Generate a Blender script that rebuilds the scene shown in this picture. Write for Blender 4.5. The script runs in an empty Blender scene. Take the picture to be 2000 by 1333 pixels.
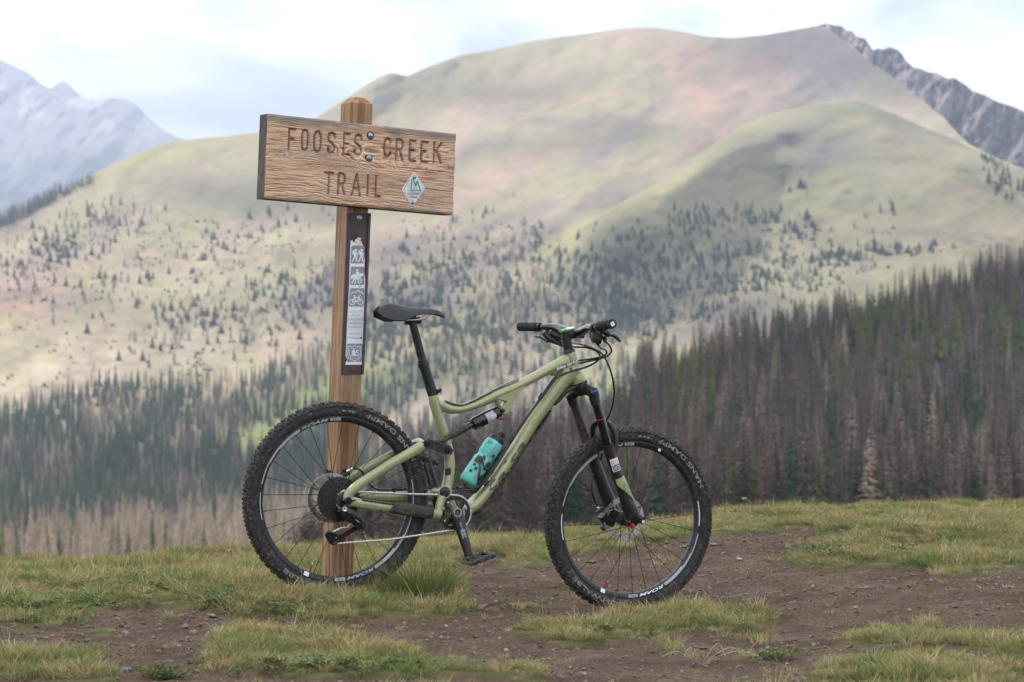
import bpy, math, random
import numpy as np
from mathutils import Vector, Matrix, Euler

random.seed(7)
RNG = np.random.default_rng(11)
rad = math.radians
SC = bpy.context.scene
COL = SC.collection

# ------------------------------------------------------------------ camera, sky, sun, exposure
F = 85.0 / 36.0 * 2000.0          # focal length in photograph pixels
H = 0.855                         # camera height
YH = 700.0                        # horizon row
cam_d = bpy.data.cameras.new("camera")
cam_d.lens = 85.0
cam_d.sensor_width = 36.0
cam_d.shift_y = (YH - 666.5) / 2000.0
cam_d.clip_start = 0.1
cam_d.clip_end = 60000.0
cam_d.dof.use_dof = True
cam_d.dof.focus_distance = 8.75
cam_d.dof.aperture_fstop = 7.0
cam = bpy.data.objects.new("camera", cam_d)
COL.objects.link(cam)
cam.location = (0, 0, H)
cam.rotation_euler = (rad(90), 0, 0)
SC.camera = cam

SUN_DIR = Vector((-0.50, 0.26, 0.83)).normalized()   # towards the sun
sun_el = math.asin(SUN_DIR.z)
sun_az = math.atan2(SUN_DIR.x, SUN_DIR.y)
sun_d = bpy.data.lights.new("sun", 'SUN')
sun_d.energy = 3.0
sun_d.angle = rad(3)
sun_d.color = (1.0, 0.96, 0.90)
sun = bpy.data.objects.new("sun", sun_d)
COL.objects.link(sun)
sun.rotation_euler = SUN_DIR.to_track_quat('Z', 'Y').to_euler()

world = bpy.data.worlds.new("World")
SC.world = world
world.use_nodes = True
wn, wl = world.node_tree.nodes, world.node_tree.links
wn.clear()
w_out = wn.new('ShaderNodeOutputWorld')
w_bg = wn.new('ShaderNodeBackground')
w_bg.inputs['Strength'].default_value = 0.10
w_sky = wn.new('ShaderNodeTexSky')
w_sky.sky_type = 'NISHITA'
w_sky.sun_disc = False
w_sky.sun_elevation = sun_el
w_sky.sun_rotation = sun_az
w_sky.altitude = 3000
w_tc = wn.new('ShaderNodeTexCoord')
w_map = wn.new('ShaderNodeMapping')
w_map.inputs['Scale'].default_value = (1.0, 1.0, 2.2)
w_n = wn.new('ShaderNodeTexNoise')
w_n.inputs['Scale'].default_value = 4.2
w_n.inputs['Detail'].default_value = 6
w_n.inputs['Roughness'].default_value = 0.52
w_n.inputs['Distortion'].default_value = 0.4
w_r = wn.new('ShaderNodeValToRGB')
w_r.color_ramp.elements[0].position = 0.30
w_r.color_ramp.elements[0].color = (0.90, 0.90, 0.90, 1)
w_r.color_ramp.elements[1].position = 0.60
w_r.color_ramp.elements[1].color = (1, 1, 1, 1)
w_n2 = wn.new('ShaderNodeTexNoise')
w_n2.inputs['Scale'].default_value = 10.0
w_n2.inputs['Detail'].default_value = 8
w_n2.inputs['Distortion'].default_value = 0.5
w_r2 = wn.new('ShaderNodeValToRGB')
w_r2.color_ramp.elements[0].position = 0.37
w_r2.color_ramp.elements[0].color = (3.7, 4.2, 5.5, 1)
w_r2.color_ramp.elements[1].position = 0.60
w_r2.color_ramp.elements[1].color = (10.9, 10.8, 10.8, 1)
w_mix = wn.new('ShaderNodeMix')
w_mix.data_type = 'RGBA'
wl.new(w_tc.outputs['Generated'], w_map.inputs['Vector'])
wl.new(w_map.outputs['Vector'], w_n.inputs['Vector'])
wl.new(w_map.outputs['Vector'], w_n2.inputs['Vector'])
wl.new(w_n.outputs['Fac'], w_r.inputs['Fac'])
wl.new(w_n2.outputs['Fac'], w_r2.inputs['Fac'])
wl.new(w_r.outputs['Color'], w_mix.inputs['Factor'])
wl.new(w_sky.outputs['Color'], w_mix.inputs['A'])
wl.new(w_r2.outputs['Color'], w_mix.inputs['B'])
wl.new(w_mix.outputs['Result'], w_bg.inputs['Color'])
wl.new(w_bg.outputs['Background'], w_out.inputs['Surface'])

SC.view_settings.view_transform = 'Standard'
SC.view_settings.look = 'None'
SC.view_settings.exposure = 1.06
SC.view_settings.gamma = 1.0
SC.view_settings.use_curve_mapping = False
SC.render.engine = 'CYCLES'
SC.cycles.use_denoising = True
SC.cycles.max_bounces = 6
SC.cycles.diffuse_bounces = 2
SC.cycles.glossy_bounces = 2
SC.cycles.transmission_bounces = 3
SC.cycles.transparent_max_bounces = 8
SC.cycles.volume_bounces = 0


# ------------------------------------------------------------------ noise in numpy
class Noise:
    def __init__(s, seed):
        r = np.random.default_rng(seed)
        s.g = r.random((256, 256))

    def n(s, x, y):
        x = np.asarray(x, float); y = np.asarray(y, float)
        xi = np.floor(x).astype(int); yi = np.floor(y).astype(int)
        fx = x - xi; fy = y - yi
        fx = fx * fx * (3 - 2 * fx); fy = fy * fy * (3 - 2 * fy)
        a = s.g[xi % 256, yi % 256]; b = s.g[(xi + 1) % 256, yi % 256]
        c = s.g[xi % 256, (yi + 1) % 256]; d = s.g[(xi + 1) % 256, (yi + 1) % 256]
        return (a * (1 - fx) + b * fx) * (1 - fy) + (c * (1 - fx) + d * fx) * fy

    def fbm(s, x, y, o=4, gain=0.5):
        t = 0.0; a = 1.0; tot = 0.0
        x = np.asarray(x, float); y = np.asarray(y, float)
        for k in range(o):
            t = t + a * s.n(x * 2 ** k + 17.3 * k, y * 2 ** k + 9.1 * k)
            tot += a; a *= gain
        return t / tot - 0.5


NZ = [Noise(i + 100) for i in range(12)]


def sstep(a, b, x):
    t = np.clip((x - a) / (b - a), 0, 1)
    return t * t * (3 - 2 * t)


# ------------------------------------------------------------------ materials
def nodes_of(name):
    m = bpy.data.materials.new(name)
    m.use_nodes = True
    nt = m.node_tree
    bs = nt.nodes['Principled BSDF']
    return m, nt, bs


def ramp(nt, src, stops):
    r = nt.nodes.new('ShaderNodeValToRGB')
    e = r.color_ramp.elements
    while len(e) < len(stops):
        e.new(0.5)
    for k, (p, c) in enumerate(stops):
        e[k].position = p
        e[k].color = (c, c, c, 1) if isinstance(c, (int, float)) else (*c, 1)
    nt.links.new(src, r.inputs['Fac'])
    return r.outputs['Color']


def noise_node(nt, scale, detail=4, rough=0.5, coord='Object', stretch=None, dist=0.0):
    tc = nt.nodes.new('ShaderNodeTexCoord')
    n = nt.nodes.new('ShaderNodeTexNoise')
    n.inputs['Scale'].default_value = scale
    n.inputs['Detail'].default_value = detail
    n.inputs['Roughness'].default_value = rough
    n.inputs['Distortion'].default_value = dist
    if stretch:
        mp = nt.nodes.new('ShaderNodeMapping')
        mp.inputs['Scale'].default_value = stretch
        nt.links.new(tc.outputs[coord], mp.inputs['Vector'])
        nt.links.new(mp.outputs['Vector'], n.inputs['Vector'])
    else:
        nt.links.new(tc.outputs[coord], n.inputs['Vector'])
    return n.outputs['Fac']


def mixc(nt, fac, a, b, mode='MIX'):
    m = nt.nodes.new('ShaderNodeMix')
    m.data_type = 'RGBA'
    m.blend_type = mode
    for key, v in (('Factor', fac), ('A', a), ('B', b)):
        if isinstance(v, bpy.types.NodeSocket):
            nt.links.new(v, m.inputs[key])
        elif key == 'Factor':
            m.inputs[key].default_value = v
        else:
            m.inputs[key].default_value = (*v, 1)
    return m.outputs['Result']


def bump(nt, bs, h, strength, dist):
    b = nt.nodes.new('ShaderNodeBump')
    b.inputs['Strength'].default_value = strength
    b.inputs['Distance'].default_value = dist
    nt.links.new(h, b.inputs['Height'])
    nt.links.new(b.outputs['Normal'], bs.inputs['Normal'])


MUD = (0.115, 0.085, 0.060)


def mat(name, base, rough=0.5, metal=0.0, var=0.15, vscale=30, mud=0.0, mscale=60, mudcol=MUD, bmp=0.0, bscale=400, coat=0.0, spec=0.5):
    """base colour with a little variation and, if mud > 0, dried splashes of mud"""
    m, nt, bs = nodes_of(name)
    f = noise_node(nt, vscale, 4)
    dark = tuple(c * (1 - var) for c in base)
    light = tuple(min(1, c * (1 + var)) for c in base)
    c = mixc(nt, ramp(nt, f, [(0.35, 0.0), (0.65, 1.0)]), dark, light)
    bs.inputs['Roughness'].default_value = rough
    bs.inputs['Metallic'].default_value = metal
    bs.inputs['Specular IOR Level'].default_value = spec
    bs.inputs['Coat Weight'].default_value = coat
    bs.inputs['Coat Roughness'].default_value = 0.15
    if mud > 0:
        f2 = noise_node(nt, mscale, 7, 0.68, dist=0.5)
        t = 0.70 - 0.26 * mud
        k = ramp(nt, f2, [(t, 0.0), (t + 0.05, 1.0)])
        f3 = noise_node(nt, 7, 3, 0.5)
        k2 = nt.nodes.new('ShaderNodeMath'); k2.operation = 'MULTIPLY'
        nt.links.new(k, k2.inputs[0]); nt.links.new(ramp(nt, f3, [(0.35, 0.15), (0.6, 1.0)]), k2.inputs[1])
        k = k2.outputs[0]
        c = mixc(nt, k, c, mudcol)
        rr = nt.nodes.new('ShaderNodeMapRange')
        nt.links.new(k, rr.inputs['Value'])
        rr.inputs['To Min'].default_value = rough
        rr.inputs['To Max'].default_value = 0.95
        nt.links.new(rr.outputs['Result'], bs.inputs['Roughness'])
        if metal > 0:
            r2 = nt.nodes.new('ShaderNodeMapRange')
            nt.links.new(k, r2.inputs['Value'])
            r2.inputs['To Min'].default_value = metal
            r2.inputs['To Max'].default_value = 0.0
            nt.links.new(r2.outputs['Result'], bs.inputs['Metallic'])
    nt.links.new(c, bs.inputs['Base Color'])
    if bmp > 0:
        bump(nt, bs, noise_node(nt, bscale, 3), bmp, 0.001)
    return m


M = {}
M['frame'] = mat('frame_paint', (0.335, 0.345, 0.175), 0.31, 0.25, 0.05, 8, mud=0.50, mscale=170, coat=0.5)
M['frame_low'] = mat('frame_paint_muddy', (0.315, 0.335, 0.165), 0.38, 0.15, 0.05, 8, mud=0.8, mscale=120, coat=0.2)
M['fork_green'] = mat('fork_decal_green', (0.27, 0.35, 0.15), 0.45)
M['carbon'] = mat('black_satin', (0.010, 0.010, 0.011), 0.34, 0.0, 0.2, 30, mud=0.25, coat=0.3)
M['black'] = mat('black_anodised', (0.009, 0.009, 0.010), 0.42, 0.0, 0.2, 40, mud=0.45, mscale=80)
M['black_mud'] = mat('black_muddy', (0.012, 0.012, 0.012), 0.5, 0.0, 0.3, 40, mud=0.85, mscale=90)
M['gloss'] = mat('black_gloss', (0.007, 0.007, 0.008), 0.18, 0.3, 0.1, 20, coat=0.5)
M['tyre'] = mat('tyre_rubber', (0.017, 0.0165, 0.017), 0.75, 0, 0.3, 25, mud=0.66, mscale=70, mudcol=(0.10, 0.083, 0.066), bmp=0.3, bscale=700)
M['tread'] = mat('tread_rubber', (0.030, 0.027, 0.025), 0.85, 0, 0.4, 60, mud=0.78, mscale=60, mudcol=(0.085, 0.070, 0.055), bmp=0.4, bscale=500)
M['tyre_text'] = mat('tyre_print', (0.26, 0.25, 0.24), 0.7, 0, 0.3, 60, mud=0.5, mscale=90)
M['rim'] = mat('rim_black', (0.012, 0.012, 0.013), 0.42, 0, 0.2, 30, mud=0.5)
M['decal_grey'] = mat('decal_grey', (0.36, 0.38, 0.40), 0.5, 0, 0.12, 40, mud=0.2)
M['decal_white'] = mat('decal_white', (0.78, 0.78, 0.78), 0.5, 0, 0.06, 40, mud=0.15)
M['decal_black'] = mat('decal_black', (0.03, 0.03, 0.025), 0.5)
M['decal_dark'] = mat('decal_olive_dark', (0.20, 0.20, 0.14), 0.5)
M['spoke'] = mat('spoke_black', (0.02, 0.02, 0.02), 0.6, 0, spec=0.2)
M['steel'] = mat('steel', (0.50, 0.49, 0.47), 0.32, 0.9, 0.2, 60, mud=0.25)
M['chain'] = mat('chain_steel', (0.50, 0.48, 0.44), 0.38, 0.85, 0.25, 150, mud=0.3, mscale=120)
M['alloy'] = mat('bright_alloy', (0.75, 0.75, 0.75), 0.25, 0.9, 0.1, 60)
M['cassette'] = mat('cassette_dark', (0.042, 0.040, 0.038), 0.38, 0.6, 0.6, 180, mud=0.4, mscale=140)
M['red'] = mat('red_anodised', (0.36, 0.02, 0.02), 0.35, 0.2)
M['blue'] = mat('blue_anodised', (0.02, 0.07, 0.28), 0.35, 0.3)
M['rubber'] = mat('grip_rubber', (0.010, 0.010, 0.010), 0.75, 0, 0.2, 60, bmp=0.5, bscale=900)
M['saddle'] = mat('saddle_vinyl', (0.017, 0.017, 0.020), 0.42, 0, 0.15, 30, mud=0.12, bmp=0.15, bscale=900)
M['green_logo'] = mat('green_logo', (0.08, 0.42, 0.08), 0.4)
M['teal'] = mat('teal_plastic', (0.12, 0.52, 0.45), 0.40, 0, 0.05, 12, mud=0.50, mscale=150)
M['teal_dark'] = mat('teal_window', (0.16, 0.36, 0.37), 0.35, 0, 0.05, 12, mud=0.3, mscale=70)
M['brown_plate'] = mat('brown_plate', (0.058, 0.038, 0.035), 0.55, 0, 0.12, 20)
M['sticker'] = mat('sticker_white', (0.72, 0.73, 0.76), 0.5, 0, 0.06, 30)
M['sticker_grey'] = mat('sticker_grey', (0.25, 0.25, 0.28), 0.5, 0, 0.12, 40)
M['sticker_text'] = mat('sticker_text', (0.38, 0.38, 0.42), 0.5)
M['marker'] = mat('marker_plate', (0.60, 0.60, 0.61), 0.45, 0.1, 0.12, 40)
M['marker_green'] = mat('marker_green', (0.02, 0.36, 0.24), 0.5)
M['rust'] = mat('rusty_bolt', (0.14, 0.055, 0.035), 0.8, 0.2, 0.5, 200)
M['galv'] = mat('galvanised', (0.32, 0.33, 0.34), 0.35, 0.9, 0.25, 150)
M['tan_chip'] = mat('torn_paper', (0.62, 0.50, 0.38), 0.8)


def wood_post():
    m, nt, bs = nodes_of('post_wood')
    g = noise_node(nt, 5.0, 6, 0.62, stretch=(9, 9, 0.28), dist=0.6)
    c = ramp(nt, g, [(0.30, (0.17, 0.088, 0.042)), (0.48, (0.34, 0.195, 0.098)), (0.62, (0.46, 0.29, 0.155)), (0.75, (0.30, 0.165, 0.082))])
    g2 = noise_node(nt, 30, 5, 0.6, stretch=(6, 6, 0.12))
    c = mixc(nt, ramp(nt, g2, [(0.40, 0.65), (0.55, 0.0)]), c, (0.13, 0.075, 0.042))
    w = noise_node(nt, 3.0, 5, 0.6)
    c = mixc(nt, ramp(nt, w, [(0.50, 0.0), (0.68, 0.6)]), c, (0.30, 0.27, 0.23))
    sp = noise_node(nt, 90, 3, 0.6)
    c = mixc(nt, ramp(nt, sp, [(0.68, 0.0), (0.74, 0.7)]), c, (0.50, 0.46, 0.40))
    nt.links.new(c, bs.inputs['Base Color'])
    bs.inputs['Roughness'].default_value = 0.8
    bs.inputs['Specular IOR Level'].default_value = 0.25
    bump(nt, bs, g2, 0.5, 0.002)
    return m


def wood_board():
    m, nt, bs = nodes_of('board_wood')
    at = nt.nodes.new('ShaderNodeAttribute'); at.attribute_name = 'grain'
    c = ramp(nt, at.outputs['Fac'], [(0.0, (0.13, 0.062, 0.036)), (0.24, (0.43, 0.24, 0.135)), (0.52, (0.67, 0.45, 0.29)), (1.0, (0.82, 0.66, 0.50))])
    w = noise_node(nt, 5.0, 5, 0.6, stretch=(1, 1, 2.5))
    c = mixc(nt, ramp(nt, w, [(0.48, 0.0), (0.68, 0.5)]), c, (0.42, 0.36, 0.31))
    a2 = nt.nodes.new('ShaderNodeAttribute'); a2.attribute_name = 'wear_and_shade'
    c = mixc(nt, a2.outputs['Fac'], c, (0.21, 0.185, 0.165))
    f = noise_node(nt, 160, 4, 0.6, stretch=(0.06, 1, 1.4))
    c = mixc(nt, ramp(nt, f, [(0.55, 0.0), (0.72, 0.55)]), c, (0.20, 0.12, 0.08))
    nt.links.new(c, bs.inputs['Base Color'])
    bs.inputs['Roughness'].default_value = 0.82
    bs.inputs['Specular IOR Level'].default_value = 0.25
    bump(nt, bs, f, 0.35, 0.0015)
    return m


def wood_end():
    m, nt, bs = nodes_of('board_end_wood')
    f = noise_node(nt, 40, 6, 0.65, stretch=(1, 1, 0.35), dist=1.0)
    c = ramp(nt, f, [(0.35, (0.045, 0.037, 0.032)), (0.6, (0.13, 0.105, 0.085)), (0.75, (0.20, 0.16, 0.125))])
    nt.links.new(c, bs.inputs['Base Color'])
    bs.inputs['Roughness'].default_value = 0.9
    bump(nt, bs, f, 0.7, 0.003)
    return m


M['post'] = wood_post()
M['board'] = wood_board()
M['board_end'] = wood_end()


def attr_col_mat(name, rough=0.95, fine=0.0, fscale=1.0, dark=(0.5, 0.5, 0.5), bmp=0.0, bdist=1.0, bscale=0.2):
    """colour stored on the vertices (what grows or lies there), broken up by noise"""
    m, nt, bs = nodes_of(name)
    at = nt.nodes.new('ShaderNodeAttribute'); at.attribute_name = 'tint'
    c = at.outputs['Color']
    if fine > 0:
        f = noise_node(nt, fscale, 6, 0.62)
        k = ramp(nt, f, [(0.35, 0.0), (0.65, fine)])
        c = mixc(nt, k, c, dark, 'MULTIPLY')
    nt.links.new(c, bs.inputs['Base Color'])
    bs.inputs['Roughness'].default_value = rough
    bs.inputs['Specular IOR Level'].default_value = 0.1
    if bmp > 0:
        bump(nt, bs, noise_node(nt, bscale, 8, 0.6), bmp, bdist)
    return m


def leaf_mat(name, stops, trans=0.25, rough=0.7, patch=False):
    m, nt, bs = nodes_of(name)
    oi = nt.nodes.new('ShaderNodeObjectInfo')
    c = ramp(nt, oi.outputs['Random'], stops)
    at = nt.nodes.new('ShaderNodeAttribute'); at.attribute_name = 'shade'
    if patch:
        ge = nt.nodes.new('ShaderNodeNewGeometry')
        pn = nt.nodes.new('ShaderNodeTexNoise'); pn.inputs['Scale'].default_value = 2.6; pn.inputs['Detail'].default_value = 4
        nt.links.new(ge.outputs['Position'], pn.inputs['Vector'])
        c = mixc(nt, ramp(nt, pn.outputs['Fac'], [(0.36, 0.85), (0.50, 0.0)]), c, (0.62, 0.88, 0.62), 'MULTIPLY')
        c = mixc(nt, ramp(nt, pn.outputs['Fac'], [(0.55, 0.0), (0.72, 0.6)]), c, (1.30, 1.10, 1.15), 'MULTIPLY')
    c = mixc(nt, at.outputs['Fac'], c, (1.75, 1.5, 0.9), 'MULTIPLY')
    nt.links.new(c, bs.inputs['Base Color'])
    bs.inputs['Roughness'].default_value = rough
    bs.inputs['Specular IOR Level'].default_value = 0.2
    if trans > 0:
        tr = nt.nodes.new('ShaderNodeBsdfTranslucent')
        nt.links.new(c, tr.inputs['Color'])
        mx = nt.nodes.new('ShaderNodeMixShader'); mx.inputs['Fac'].default_value = trans
        nt.links.new(bs.outputs['BSDF'], mx.inputs[1]); nt.links.new(tr.outputs['BSDF'], mx.inputs[2])
        nt.links.new(mx.outputs['Shader'], nt.nodes['Material Output'].inputs['Surface'])
    return m


M['grass'] = leaf_mat('grass_blades', [(0.0, (0.15, 0.175, 0.075)), (0.40, (0.225, 0.235, 0.105)), (0.68, (0.32, 0.295, 0.145)), (0.87, (0.41, 0.35, 0.20)), (1.0, (0.52, 0.43, 0.28))], 0.3, patch=True)
M['grass_dark'] = leaf_mat('tussock_blades', [(0.0, (0.10, 0.135, 0.045)), (1.0, (0.17, 0.19, 0.065))], 0.3)
M['stalk'] = leaf_mat('dry_seed_stalks', [(0.0, (0.22, 0.12, 0.06)), (0.5, (0.38, 0.28, 0.15)), (1.0, (0.52, 0.43, 0.28))], 0.2)
M['herb'] = leaf_mat('herb_leaves', [(0.0, (0.11, 0.155, 0.065)), (1.0, (0.19, 0.235, 0.105))], 0.2, 0.5)
M['spruce'] = leaf_mat('spruce_needles', [(0.0, (0.022, 0.050, 0.026)), (0.5, (0.030, 0.062, 0.030)), (1.0, (0.045, 0.075, 0.028))], 0.0)
M['spruce_olive'] = leaf_mat('olive_spruce_needles', [(0.0, (0.060, 0.085, 0.022)), (0.6, (0.085, 0.105, 0.028)), (1.0, (0.13, 0.125, 0.035))], 0.0)
M['dead'] = leaf_mat('dead_twigs', [(0.0, (0.075, 0.060, 0.062)), (0.45, (0.120, 0.096, 0.096)), (0.8, (0.175, 0.135, 0.122)), (1.0, (0.26, 0.225, 0.21))], 0.0)
M['dead_pale'] = leaf_mat('pale_dead_twigs', [(0.0, (0.26, 0.21, 0.18)), (0.6, (0.37, 0.30, 0.255)), (1.0, (0.48, 0.40, 0.34))], 0.0)
M['bark'] = mat('bark', (0.06, 0.048, 0.044), 0.95, 0, 0.3, 2)
M['bark_pale'] = mat('bark_pale', (0.21, 0.18, 0.165), 0.95, 0, 0.3, 2)
M['petal'] = mat('white_petals', (0.78, 0.77, 0.74), 0.7)
M['petal_yellow'] = mat('yellow_petals', (0.75, 0.42, 0.03), 0.7)
M['stem'] = mat('flower_stem', (0.16, 0.20, 0.08), 0.8)


# ------------------------------------------------------------------ mesh builder
class MB:
    def __init__(s):
        s.v = []; s.f = []; s.mi = []; s.cur = 0

    def add(s, verts, faces):
        o = len(s.v)
        s.v.extend([tuple(p) for p in verts])
        s.f.extend([tuple(i + o for i in fc) for fc in faces])
        s.mi.extend([s.cur] * len(faces))

    def tube(s, pts, r, ry=None, n=12, sub=1, lat=(0, 1, 0), cap=True, power=2.0, closed=False):
        P = [Vector(p) for p in pts]
        m = len(P)
        R = list(r) if isinstance(r, (list, tuple)) else [r] * m
        RY = R if ry is None else (list(ry) if isinstance(ry, (list, tuple)) else [ry] * m)
        if sub > 1:
            Q = []; R2 = []; RY2 = []
            rng = m if closed else m - 1
            for i in range(rng):
                if closed:
                    p0, p1, p2, p3 = P[i - 1], P[i], P[(i + 1) % m], P[(i + 2) % m]
                else:
                    p1, p2 = P[i], P[i + 1]
                    p0 = P[i - 1] if i > 0 else p1 * 2 - p2
                    p3 = P[i + 2] if i + 2 < m else p2 * 2 - p1
                for k in range(sub):
                    t = k / sub
                    Q.append(0.5 * ((2 * p1) + (p2 - p0) * t + (2 * p0 - 5 * p1 + 4 * p2 - p3) * t * t + (3 * p1 - p0 - 3 * p2 + p3) * t ** 3))
                    ts = t * t * (3 - 2 * t)
                    R2.append(R[i] * (1 - ts) + R[(i + 1) % m] * ts)
                    RY2.append(RY[i] * (1 - ts) + RY[(i + 1) % m] * ts)
            if not closed:
                Q.append(P[-1]); R2.append(R[-1]); RY2.append(RY[-1])
            P, R, RY = Q, R2, RY2
            m = len(P)
        lat = Vector(lat)
        V = []
        a = None
        for i in range(m):
            if closed:
                t = (P[(i + 1) % m] - P[i - 1])
            else:
                t = (P[min(i + 1, m - 1)] - P[max(i - 1, 0)])
            t = t.normalized() if t.length > 1e-9 else Vector((1, 0, 0))
            ref = lat if abs(t.dot(lat)) < 0.92 or a is None else a
            if abs(t.dot(ref)) > 0.98:
                ref = Vector((0, 0, 1)) if abs(t.z) < 0.9 else Vector((1, 0, 0))
            a = (ref - t * t.dot(ref)).normalized()
            b = t.cross(a)
            for k in range(n):
                th = 2 * math.pi * k / n
                c, sn = math.cos(th), math.sin(th)
                if power != 2.0:
                    c = math.copysign(abs(c) ** (2 / power), c)
                    sn = math.copysign(abs(sn) ** (2 / power), sn)
                V.append(P[i] + a * (RY[i] * c) + b * (R[i] * sn))
        Fc = []
        for i in range(m if closed else m - 1):
            j = (i + 1) % m
            for k in range(n):
                k2 = (k + 1) % n
                Fc.append((i * n + k, i * n + k2, j * n + k2, j * n + k))
        if cap and not closed:
            Fc.append(tuple(range(n - 1, -1, -1)))
            Fc.append(tuple((m - 1) * n + k for k in range(n)))
        s.add(V, Fc)

    def lathe(s, prof, origin=(0, 0, 0), axis=(0, 1, 0), n=32, a0=0.0, a1=2 * math.pi, closed_prof=False):
        """prof: list of (radius, height along the axis)"""
        ax = Vector(axis).normalized(); o = Vector(origin)
        u = Vector((1, 0, 0)) if abs(ax.x) < 0.9 else Vector((0, 0, 1))
        u = (u - ax * u.dot(ax)).normalized(); w = ax.cross(u)
        full = abs(a1 - a0 - 2 * math.pi) < 1e-6
        steps = n if full else n + 1
        V = []; Fc = []
        L = len(prof)
        for k in range(steps):
            th = a0 + (a1 - a0) * k / n
            d = u * math.cos(th) + w * math.sin(th)
            for (r, h) in prof:
                V.append(o + d * r + ax * h)
        for k in range(n):
            k2 = (k + 1) % steps
            for j in range(L if closed_prof else L - 1):
                j2 = (j + 1) % L
                Fc.append((k * L + j, k * L + j2, k2 * L + j2, k2 * L + j))
        s.add(V, Fc)

    def box(s, c, size, R=None):
        c = Vector(c); sx, sy, sz = [q / 2 for q in size]
        V = []
        for x in (-sx, sx):
            for y in (-sy, sy):
                for z in (-sz, sz):
                    p = Vector((x, y, z))
                    V.append(c + (R @ p if R else p))
        s.add(V, [(0, 1, 3, 2), (4, 6, 7, 5), (0, 4, 5, 1), (2, 3, 7, 6), (0, 2, 6, 4), (1, 5, 7, 3)])

    def prism(s, poly, y0, y1, bev=0.0):
        """poly: points (x, z) in the bike plane; extruded from y0 to y1 with a bevelled rim"""
        n = len(poly)
        cx = sum(p[0] for p in poly) / n; cz = sum(p[1] for p in poly) / n
        def ring(y, ins):
            out = []
            for (x, z) in poly:
                d = math.hypot(x - cx, z - cz) or 1
                k = max(0.0, 1 - ins / d)
                out.append((cx + (x - cx) * k, y, cz + (z - cz) * k))
            return out
        rings = [ring(y0, bev), ring(y0 + bev, 0), ring(y1 - bev, 0), ring(y1, bev)] if bev > 0 else [ring(y0, 0), ring(y1, 0)]
        V = [p for r_ in rings for p in r_]
        Fc = []
        for i in range(len(rings) - 1):
            for k in range(n):
                k2 = (k + 1) % n
                Fc.append((i * n + k, i * n + k2, (i + 1) * n + k2, (i + 1) * n + k))
        Fc.append(tuple(range(n - 1, -1, -1)))
        Fc.append(tuple((len(rings) - 1) * n + k for k in range(n)))
        s.add(V, Fc)

    def ball(s, c, r, n=10, squash=(1, 1, 1), R=None):
        c = Vector(c); V = []; Fc = []
        m = n // 2 + 1
        for i in range(m + 1):
            ph = math.pi * i / m
            for k in range(n):
                th = 2 * math.pi * k / n
                p = Vector((r * squash[0] * math.sin(ph) * math.cos(th), r * squash[1] * math.sin(ph) * math.sin(th), r * squash[2] * math.cos(ph)))
                V.append(c + (R @ p if R else p))
        for i in range(m):
            for k in range(n):
                k2 = (k + 1) % n
                Fc.append((i * n + k, (i + 1) * n + k, (i + 1) * n + k2, i * n + k2))
        s.add(V, Fc)

    def mesh(s, name, mats, smooth=35):
        me = bpy.data.meshes.new(name)
        me.from_pydata(s.v, [], s.f)
        ms = mats if isinstance(mats, (list, tuple)) else [mats]
        for m in ms:
            me.materials.append(m)
        if len(ms) > 1:
            me.polygons.foreach_set('material_index', s.mi)
        me.update()
        if smooth:
            me.polygons.foreach_set('use_smooth', [True] * len(me.polygons))
            me.set_sharp_from_angle(angle=rad(smooth))
        return me


def link(name, data, parent=None, label=None, cat=None, group=None, kind=None):
    o = bpy.data.objects.new(name, data)
    COL.objects.link(o)
    if parent is not None:
        o.parent = parent
    if label: o['label'] = label
    if cat: o['category'] = cat
    if group: o['group'] = group
    if kind: o['kind'] = kind
    return o


def part(name, mb, m, parent, smooth=35, label=None, kind=None):
    return link(name, mb.mesh(name, m, smooth), parent, label=label, kind=kind)


def grid_mesh(name, P, m, tint=None, attrs=None, smooth=True):
    """P: (rows, cols, 3) array"""
    R, C = P.shape[:2]
    me = bpy.data.meshes.new(name)
    idx = np.arange(R * C).reshape(R, C)
    q = np.stack([idx[:-1, :-1], idx[:-1, 1:], idx[1:, 1:], idx[1:, :-1]], -1).reshape(-1, 4)
    me.vertices.add(R * C); me.vertices.foreach_set('co', P.reshape(-1).astype(np.float32))
    me.loops.add(q.size); me.loops.foreach_set('vertex_index', q.reshape(-1).astype(np.int32))
    me.polygons.add(len(q))
    me.polygons.foreach_set('loop_start', np.arange(0, q.size, 4, dtype=np.int32))
    me.polygons.foreach_set('loop_total', np.full(len(q), 4, dtype=np.int32))
    me.update(calc_edges=True)
    if smooth:
        me.polygons.foreach_set('use_smooth', np.ones(len(q), dtype=bool))
    if tint is not None:
        a = me.attributes.new('tint', 'FLOAT_COLOR', 'POINT')
        c = np.concatenate([tint.reshape(-1, 3), np.ones((R * C, 1))], 1)
        a.data.foreach_set('color', c.reshape(-1).astype(np.float32))
    for k, v in (attrs or {}).items():
        a = me.attributes.new(k, 'FLOAT', 'POINT')
        a.data.foreach_set('value', v.reshape(-1).astype(np.float32))
    me.materials.append(m)
    return me


def PX(px, py, D):
    """the place at distance D that the photograph shows at (px, py)"""
    return Vector(((px - 1000.0) / F * D, D, H - (py - YH) / F * D))


class Frame:
    """a local frame: measured photograph points land on the plane y = off of it"""
    def __init__(s, origin, R):
        s.o = Vector(origin); s.R = R; s.Ri = R.inverted()

    def at(s, px, py, off=0.0):
        d = Vector(((px - 1000.0) / F, 1.0, -(py - YH) / F))
        c = s.Ri @ (Vector((0, 0, H)) - s.o)
        dl = s.Ri @ d
        t = (off - c.y) / dl.y
        return c + dl * t

    def empty(s, name, **kw):
        e = link(name, None, **kw)
        e.matrix_world = Matrix.Translation(s.o) @ s.R.to_4x4()
        e.empty_display_size = 0.2
        return e


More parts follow.
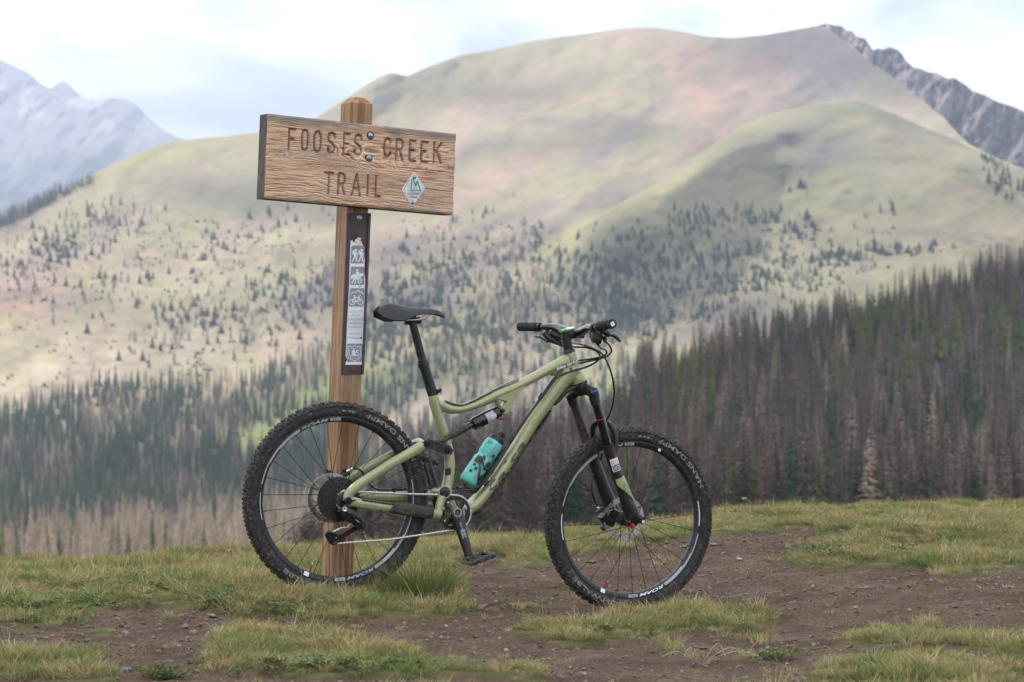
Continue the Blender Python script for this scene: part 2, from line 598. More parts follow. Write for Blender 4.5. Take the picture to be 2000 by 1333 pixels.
# ------------------------------------------------------------------ lettering
_TXT = {}


def text_geo(body, bold=0.0):
    if (body, bold) in _TXT:
        return _TXT[(body, bold)]
    cu = bpy.data.curves.new('lettering_source', 'FONT')
    cu.body = body; cu.size = 1.0; cu.resolution_u = 3; cu.offset = bold
    o = bpy.data.objects.new('lettering_source', cu)
    me = bpy.data.meshes.new_from_object(o)
    V = [(v.co.x, v.co.y) for v in me.vertices]
    Fc = [tuple(p.vertices) for p in me.polygons]
    bpy.data.objects.remove(o); bpy.data.meshes.remove(me); bpy.data.curves.remove(cu)
    x0 = min(v[0] for v in V); x1 = max(v[0] for v in V); y0 = min(v[1] for v in V); y1 = max(v[1] for v in V)
    V = [((x - x0) / (x1 - x0), (y - y0) / (y1 - y0)) for x, y in V]
    _TXT[(body, bold)] = (V, Fc, (x1 - x0) / (y1 - y0))
    return _TXT[(body, bold)]


def add_text(mb, body, fn, italic=0.0, bold=0.0):
    """fn(u, v) -> 3D with u, v in 0..1 over the box of the words"""
    V, Fc, asp = text_geo(body, bold)
    mb.add([fn(u + italic * (v - 0.5) / asp, v) for u, v in V], Fc)


def quad_map(p00, p10, p11, p01):
    a, b, c, d = Vector(p00), Vector(p10), Vector(p11), Vector(p01)
    return lambda u, v: (a * (1 - u) + b * u) * (1 - v) + (d * (1 - u) + c * u) * v


class Flat:
    """flat print shapes in a unit square, mapped onto a plane"""
    def __init__(s, mb, fn):
        s.mb = mb; s.fn = fn

    def poly(s, pts):
        s.mb.add([s.fn(u, v) for u, v in pts], [tuple(range(len(pts)))])

    def stroke(s, pts, w, asp=1.0):
        for (x0, y0), (x1, y1) in zip(pts[:-1], pts[1:]):
            dx, dy = (x1 - x0) * asp, y1 - y0
            L = math.hypot(dx, dy) or 1
            nx, ny = -dy / L * w / 2 / asp, dx / L * w / 2
            ex, ey = dx / L * w * 0.3 / asp, dy / L * w * 0.3
            s.poly([(x0 - ex + nx, y0 - ey + ny), (x0 - ex - nx, y0 - ey - ny), (x1 + ex - nx, y1 + ey - ny), (x1 + ex + nx, y1 + ey + ny)])

    def disc(s, cx, cy, r, n=12, asp=1.0):
        s.poly([(cx + r * math.cos(2 * math.pi * k / n) / asp, cy + r * math.sin(2 * math.pi * k / n)) for k in range(n)])

    def ring(s, cx, cy, r, w, n=16):
        for k in range(n):
            a, b = 2 * math.pi * k / n, 2 * math.pi * (k + 1) / n
            s.poly([(cx + (r + w / 2) * math.cos(a), cy + (r + w / 2) * math.sin(a)), (cx + (r + w / 2) * math.cos(b), cy + (r + w / 2) * math.sin(b)),
                    (cx + (r - w / 2) * math.cos(b), cy + (r - w / 2) * math.sin(b)), (cx + (r - w / 2) * math.cos(a), cy + (r - w / 2) * math.sin(a))])
#@@TERRAIN

# ------------------------------------------------------------------ terrain
def interp(tab):
    xs = [p[0] for p in tab]; ys = [p[1] for p in tab]
    return lambda x: np.interp(x, xs, ys)


def smooth_interp(tab, w=14):
    f = interp(tab)
    def g(x):
        x = np.asarray(x, float)
        return sum(f(x + d * w) * k for d, k in ((-2, .1), (-1, .22), (0, .36), (1, .22), (2, .1)))
    return g


def D_main(px, py):
    t = np.clip((800 - py) / 740.0, 0, 1.3)
    up = 1300 + 1600 * t ** 1.08
    lo = 1300 - 650 * np.clip((py - 800) / 300.0, 0, 1.2)
    return np.where(py < 800, up, lo)


def folds(px, py):
    """gullies and shoulders of the slope, as a share of the distance"""
    a = px * 0.89 - py * 0.45 * -1
    b = px * 0.45 + py * 0.89
    r1 = NZ[0].fbm(px / 260 + py / 700, py / 520 + 3, 4)
    r2 = NZ[1].fbm(a / 420, b / 120, 4)
    r3 = NZ[2].fbm(px / 46, py / 34, 4)
    return r1 * 0.10 + r2 * 0.045 + r3 * 0.009


def blob(px, py, cx, cy, rx, ry, ang=0.0):
    c, s_ = math.cos(rad(ang)), math.sin(rad(ang))
    dx, dy = px - cx, py - cy
    u = (dx * c + dy * s_) / rx; v = (-dx * s_ + dy * c) / ry
    return np.exp(-(u * u + v * v))


def lerp3(a, b, k):
    return a * (1 - k[..., None]) + np.array(b) * k[..., None]


MAIN_TOP = smooth_interp([(-1500, 900), (-600, 640), (-200, 500), (0, 431), (60, 405), (120, 372), (200, 333), (250, 308), (300, 288), (340, 277), (380, 272), (440, 266), (500, 259),
                          (560, 248), (610, 236), (640, 215), (680, 190), (720, 163), (745, 149), (765, 142), (780, 146), (796, 150), (820, 138), (860, 122), (900, 108),
                          (960, 98), (1040, 80), (1130, 68), (1220, 55), (1270, 54), (1320, 60), (1380, 72), (1430, 75), (1500, 68), (1560, 57), (1600, 50), (1622, 58),
                          (1664, 92), (1690, 112), (1703, 126), (1722, 134), (1741, 152), (1760, 160), (1780, 184), (1800, 192), (1824, 216), (1845, 230), (1862, 252), (1890, 280), (1945, 308), (2000, 330), (2200, 380), (2600, 480), (3500, 700)], 5)
HILL_TOP = smooth_interp([(700, 705), (800, 655), (900, 590), (1000, 535), (1065, 497), (1131, 448), (1230, 387), (1285, 358), (1378, 290), (1450, 247), (1500, 225), (1560, 209), (1610, 199),
                          (1659, 194), (1697, 203), (1758, 228), (1810, 252), (1862, 272), (1890, 288), (1934, 306), (2000, 332), (2100, 370), (2300, 440), (2700, 560), (3500, 800)], 9)
WOOD_TOP = smooth_interp([(300, 1330), (600, 1240), (760, 1150), (860, 1060), (950, 990), (1100, 880), (1240, 792), (1400, 728), (1600, 668), (1800, 612), (2000, 545), (2200, 480), (2600, 400), (3500, 300)], 20)


def main_tint(px, py):
    a = px * 0.90 - py * -0.43
    b = px * 0.43 + py * 0.90 + 0 * px
    # streaks run down to the left
    al = px * 0.88 - py * 0.47
    ac = px * 0.47 + py * 0.88
    n1 = NZ[3].fbm(al / 230, ac / 48, 5)
    n2 = NZ[4].fbm(al / 90, ac / 22, 5)
    n3 = NZ[5].fbm(px / 26, py / 15, 4, 0.6)
    n4 = NZ[6].fbm(al / 330 + 5, ac / 90, 4)
    T = np.ones(px.shape + (3,)) * np.array((0.395, 0.385, 0.26))
    T = lerp3(T, (0.47, 0.41, 0.32), sstep(-0.02, 0.12, n1))
    T = lerp3(T, (0.28, 0.255, 0.245), sstep(0.04, 0.16, n4) * 0.75)
    T = lerp3(T, (0.36, 0.40, 0.19), sstep(0.05, 0.16, n2) * 0.6 * sstep(120, 420, py))
    T = lerp3(T, (0.26, 0.25, 0.18), sstep(0.03, 0.15, n3) * 0.5 * sstep(330, 480, py))
    for cx, cy, rx, ry, an, c, k in [
        (1350, 170, 130, 46, 50, (0.50, 0.345, 0.28), 0.7), (1420, 150, 90, 18, 40, (0.52, 0.33, 0.27), 0.55), (1300, 95, 160, 16, 12, (0.50, 0.36, 0.29), 0.6),
        (1500, 140, 60, 60, 60, (0.50, 0.35, 0.30), 0.5), (1130, 200, 90, 12, -12, (0.53, 0.37, 0.28), 0.6), (1330, 290, 120, 20, -18, (0.52, 0.38, 0.30), 0.5),
        (1000, 330, 140, 24, -22, (0.47, 0.33, 0.29), 0.6), (1640, 170, 130, 70, 40, (0.40, 0.36, 0.35), 0.75), (1160, 130, 130, 40, -10, (0.32, 0.34, 0.22), 0.6),
        (1120, 240, 150, 12, 4, (0.24, 0.22, 0.21), 0.7), (1220, 232, 90, 8, 12, (0.22, 0.20, 0.20), 0.6), (940, 290, 110, 14, -20, (0.28, 0.25, 0.24), 0.6),
        (760, 190, 120, 24, -24, (0.29, 0.29, 0.25), 0.5), (400, 370, 120, 34, 4, (0.25, 0.255, 0.20), 0.75), (560, 340, 100, 22, -10, (0.25, 0.25, 0.19), 0.6),
        (330, 300, 180, 20, -14, (0.42, 0.43, 0.20), 0.7), (60, 545, 130, 60, 10, (0.50, 0.38, 0.31), 0.6), (20, 590, 60, 30, 0, (0.55, 0.36, 0.28), 0.7),
        (170, 720, 260, 50, -16, (0.52, 0.475, 0.37), 0.95), (330, 690, 160, 28, -20, (0.36, 0.335, 0.29), 0.7), (500, 500, 180, 24, -24, (0.50, 0.44, 0.34), 0.6),
        (840, 800, 90, 28, -18, (0.34, 0.335, 0.28), 0.9), (520, 850, 70, 22, -10, (0.30, 0.38, 0.14), 0.9), (640, 780, 110, 26, -22, (0.30, 0.37, 0.14), 0.8),
        (900, 620, 120, 26, -24, (0.34, 0.38, 0.17), 0.6), (1080, 480, 90, 18, -30, (0.40, 0.42, 0.18), 0.8), (1000, 560, 120, 16, -28, (0.44, 0.41, 0.24), 0.6)]:
        T = lerp3(T, c, blob(px, py, cx, cy, rx, ry, an) * k * (0.75 + 0.9 * np.clip(n2 + 0.3, 0, 1)) * np.clip(0.9 + 2 * n3, 0.3, 1.0))
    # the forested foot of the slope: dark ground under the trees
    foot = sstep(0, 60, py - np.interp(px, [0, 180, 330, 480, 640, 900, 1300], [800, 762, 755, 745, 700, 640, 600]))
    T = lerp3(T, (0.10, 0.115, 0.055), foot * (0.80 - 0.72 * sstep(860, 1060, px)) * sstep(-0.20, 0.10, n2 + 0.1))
    cl = blob(px, py, 520, 850, 80, 26, -10) + blob(px, py, 640, 770, 110, 30, -22) + blob(px, py, 1180, 760, 60, 20, -20) + blob(px, py, 500, 870, 40, 12)
    T = lerp3(T, (0.30, 0.38, 0.13), np.clip(cl, 0, 1) * 0.85)
    T = lerp3(T, (0.40, 0.37, 0.30), np.clip(blob(px, py, 835, 805, 110, 32, -20) * 1.2, 0, 1))
    T = T * np.array((0.735, 0.655, 0.585))
    lo = (0.25 + 0.75 * sstep(280, 520, py))[..., None]
    return np.clip(T * (1 + (n3[..., None] * 0.8 + n2[..., None] * 0.4) * lo), 0.02, 0.8)


def hill_tint(px, py):
    al = px * 0.92 - py * 0.38; ac = px * 0.38 + py * 0.92
    n1 = NZ[7].fbm(al / 200, ac / 60, 5)
    n2 = NZ[8].fbm(al / 60, ac / 26, 5)
    n3 = NZ[5].fbm(px / 22, py / 13, 4, 0.6)
    T = np.ones(px.shape + (3,)) * np.array((0.37, 0.37, 0.245))
    T = lerp3(T, (0.30, 0.285, 0.28), sstep(0.02, 0.14, n1) * blob(px, py, 1600, 310, 260, 90, -18) * 0.7)
    T = lerp3(T, (0.41, 0.43, 0.20), sstep(0.0, 0.15, n2) * 0.5)
    for cx, cy, rx, ry, an, c, k in [
        (1620, 220, 90, 14, 0, (0.28, 0.31, 0.17), 0.8), (1740, 240, 120, 12, 34, (0.26, 0.27, 0.19), 0.7), (1250, 400, 200, 18, -32, (0.46, 0.45, 0.24), 0.8),
        (1620, 300, 150, 22, -8, (0.27, 0.26, 0.26), 0.35), (1770, 290, 110, 18, 26, (0.42, 0.38, 0.26), 0.7), (1880, 372, 60, 14, 10, (0.44, 0.34, 0.28), 0.6),
        (1750, 440, 260, 40, -10, (0.42, 0.40, 0.26), 0.7), (1900, 470, 180, 20, -10, (0.50, 0.44, 0.32), 0.8), (1150, 520, 220, 40, -25, (0.30, 0.32, 0.20), 0.6)]:
        T = lerp3(T, c, blob(px, py, cx, cy, rx, ry, an) * k * (0.8 + n2 * 1.2))
    T = lerp3(T, (0.22, 0.22, 0.15), sstep(0.03, 0.15, n3) * 0.45 * sstep(380, 470, py))
    T = T * np.array((0.66, 0.60, 0.56))
    lo = (0.3 + 0.7 * sstep(340, 480, py))[..., None]
    return np.clip(T * (1 + (n3[..., None] * 0.7 + n2[..., None] * 0.3) * lo), 0.02, 0.8)


def main_pos(px, py):
    D = D_main(px, py)
    D = D * (1 + folds(px, py) * sstep(1150, 800, py) * (1 - 0.85 * sstep(940, 1140, px) * sstep(500, 600, py)))
    return D


def hill_off(px, py):
    top = HILL_TOP(px)
    h = np.clip((py - top) / 330.0, 0, 1)
    return 60 + 420 * (1 - h) ** 1.6 * sstep(700, 1400, px)


def hill_D(px, py):
    top = HILL_TOP(px)
    t = np.clip((py - top) / 60.0, 0, 1)
    D = D_main(px, py) - hill_off(px, py) + 90 * (1 - t) ** 3
    D = D + 60 * NZ[9].fbm(px / 210, py / 130, 4) * sstep(640, 540, py) + 9 * NZ[9].fbm(px / 30, py / 20, 3)
    # a spur runs down the middle of the hill
    D = D - 80 * blob(px, py, 1650, 330, 110, 170, -30)
    m = main_pos(px, py)
    k = sstep(980, 1240, px) * sstep(725, 440, py)
    return (m + 60) * (1 - k) + D * k


def open_D(px, py):
    return np.minimum(hill_D(px, py), main_pos(px, py))


def wood_D(px, py):
    return 330 + np.clip((1020 - py) / 480.0, -0.1, 1.5) * 470 + 25 * NZ[9].fbm(px / 160, py / 90, 3)


def sheet(name, label, cols, top, bot, Dfun, tintfun, m, rows=200, pw=1.0, back=6, drop=0.06):
    px1 = np.asarray(cols, float)
    t = np.linspace(0, 1, rows)[:, None]
    T = top(px1)[None, :]
    B = (bot(px1) if callable(bot) else np.full(px1.shape, float(bot)))[None, :]
    py = B + (T - B) * t ** pw
    px = np.broadcast_to(px1[None, :], py.shape)
    D = Dfun(px, py)
    X = (px - 1000) / F * D; Z = H - (py - YH) / F * D
    P = np.stack([X, D, Z], -1)
    tn = tintfun(px, py)
    if back:
        Pb = []; tb = []
        for k in range(1, back + 1):
            q = P[-1].copy()
            q[:, 1] += D[-1] * 0.03 * k
            q[:, 0] *= 1 + 0.03 * k
            q[:, 2] -= D[-1] * drop * 0.03 * k * (k * 1.4)
            Pb.append(q); tb.append(tn[-1])
        P = np.concatenate([P, np.stack(Pb)]); tn = np.concatenate([tn, np.stack(tb)])
    me = grid_mesh(name, P, m, tn)
    return link(name, me, kind='structure', label=label)


cols_main = np.concatenate([np.linspace(-1500, -120, 30), np.arange(-100, 2101, 4), np.linspace(2140, 3500, 30)])
M['slope'] = attr_col_mat('alpine_slope', fine=0.5, fscale=0.05, dark=(0.66, 0.65, 0.63), bmp=0.6, bdist=6.0, bscale=0.03)
M['forest_floor'] = attr_col_mat('forest_floor', fine=0.5, fscale=0.2, dark=(0.5, 0.5, 0.5))
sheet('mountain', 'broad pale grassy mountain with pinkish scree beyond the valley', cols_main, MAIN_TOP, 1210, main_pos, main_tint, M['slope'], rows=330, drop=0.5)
cols_hill = np.concatenate([np.arange(700, 2101, 5), np.linspace(2140, 3500, 20)])
sheet('hill', 'rounded green hill in front of the mountain', cols_hill, HILL_TOP, lambda x: HILL_TOP(x) * 0 + 720, hill_D, hill_tint, M['slope'], rows=150, drop=0.5)


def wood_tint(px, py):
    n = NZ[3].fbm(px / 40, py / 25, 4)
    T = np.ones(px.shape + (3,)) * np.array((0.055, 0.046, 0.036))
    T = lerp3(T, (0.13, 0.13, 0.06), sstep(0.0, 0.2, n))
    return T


cols_wood = np.concatenate([np.arange(320, 2101, 12), np.linspace(2140, 3500, 30)])
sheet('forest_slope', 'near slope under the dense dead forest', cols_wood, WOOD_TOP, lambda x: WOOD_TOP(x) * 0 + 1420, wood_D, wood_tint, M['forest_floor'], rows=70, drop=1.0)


# the rocky crest behind the summit
CLIFF_TOP = interp([(1560, 62), (1600, 49), (1615, 46), (1630, 50), (1645, 52), (1652, 60), (1665, 62), (1672, 72), (1690, 76), (1700, 92), (1706, 100), (1712, 95), (1725, 97), (1738, 92), (1752, 97), (1762, 106),
                    (1770, 120), (1785, 132), (1800, 135), (1815, 142), (1830, 143), (1850, 154), (1865, 153), (1885, 166), (1900, 178), (1925, 187), (1950, 200), (1975, 207), (2000, 218),
                    (2060, 240), (2200, 300), (2500, 420), (3000, 600)])


def cliff_D(px, py):
    base = 3050 - (py - 50) * 1.0
    rib = NZ[10].fbm(px / 20 + py / 50, py / 62, 5, 0.6)
    big = NZ[11].fbm(px / 70 + py / 120, py / 300, 3)
    return base + rib * 190 + big * 240 + 20 * NZ[4].fbm(px / 8, py / 8, 2)


def cliff_tint(px, py):
    n = NZ[4].fbm(px / 16 + py / 60, py / 24, 5, 0.6)
    n2 = NZ[6].fbm(px / 60, py / 40, 4)
    T = np.ones(px.shape + (3,)) * np.array((0.155, 0.125, 0.130))
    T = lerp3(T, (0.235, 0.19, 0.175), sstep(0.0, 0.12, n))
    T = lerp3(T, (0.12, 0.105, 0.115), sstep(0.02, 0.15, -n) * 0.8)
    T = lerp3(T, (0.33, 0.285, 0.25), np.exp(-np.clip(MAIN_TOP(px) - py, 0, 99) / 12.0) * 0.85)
    T = lerp3(T, (0.46, 0.29, 0.22), sstep(1740, 1620, px) * 0.65 * sstep(-0.05, 0.12, n2))
    T = lerp3(T, (0.32, 0.28, 0.26), blob(px, py, 1790, 215, 120, 14, 38) * 0.7)
    return T


M['cliff'] = attr_col_mat('cliff_rock', fine=0.5, fscale=0.04, dark=(0.5, 0.5, 0.52), bmp=0.8, bdist=10, bscale=0.03)
cols_cliff = np.concatenate([np.arange(1560, 2101, 2.5), np.linspace(2120, 3000, 40)])
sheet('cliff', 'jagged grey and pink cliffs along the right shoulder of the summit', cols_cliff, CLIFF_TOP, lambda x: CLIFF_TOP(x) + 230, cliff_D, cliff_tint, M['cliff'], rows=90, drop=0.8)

# the far blue range
FAR_TOP = smooth_interp([(-1200, 330), (-500, 190), (-200, 60), (-60, 85), (0, 116), (30, 132), (55, 142), (80, 165), (100, 176), (118, 156), (135, 165), (150, 182), (175, 196), (215, 192), (245, 194), (268, 206),
                         (285, 225), (300, 238), (320, 255), (345, 268), (400, 283), (460, 300), (600, 330), (900, 380), (1500, 420)], 5)


def far_D(px, py):
    rid = NZ[1].fbm(px / 90 + py / 90, py / 150, 5, 0.6)
    return 8600 - (py - 120) * 7.2 + 600 * rid + 160 * NZ[2].fbm(px / 22, py / 26, 4)


def far_tint(px, py):
    n = NZ[3].fbm(px / 40 + py / 40, py / 34 - px / 90, 5, 0.6)
    n2 = NZ[7].fbm(px / 14 + py / 20, py / 30, 4)
    T = np.ones(px.shape + (3,)) * np.array((0.17, 0.155, 0.155))
    T = lerp3(T, (0.36, 0.315, 0.30), sstep(0.0, 0.14, n + n2 * 0.3) * sstep(360, 250, py))
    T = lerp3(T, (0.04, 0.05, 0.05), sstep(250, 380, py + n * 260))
    return T


M['far_rock'] = attr_col_mat('far_rock')
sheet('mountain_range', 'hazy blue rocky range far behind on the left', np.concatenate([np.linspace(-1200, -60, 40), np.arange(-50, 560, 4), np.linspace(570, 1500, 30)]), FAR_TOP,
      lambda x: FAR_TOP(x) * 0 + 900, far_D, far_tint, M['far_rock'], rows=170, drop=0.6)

# ------------------------------------------------------------------ unseen clouds added overhead to shade the trail and parts of the slopes
M['shade_cloud'] = mat('cloud_white', (0.85, 0.86, 0.88), 1.0, 0, 0.02, 0.01, spec=0.0)


def cloud_over(x, y, z, rx, ry, seed, base=2300.0):
    import bmesh
    t = (base - z) / SUN_DIR.z
    cx, cy = x + SUN_DIR.x * t, y + SUN_DIR.y * t
    r = random.Random(seed)
    V = []; Fc = []
    bm = bmesh.new()
    bmesh.ops.create_icosphere(bm, subdivisions=3, radius=1.0)
    sv = np.array([v.co[:] for v in bm.verts]); sf = [tuple(v.index for v in f.verts) for f in bm.faces]
    bm.free()
    n = max(7, int(7 + (rx * ry) ** 0.5 / 40))
    puffs = [(0.0, 0.0, 0.72)] + [(math.cos(6.283 * k / n + r.uniform(-.2, .2)) * r.uniform(.45, .72), math.sin(6.283 * k / n + r.uniform(-.2, .2)) * r.uniform(.45, .72), r.uniform(.22, .42)) for k in range(n)]
    for k, (u, v, w) in enumerate(puffs):
        nn = NZ[seed % 12].fbm(sv[:, 0] * 2.3 + k * 3.1 + 9, sv[:, 1] * 2.3 + sv[:, 2] * 2.1 + k, 4)
        rr = 1 + nn * 0.7
        P = sv * rr[:, None] * np.array([rx * w, ry * w, min(rx, ry) * w * 0.45]) + np.array([cx + u * rx, cy + v * ry, base + r.uniform(0, 60)])
        o = len(V)
        V += [tuple(p) for p in P]; Fc += [(i + o, j + o, l + o) for i, j, l in sf]
    me = bpy.data.meshes.new('shade_cloud')
    me.from_pydata(V, [], Fc); me.materials.append(M['shade_cloud'])
    me.polygons.foreach_set('use_smooth', [True] * len(Fc))
    return link('shade_cloud', me, kind='structure', label='unseen clouds added overhead to shade the slope')


for k, (x, y, z, rx, ry) in enumerate([(300, 300, 0, 480, 560), (-135, 1030, -30, 170, 130), (-235, 2200, 180, 120, 90), (330, 1830, 150, 90, 50), (60, 1690, 60, 180, 90), (230, 1640, 70, 110, 60), (200, 1960, 170, 70, 40), (-330, 1700, 60, 90, 50), (-150, 1950, 120, 110, 35), (360, 2750, 330, 170, 150),
                                       (60, 2420, 230, 130, 45), (-95, 1750, 70, 120, 70), (-20, 2700, 300, 100, 60), (420, 2050, 150, 120, 100)]):
    cloud_over(x, y, z, rx, ry, 30 + k)

# ------------------------------------------------------------------ haze: one closed box of thin air
hz = MB()
hz.box((0, 4200, 540), (11500, 12000, 1480))
hm = bpy.data.materials.new('haze_air')
hm.use_nodes = True
hn, hl = hm.node_tree.nodes, hm.node_tree.links
hn.clear()
ho = hn.new('ShaderNodeOutputMaterial')
hv = hn.new('ShaderNodeVolumePrincipled')
hv.inputs['Color'].default_value = (0.70, 0.80, 1.0, 1)
hv.inputs['Density'].default_value = 1.5e-4
hv.inputs['Anisotropy'].default_value = 0.0
hl.new(hv.outputs['Volume'], ho.inputs['Volume'])
haze = link('haze', hz.mesh('haze', hm, 0), kind='stuff', label='thin blue air between the viewer and the mountains')

# ------------------------------------------------------------------ trees
def tree_meshes(seed, dead, width):
    r = random.Random(seed)
    tk = MB()
    lean = (r.uniform(-.012, .012), r.uniform(-.012, .012))
    tk.tube([(0, 0, -0.06), (lean[0] * .5, lean[1] * .5, 0.5), (lean[0], lean[1], 1.0)], [0.0125, 0.008, 0.0015], n=5, cap=False)
    V = []; Fc = []; S = []
    n = 25 if dead else 24
    for i in range(n):
        z = (0.14 if not dead else 0.10) + (0.97 - 0.12) * (i / (n - 1)) ** 0.95
        z = min(z, 0.985)
        R0 = width * ((1 - z) ** 0.8 + 0.05) * r.uniform(0.7, 1.2)
        if dead and z < 0.35: R0 *= 0.75
        k = 8 if not dead else 9
        a0 = r.uniform(0, 6.28)
        for j in range(k):
            if r.random() < (0.22 if dead else 0.08):
                continue
            a = a0 + 6.283 * j / k + r.uniform(-.35, .35)
            R = R0 * r.uniform(0.6, 1.15)
            c, s_ = math.cos(a), math.sin(a)
            dz = -R * (r.uniform(0.25, 0.6) if not dead else r.uniform(-0.1, 0.45))
            zz = z + r.uniform(-.012, .012)
            w = R * (0.34 if not dead else 0.10) + (0 if not dead else 0.0030)
            o = len(V)
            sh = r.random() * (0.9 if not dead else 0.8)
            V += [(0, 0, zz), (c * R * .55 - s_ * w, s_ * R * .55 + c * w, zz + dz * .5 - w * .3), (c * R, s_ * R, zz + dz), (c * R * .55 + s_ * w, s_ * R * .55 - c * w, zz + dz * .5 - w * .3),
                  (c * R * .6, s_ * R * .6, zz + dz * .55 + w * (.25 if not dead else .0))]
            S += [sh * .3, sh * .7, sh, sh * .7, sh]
            Fc += [(o, o + 1, o + 4), (o + 4, o + 1, o + 2), (o, o + 4, o + 3), (o + 4, o + 2, o + 3)]
            if dead:
                for q in range(3):
                    t = 0.35 + 0.22 * q
                    sd = 1 if q % 2 else -1
                    L = R * .42
                    bx, by, bz = c * R * t, s_ * R * t, zz + dz * t
                    ex, ey = bx + (c * .6 - s_ * sd) * L, by + (s_ * .6 + c * sd) * L
                    o = len(V)
                    V += [(bx, by, bz), (ex, ey, bz - L * .35), (bx, by, bz - 0.010)]
                    S += [sh, sh, sh]
                    Fc += [(o, o + 1, o + 2)]
    return tk, V, Fc, S


def leafy_mesh(name, V, Fc, S, m):
    me = bpy.data.meshes.new(name)
    me.from_pydata(V, [], Fc)
    a = me.attributes.new('shade', 'FLOAT', 'POINT')
    a.data.foreach_set('value', np.array(S, dtype=np.float32))
    me.materials.append(m)
    return me


KINDS = {  # crown material, bark, dead?, widths
    'spruce': ('spruce', 'bark', False, (0.15, 0.19, 0.13, 0.17)),
    'olive': ('spruce_olive', 'bark', False, (0.15, 0.18, 0.13, 0.16)),
    'dead': ('dead', 'bark', True, (0.135, 0.16, 0.11, 0.145)),
    'pale': ('dead_pale', 'bark_pale', True, (0.13, 0.15, 0.12, 0.14)),
}
TREE = {}
for ki, (k, (cm, bm_, dead, ws)) in enumerate(KINDS.items()):
    TREE[k] = []
    for v, w in enumerate(ws):
        tk, V, Fc, S = tree_meshes(ki * 10 + v, dead, w)
        trunk = tk.mesh('trunk', M[bm_], 60)
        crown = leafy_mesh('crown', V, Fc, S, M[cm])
        TREE[k].append((trunk, crown))

trees = []   # (kind, variant, x, y, z, height, rot, zone, shown height in px, px, py)


def plant(px, py, Dfun, kind, h, zone, wide=1.0):
    D = float(Dfun(np.array(px), np.array(py)))
    p = PX(px, py, D)
    trees.append((kind, RNG.integers(0, 4), p.x, p.y, p.z - 0.25, h, RNG.random() * 6.28, zone, h * F / D, px, py, wide))


# near right slope: dense dead stand
ROWS = []
for _ in range(2300):
    px = RNG.uniform(560, 2060)
    top = float(WOOD_TOP(np.array(px)))
    py = top + max(40, 1120 - top) * RNG.random() ** 0.9
    if py > 1120 and px > 860: continue
    ROWS.append((py, px))
for _ in range(700):
    px = RNG.uniform(1240, 2060)
    ROWS.append((float(WOOD_TOP(np.array(px))) + abs(RNG.normal()) * 22 + 1, px))
ROWS.sort()
for py, px in ROWS:
    g = NZ[8].fbm(px / 70, py / 110, 3) + RNG.normal() * 0.10
    if g > 0.16: kind = 'olive'
    elif g < -0.19: kind = 'spruce'
    else: kind = 'dead' if RNG.random() > 0.045 else 'pale'
    h = RNG.uniform(7.5, 16.5) * (1.0 if kind == 'dead' else 0.85)
    plant(px, py, wood_D, kind, h, 'wood')

# valley floor and lower slope: mixed green and dead forest
FOREST_EDGE = interp([(-200, 850), (0, 808), (100, 785), (180, 762), (330, 752), (480, 745), (560, 715), (640, 690), (760, 660), (900, 640), (1000, 640), (1300, 640)])
cnt = 0
for _ in range(12500):
    px = RNG.uniform(-60, 1260); py = RNG.uniform(600, 1130)
    e = float(FOREST_EDGE(px))
    if py < e + RNG.normal() * 6: continue
    clr = blob(px, py, 520, 852, 60, 16, -10) + blob(px, py, 620, 775, 90, 14, -22) + blob(px, py, 835, 805, 80, 22, -20) * 1.3 + blob(px, py, 500, 870, 40, 10) + blob(px, py, 900, 740, 60, 14, -30)
    if RNG.random() < clr * 1.1: continue
    if px > 640 and py < 800 and RNG.random() < 0.62: continue
    if RNG.random() < 0.45 * sstep(700, 760, py) * (py < 900) * 0 + 0.30: continue
    strip = py > 1078 - 0.13 * px + RNG.normal() * 9 and px < 760
    n = NZ[6].fbm(px / 60, py / 34, 3) + RNG.normal() * 0.09
    if strip:
        kind = 'pale' if RNG.random() > 0.10 else 'olive'
        h = RNG.uniform(8, 14.5)
    elif px > 780 and py > 830:
        kind = 'dead' if n > -0.16 else 'spruce'; h = RNG.uniform(9, 14)
    else:
        kind = 'dead' if n > 0.035 else 'spruce'
        if kind == 'dead' and RNG.random() < 0.22: kind = 'pale'
        h = RNG.uniform(8, 14)
    plant(px, py, main_pos, kind, h, 'valley')
    cnt += 1

# open slopes above: scattered trees
PATCH = [(200, 430, 90, 26, 0, 70), (120, 470, 90, 40, -10, 60), (60, 530, 90, 50, -20, 60), (250, 540, 140, 60, -24, 50), (420, 600, 150, 60, -24, 70), (560, 600, 110, 50, -24, 110),
         (650, 560, 60, 50, 0, 70), (820, 560, 130, 50, -24, 190), (1000, 500, 120, 40, -24, 120), (980, 600, 170, 60, -20, 230), (1150, 540, 160, 60, -20, 190), (760, 640, 110, 50, -20, 150),
         (430, 480, 160, 40, -24, 40), (560, 440, 120, 30, -20, 20), (900, 440, 160, 24, -22, 30), (350, 650, 130, 40, -20, 34), (1200, 640, 120, 50, -20, 140), (1230, 625, 80, 26, -10, 70), (880, 690, 140, 50, -20, 130)]
for cx, cy, rx, ry, an, num in PATCH:
    for _ in range(int(num * 1.5)):
        u, v = RNG.normal() * .6, RNG.normal() * .6
        c, s_ = math.cos(rad(an)), math.sin(rad(an))
        px = cx + u * rx * c - v * ry * s_; py = cy + u * rx * s_ + v * ry * c
        if py < float(MAIN_TOP(np.array(px))) + 4: continue
        if px > 1060 and py < float(HILL_TOP(np.array(px))) + 10: continue
        kind = 'dead' if NZ[6].fbm(px / 50, py / 30, 2) > 0.10 else 'spruce'
        f = main_pos if px < 1010 else open_D
        plant(px, py, f, kind, 2.5 + 6.8 * RNG.random() ** 1.3, 'open', RNG.uniform(1.4, 2.4))
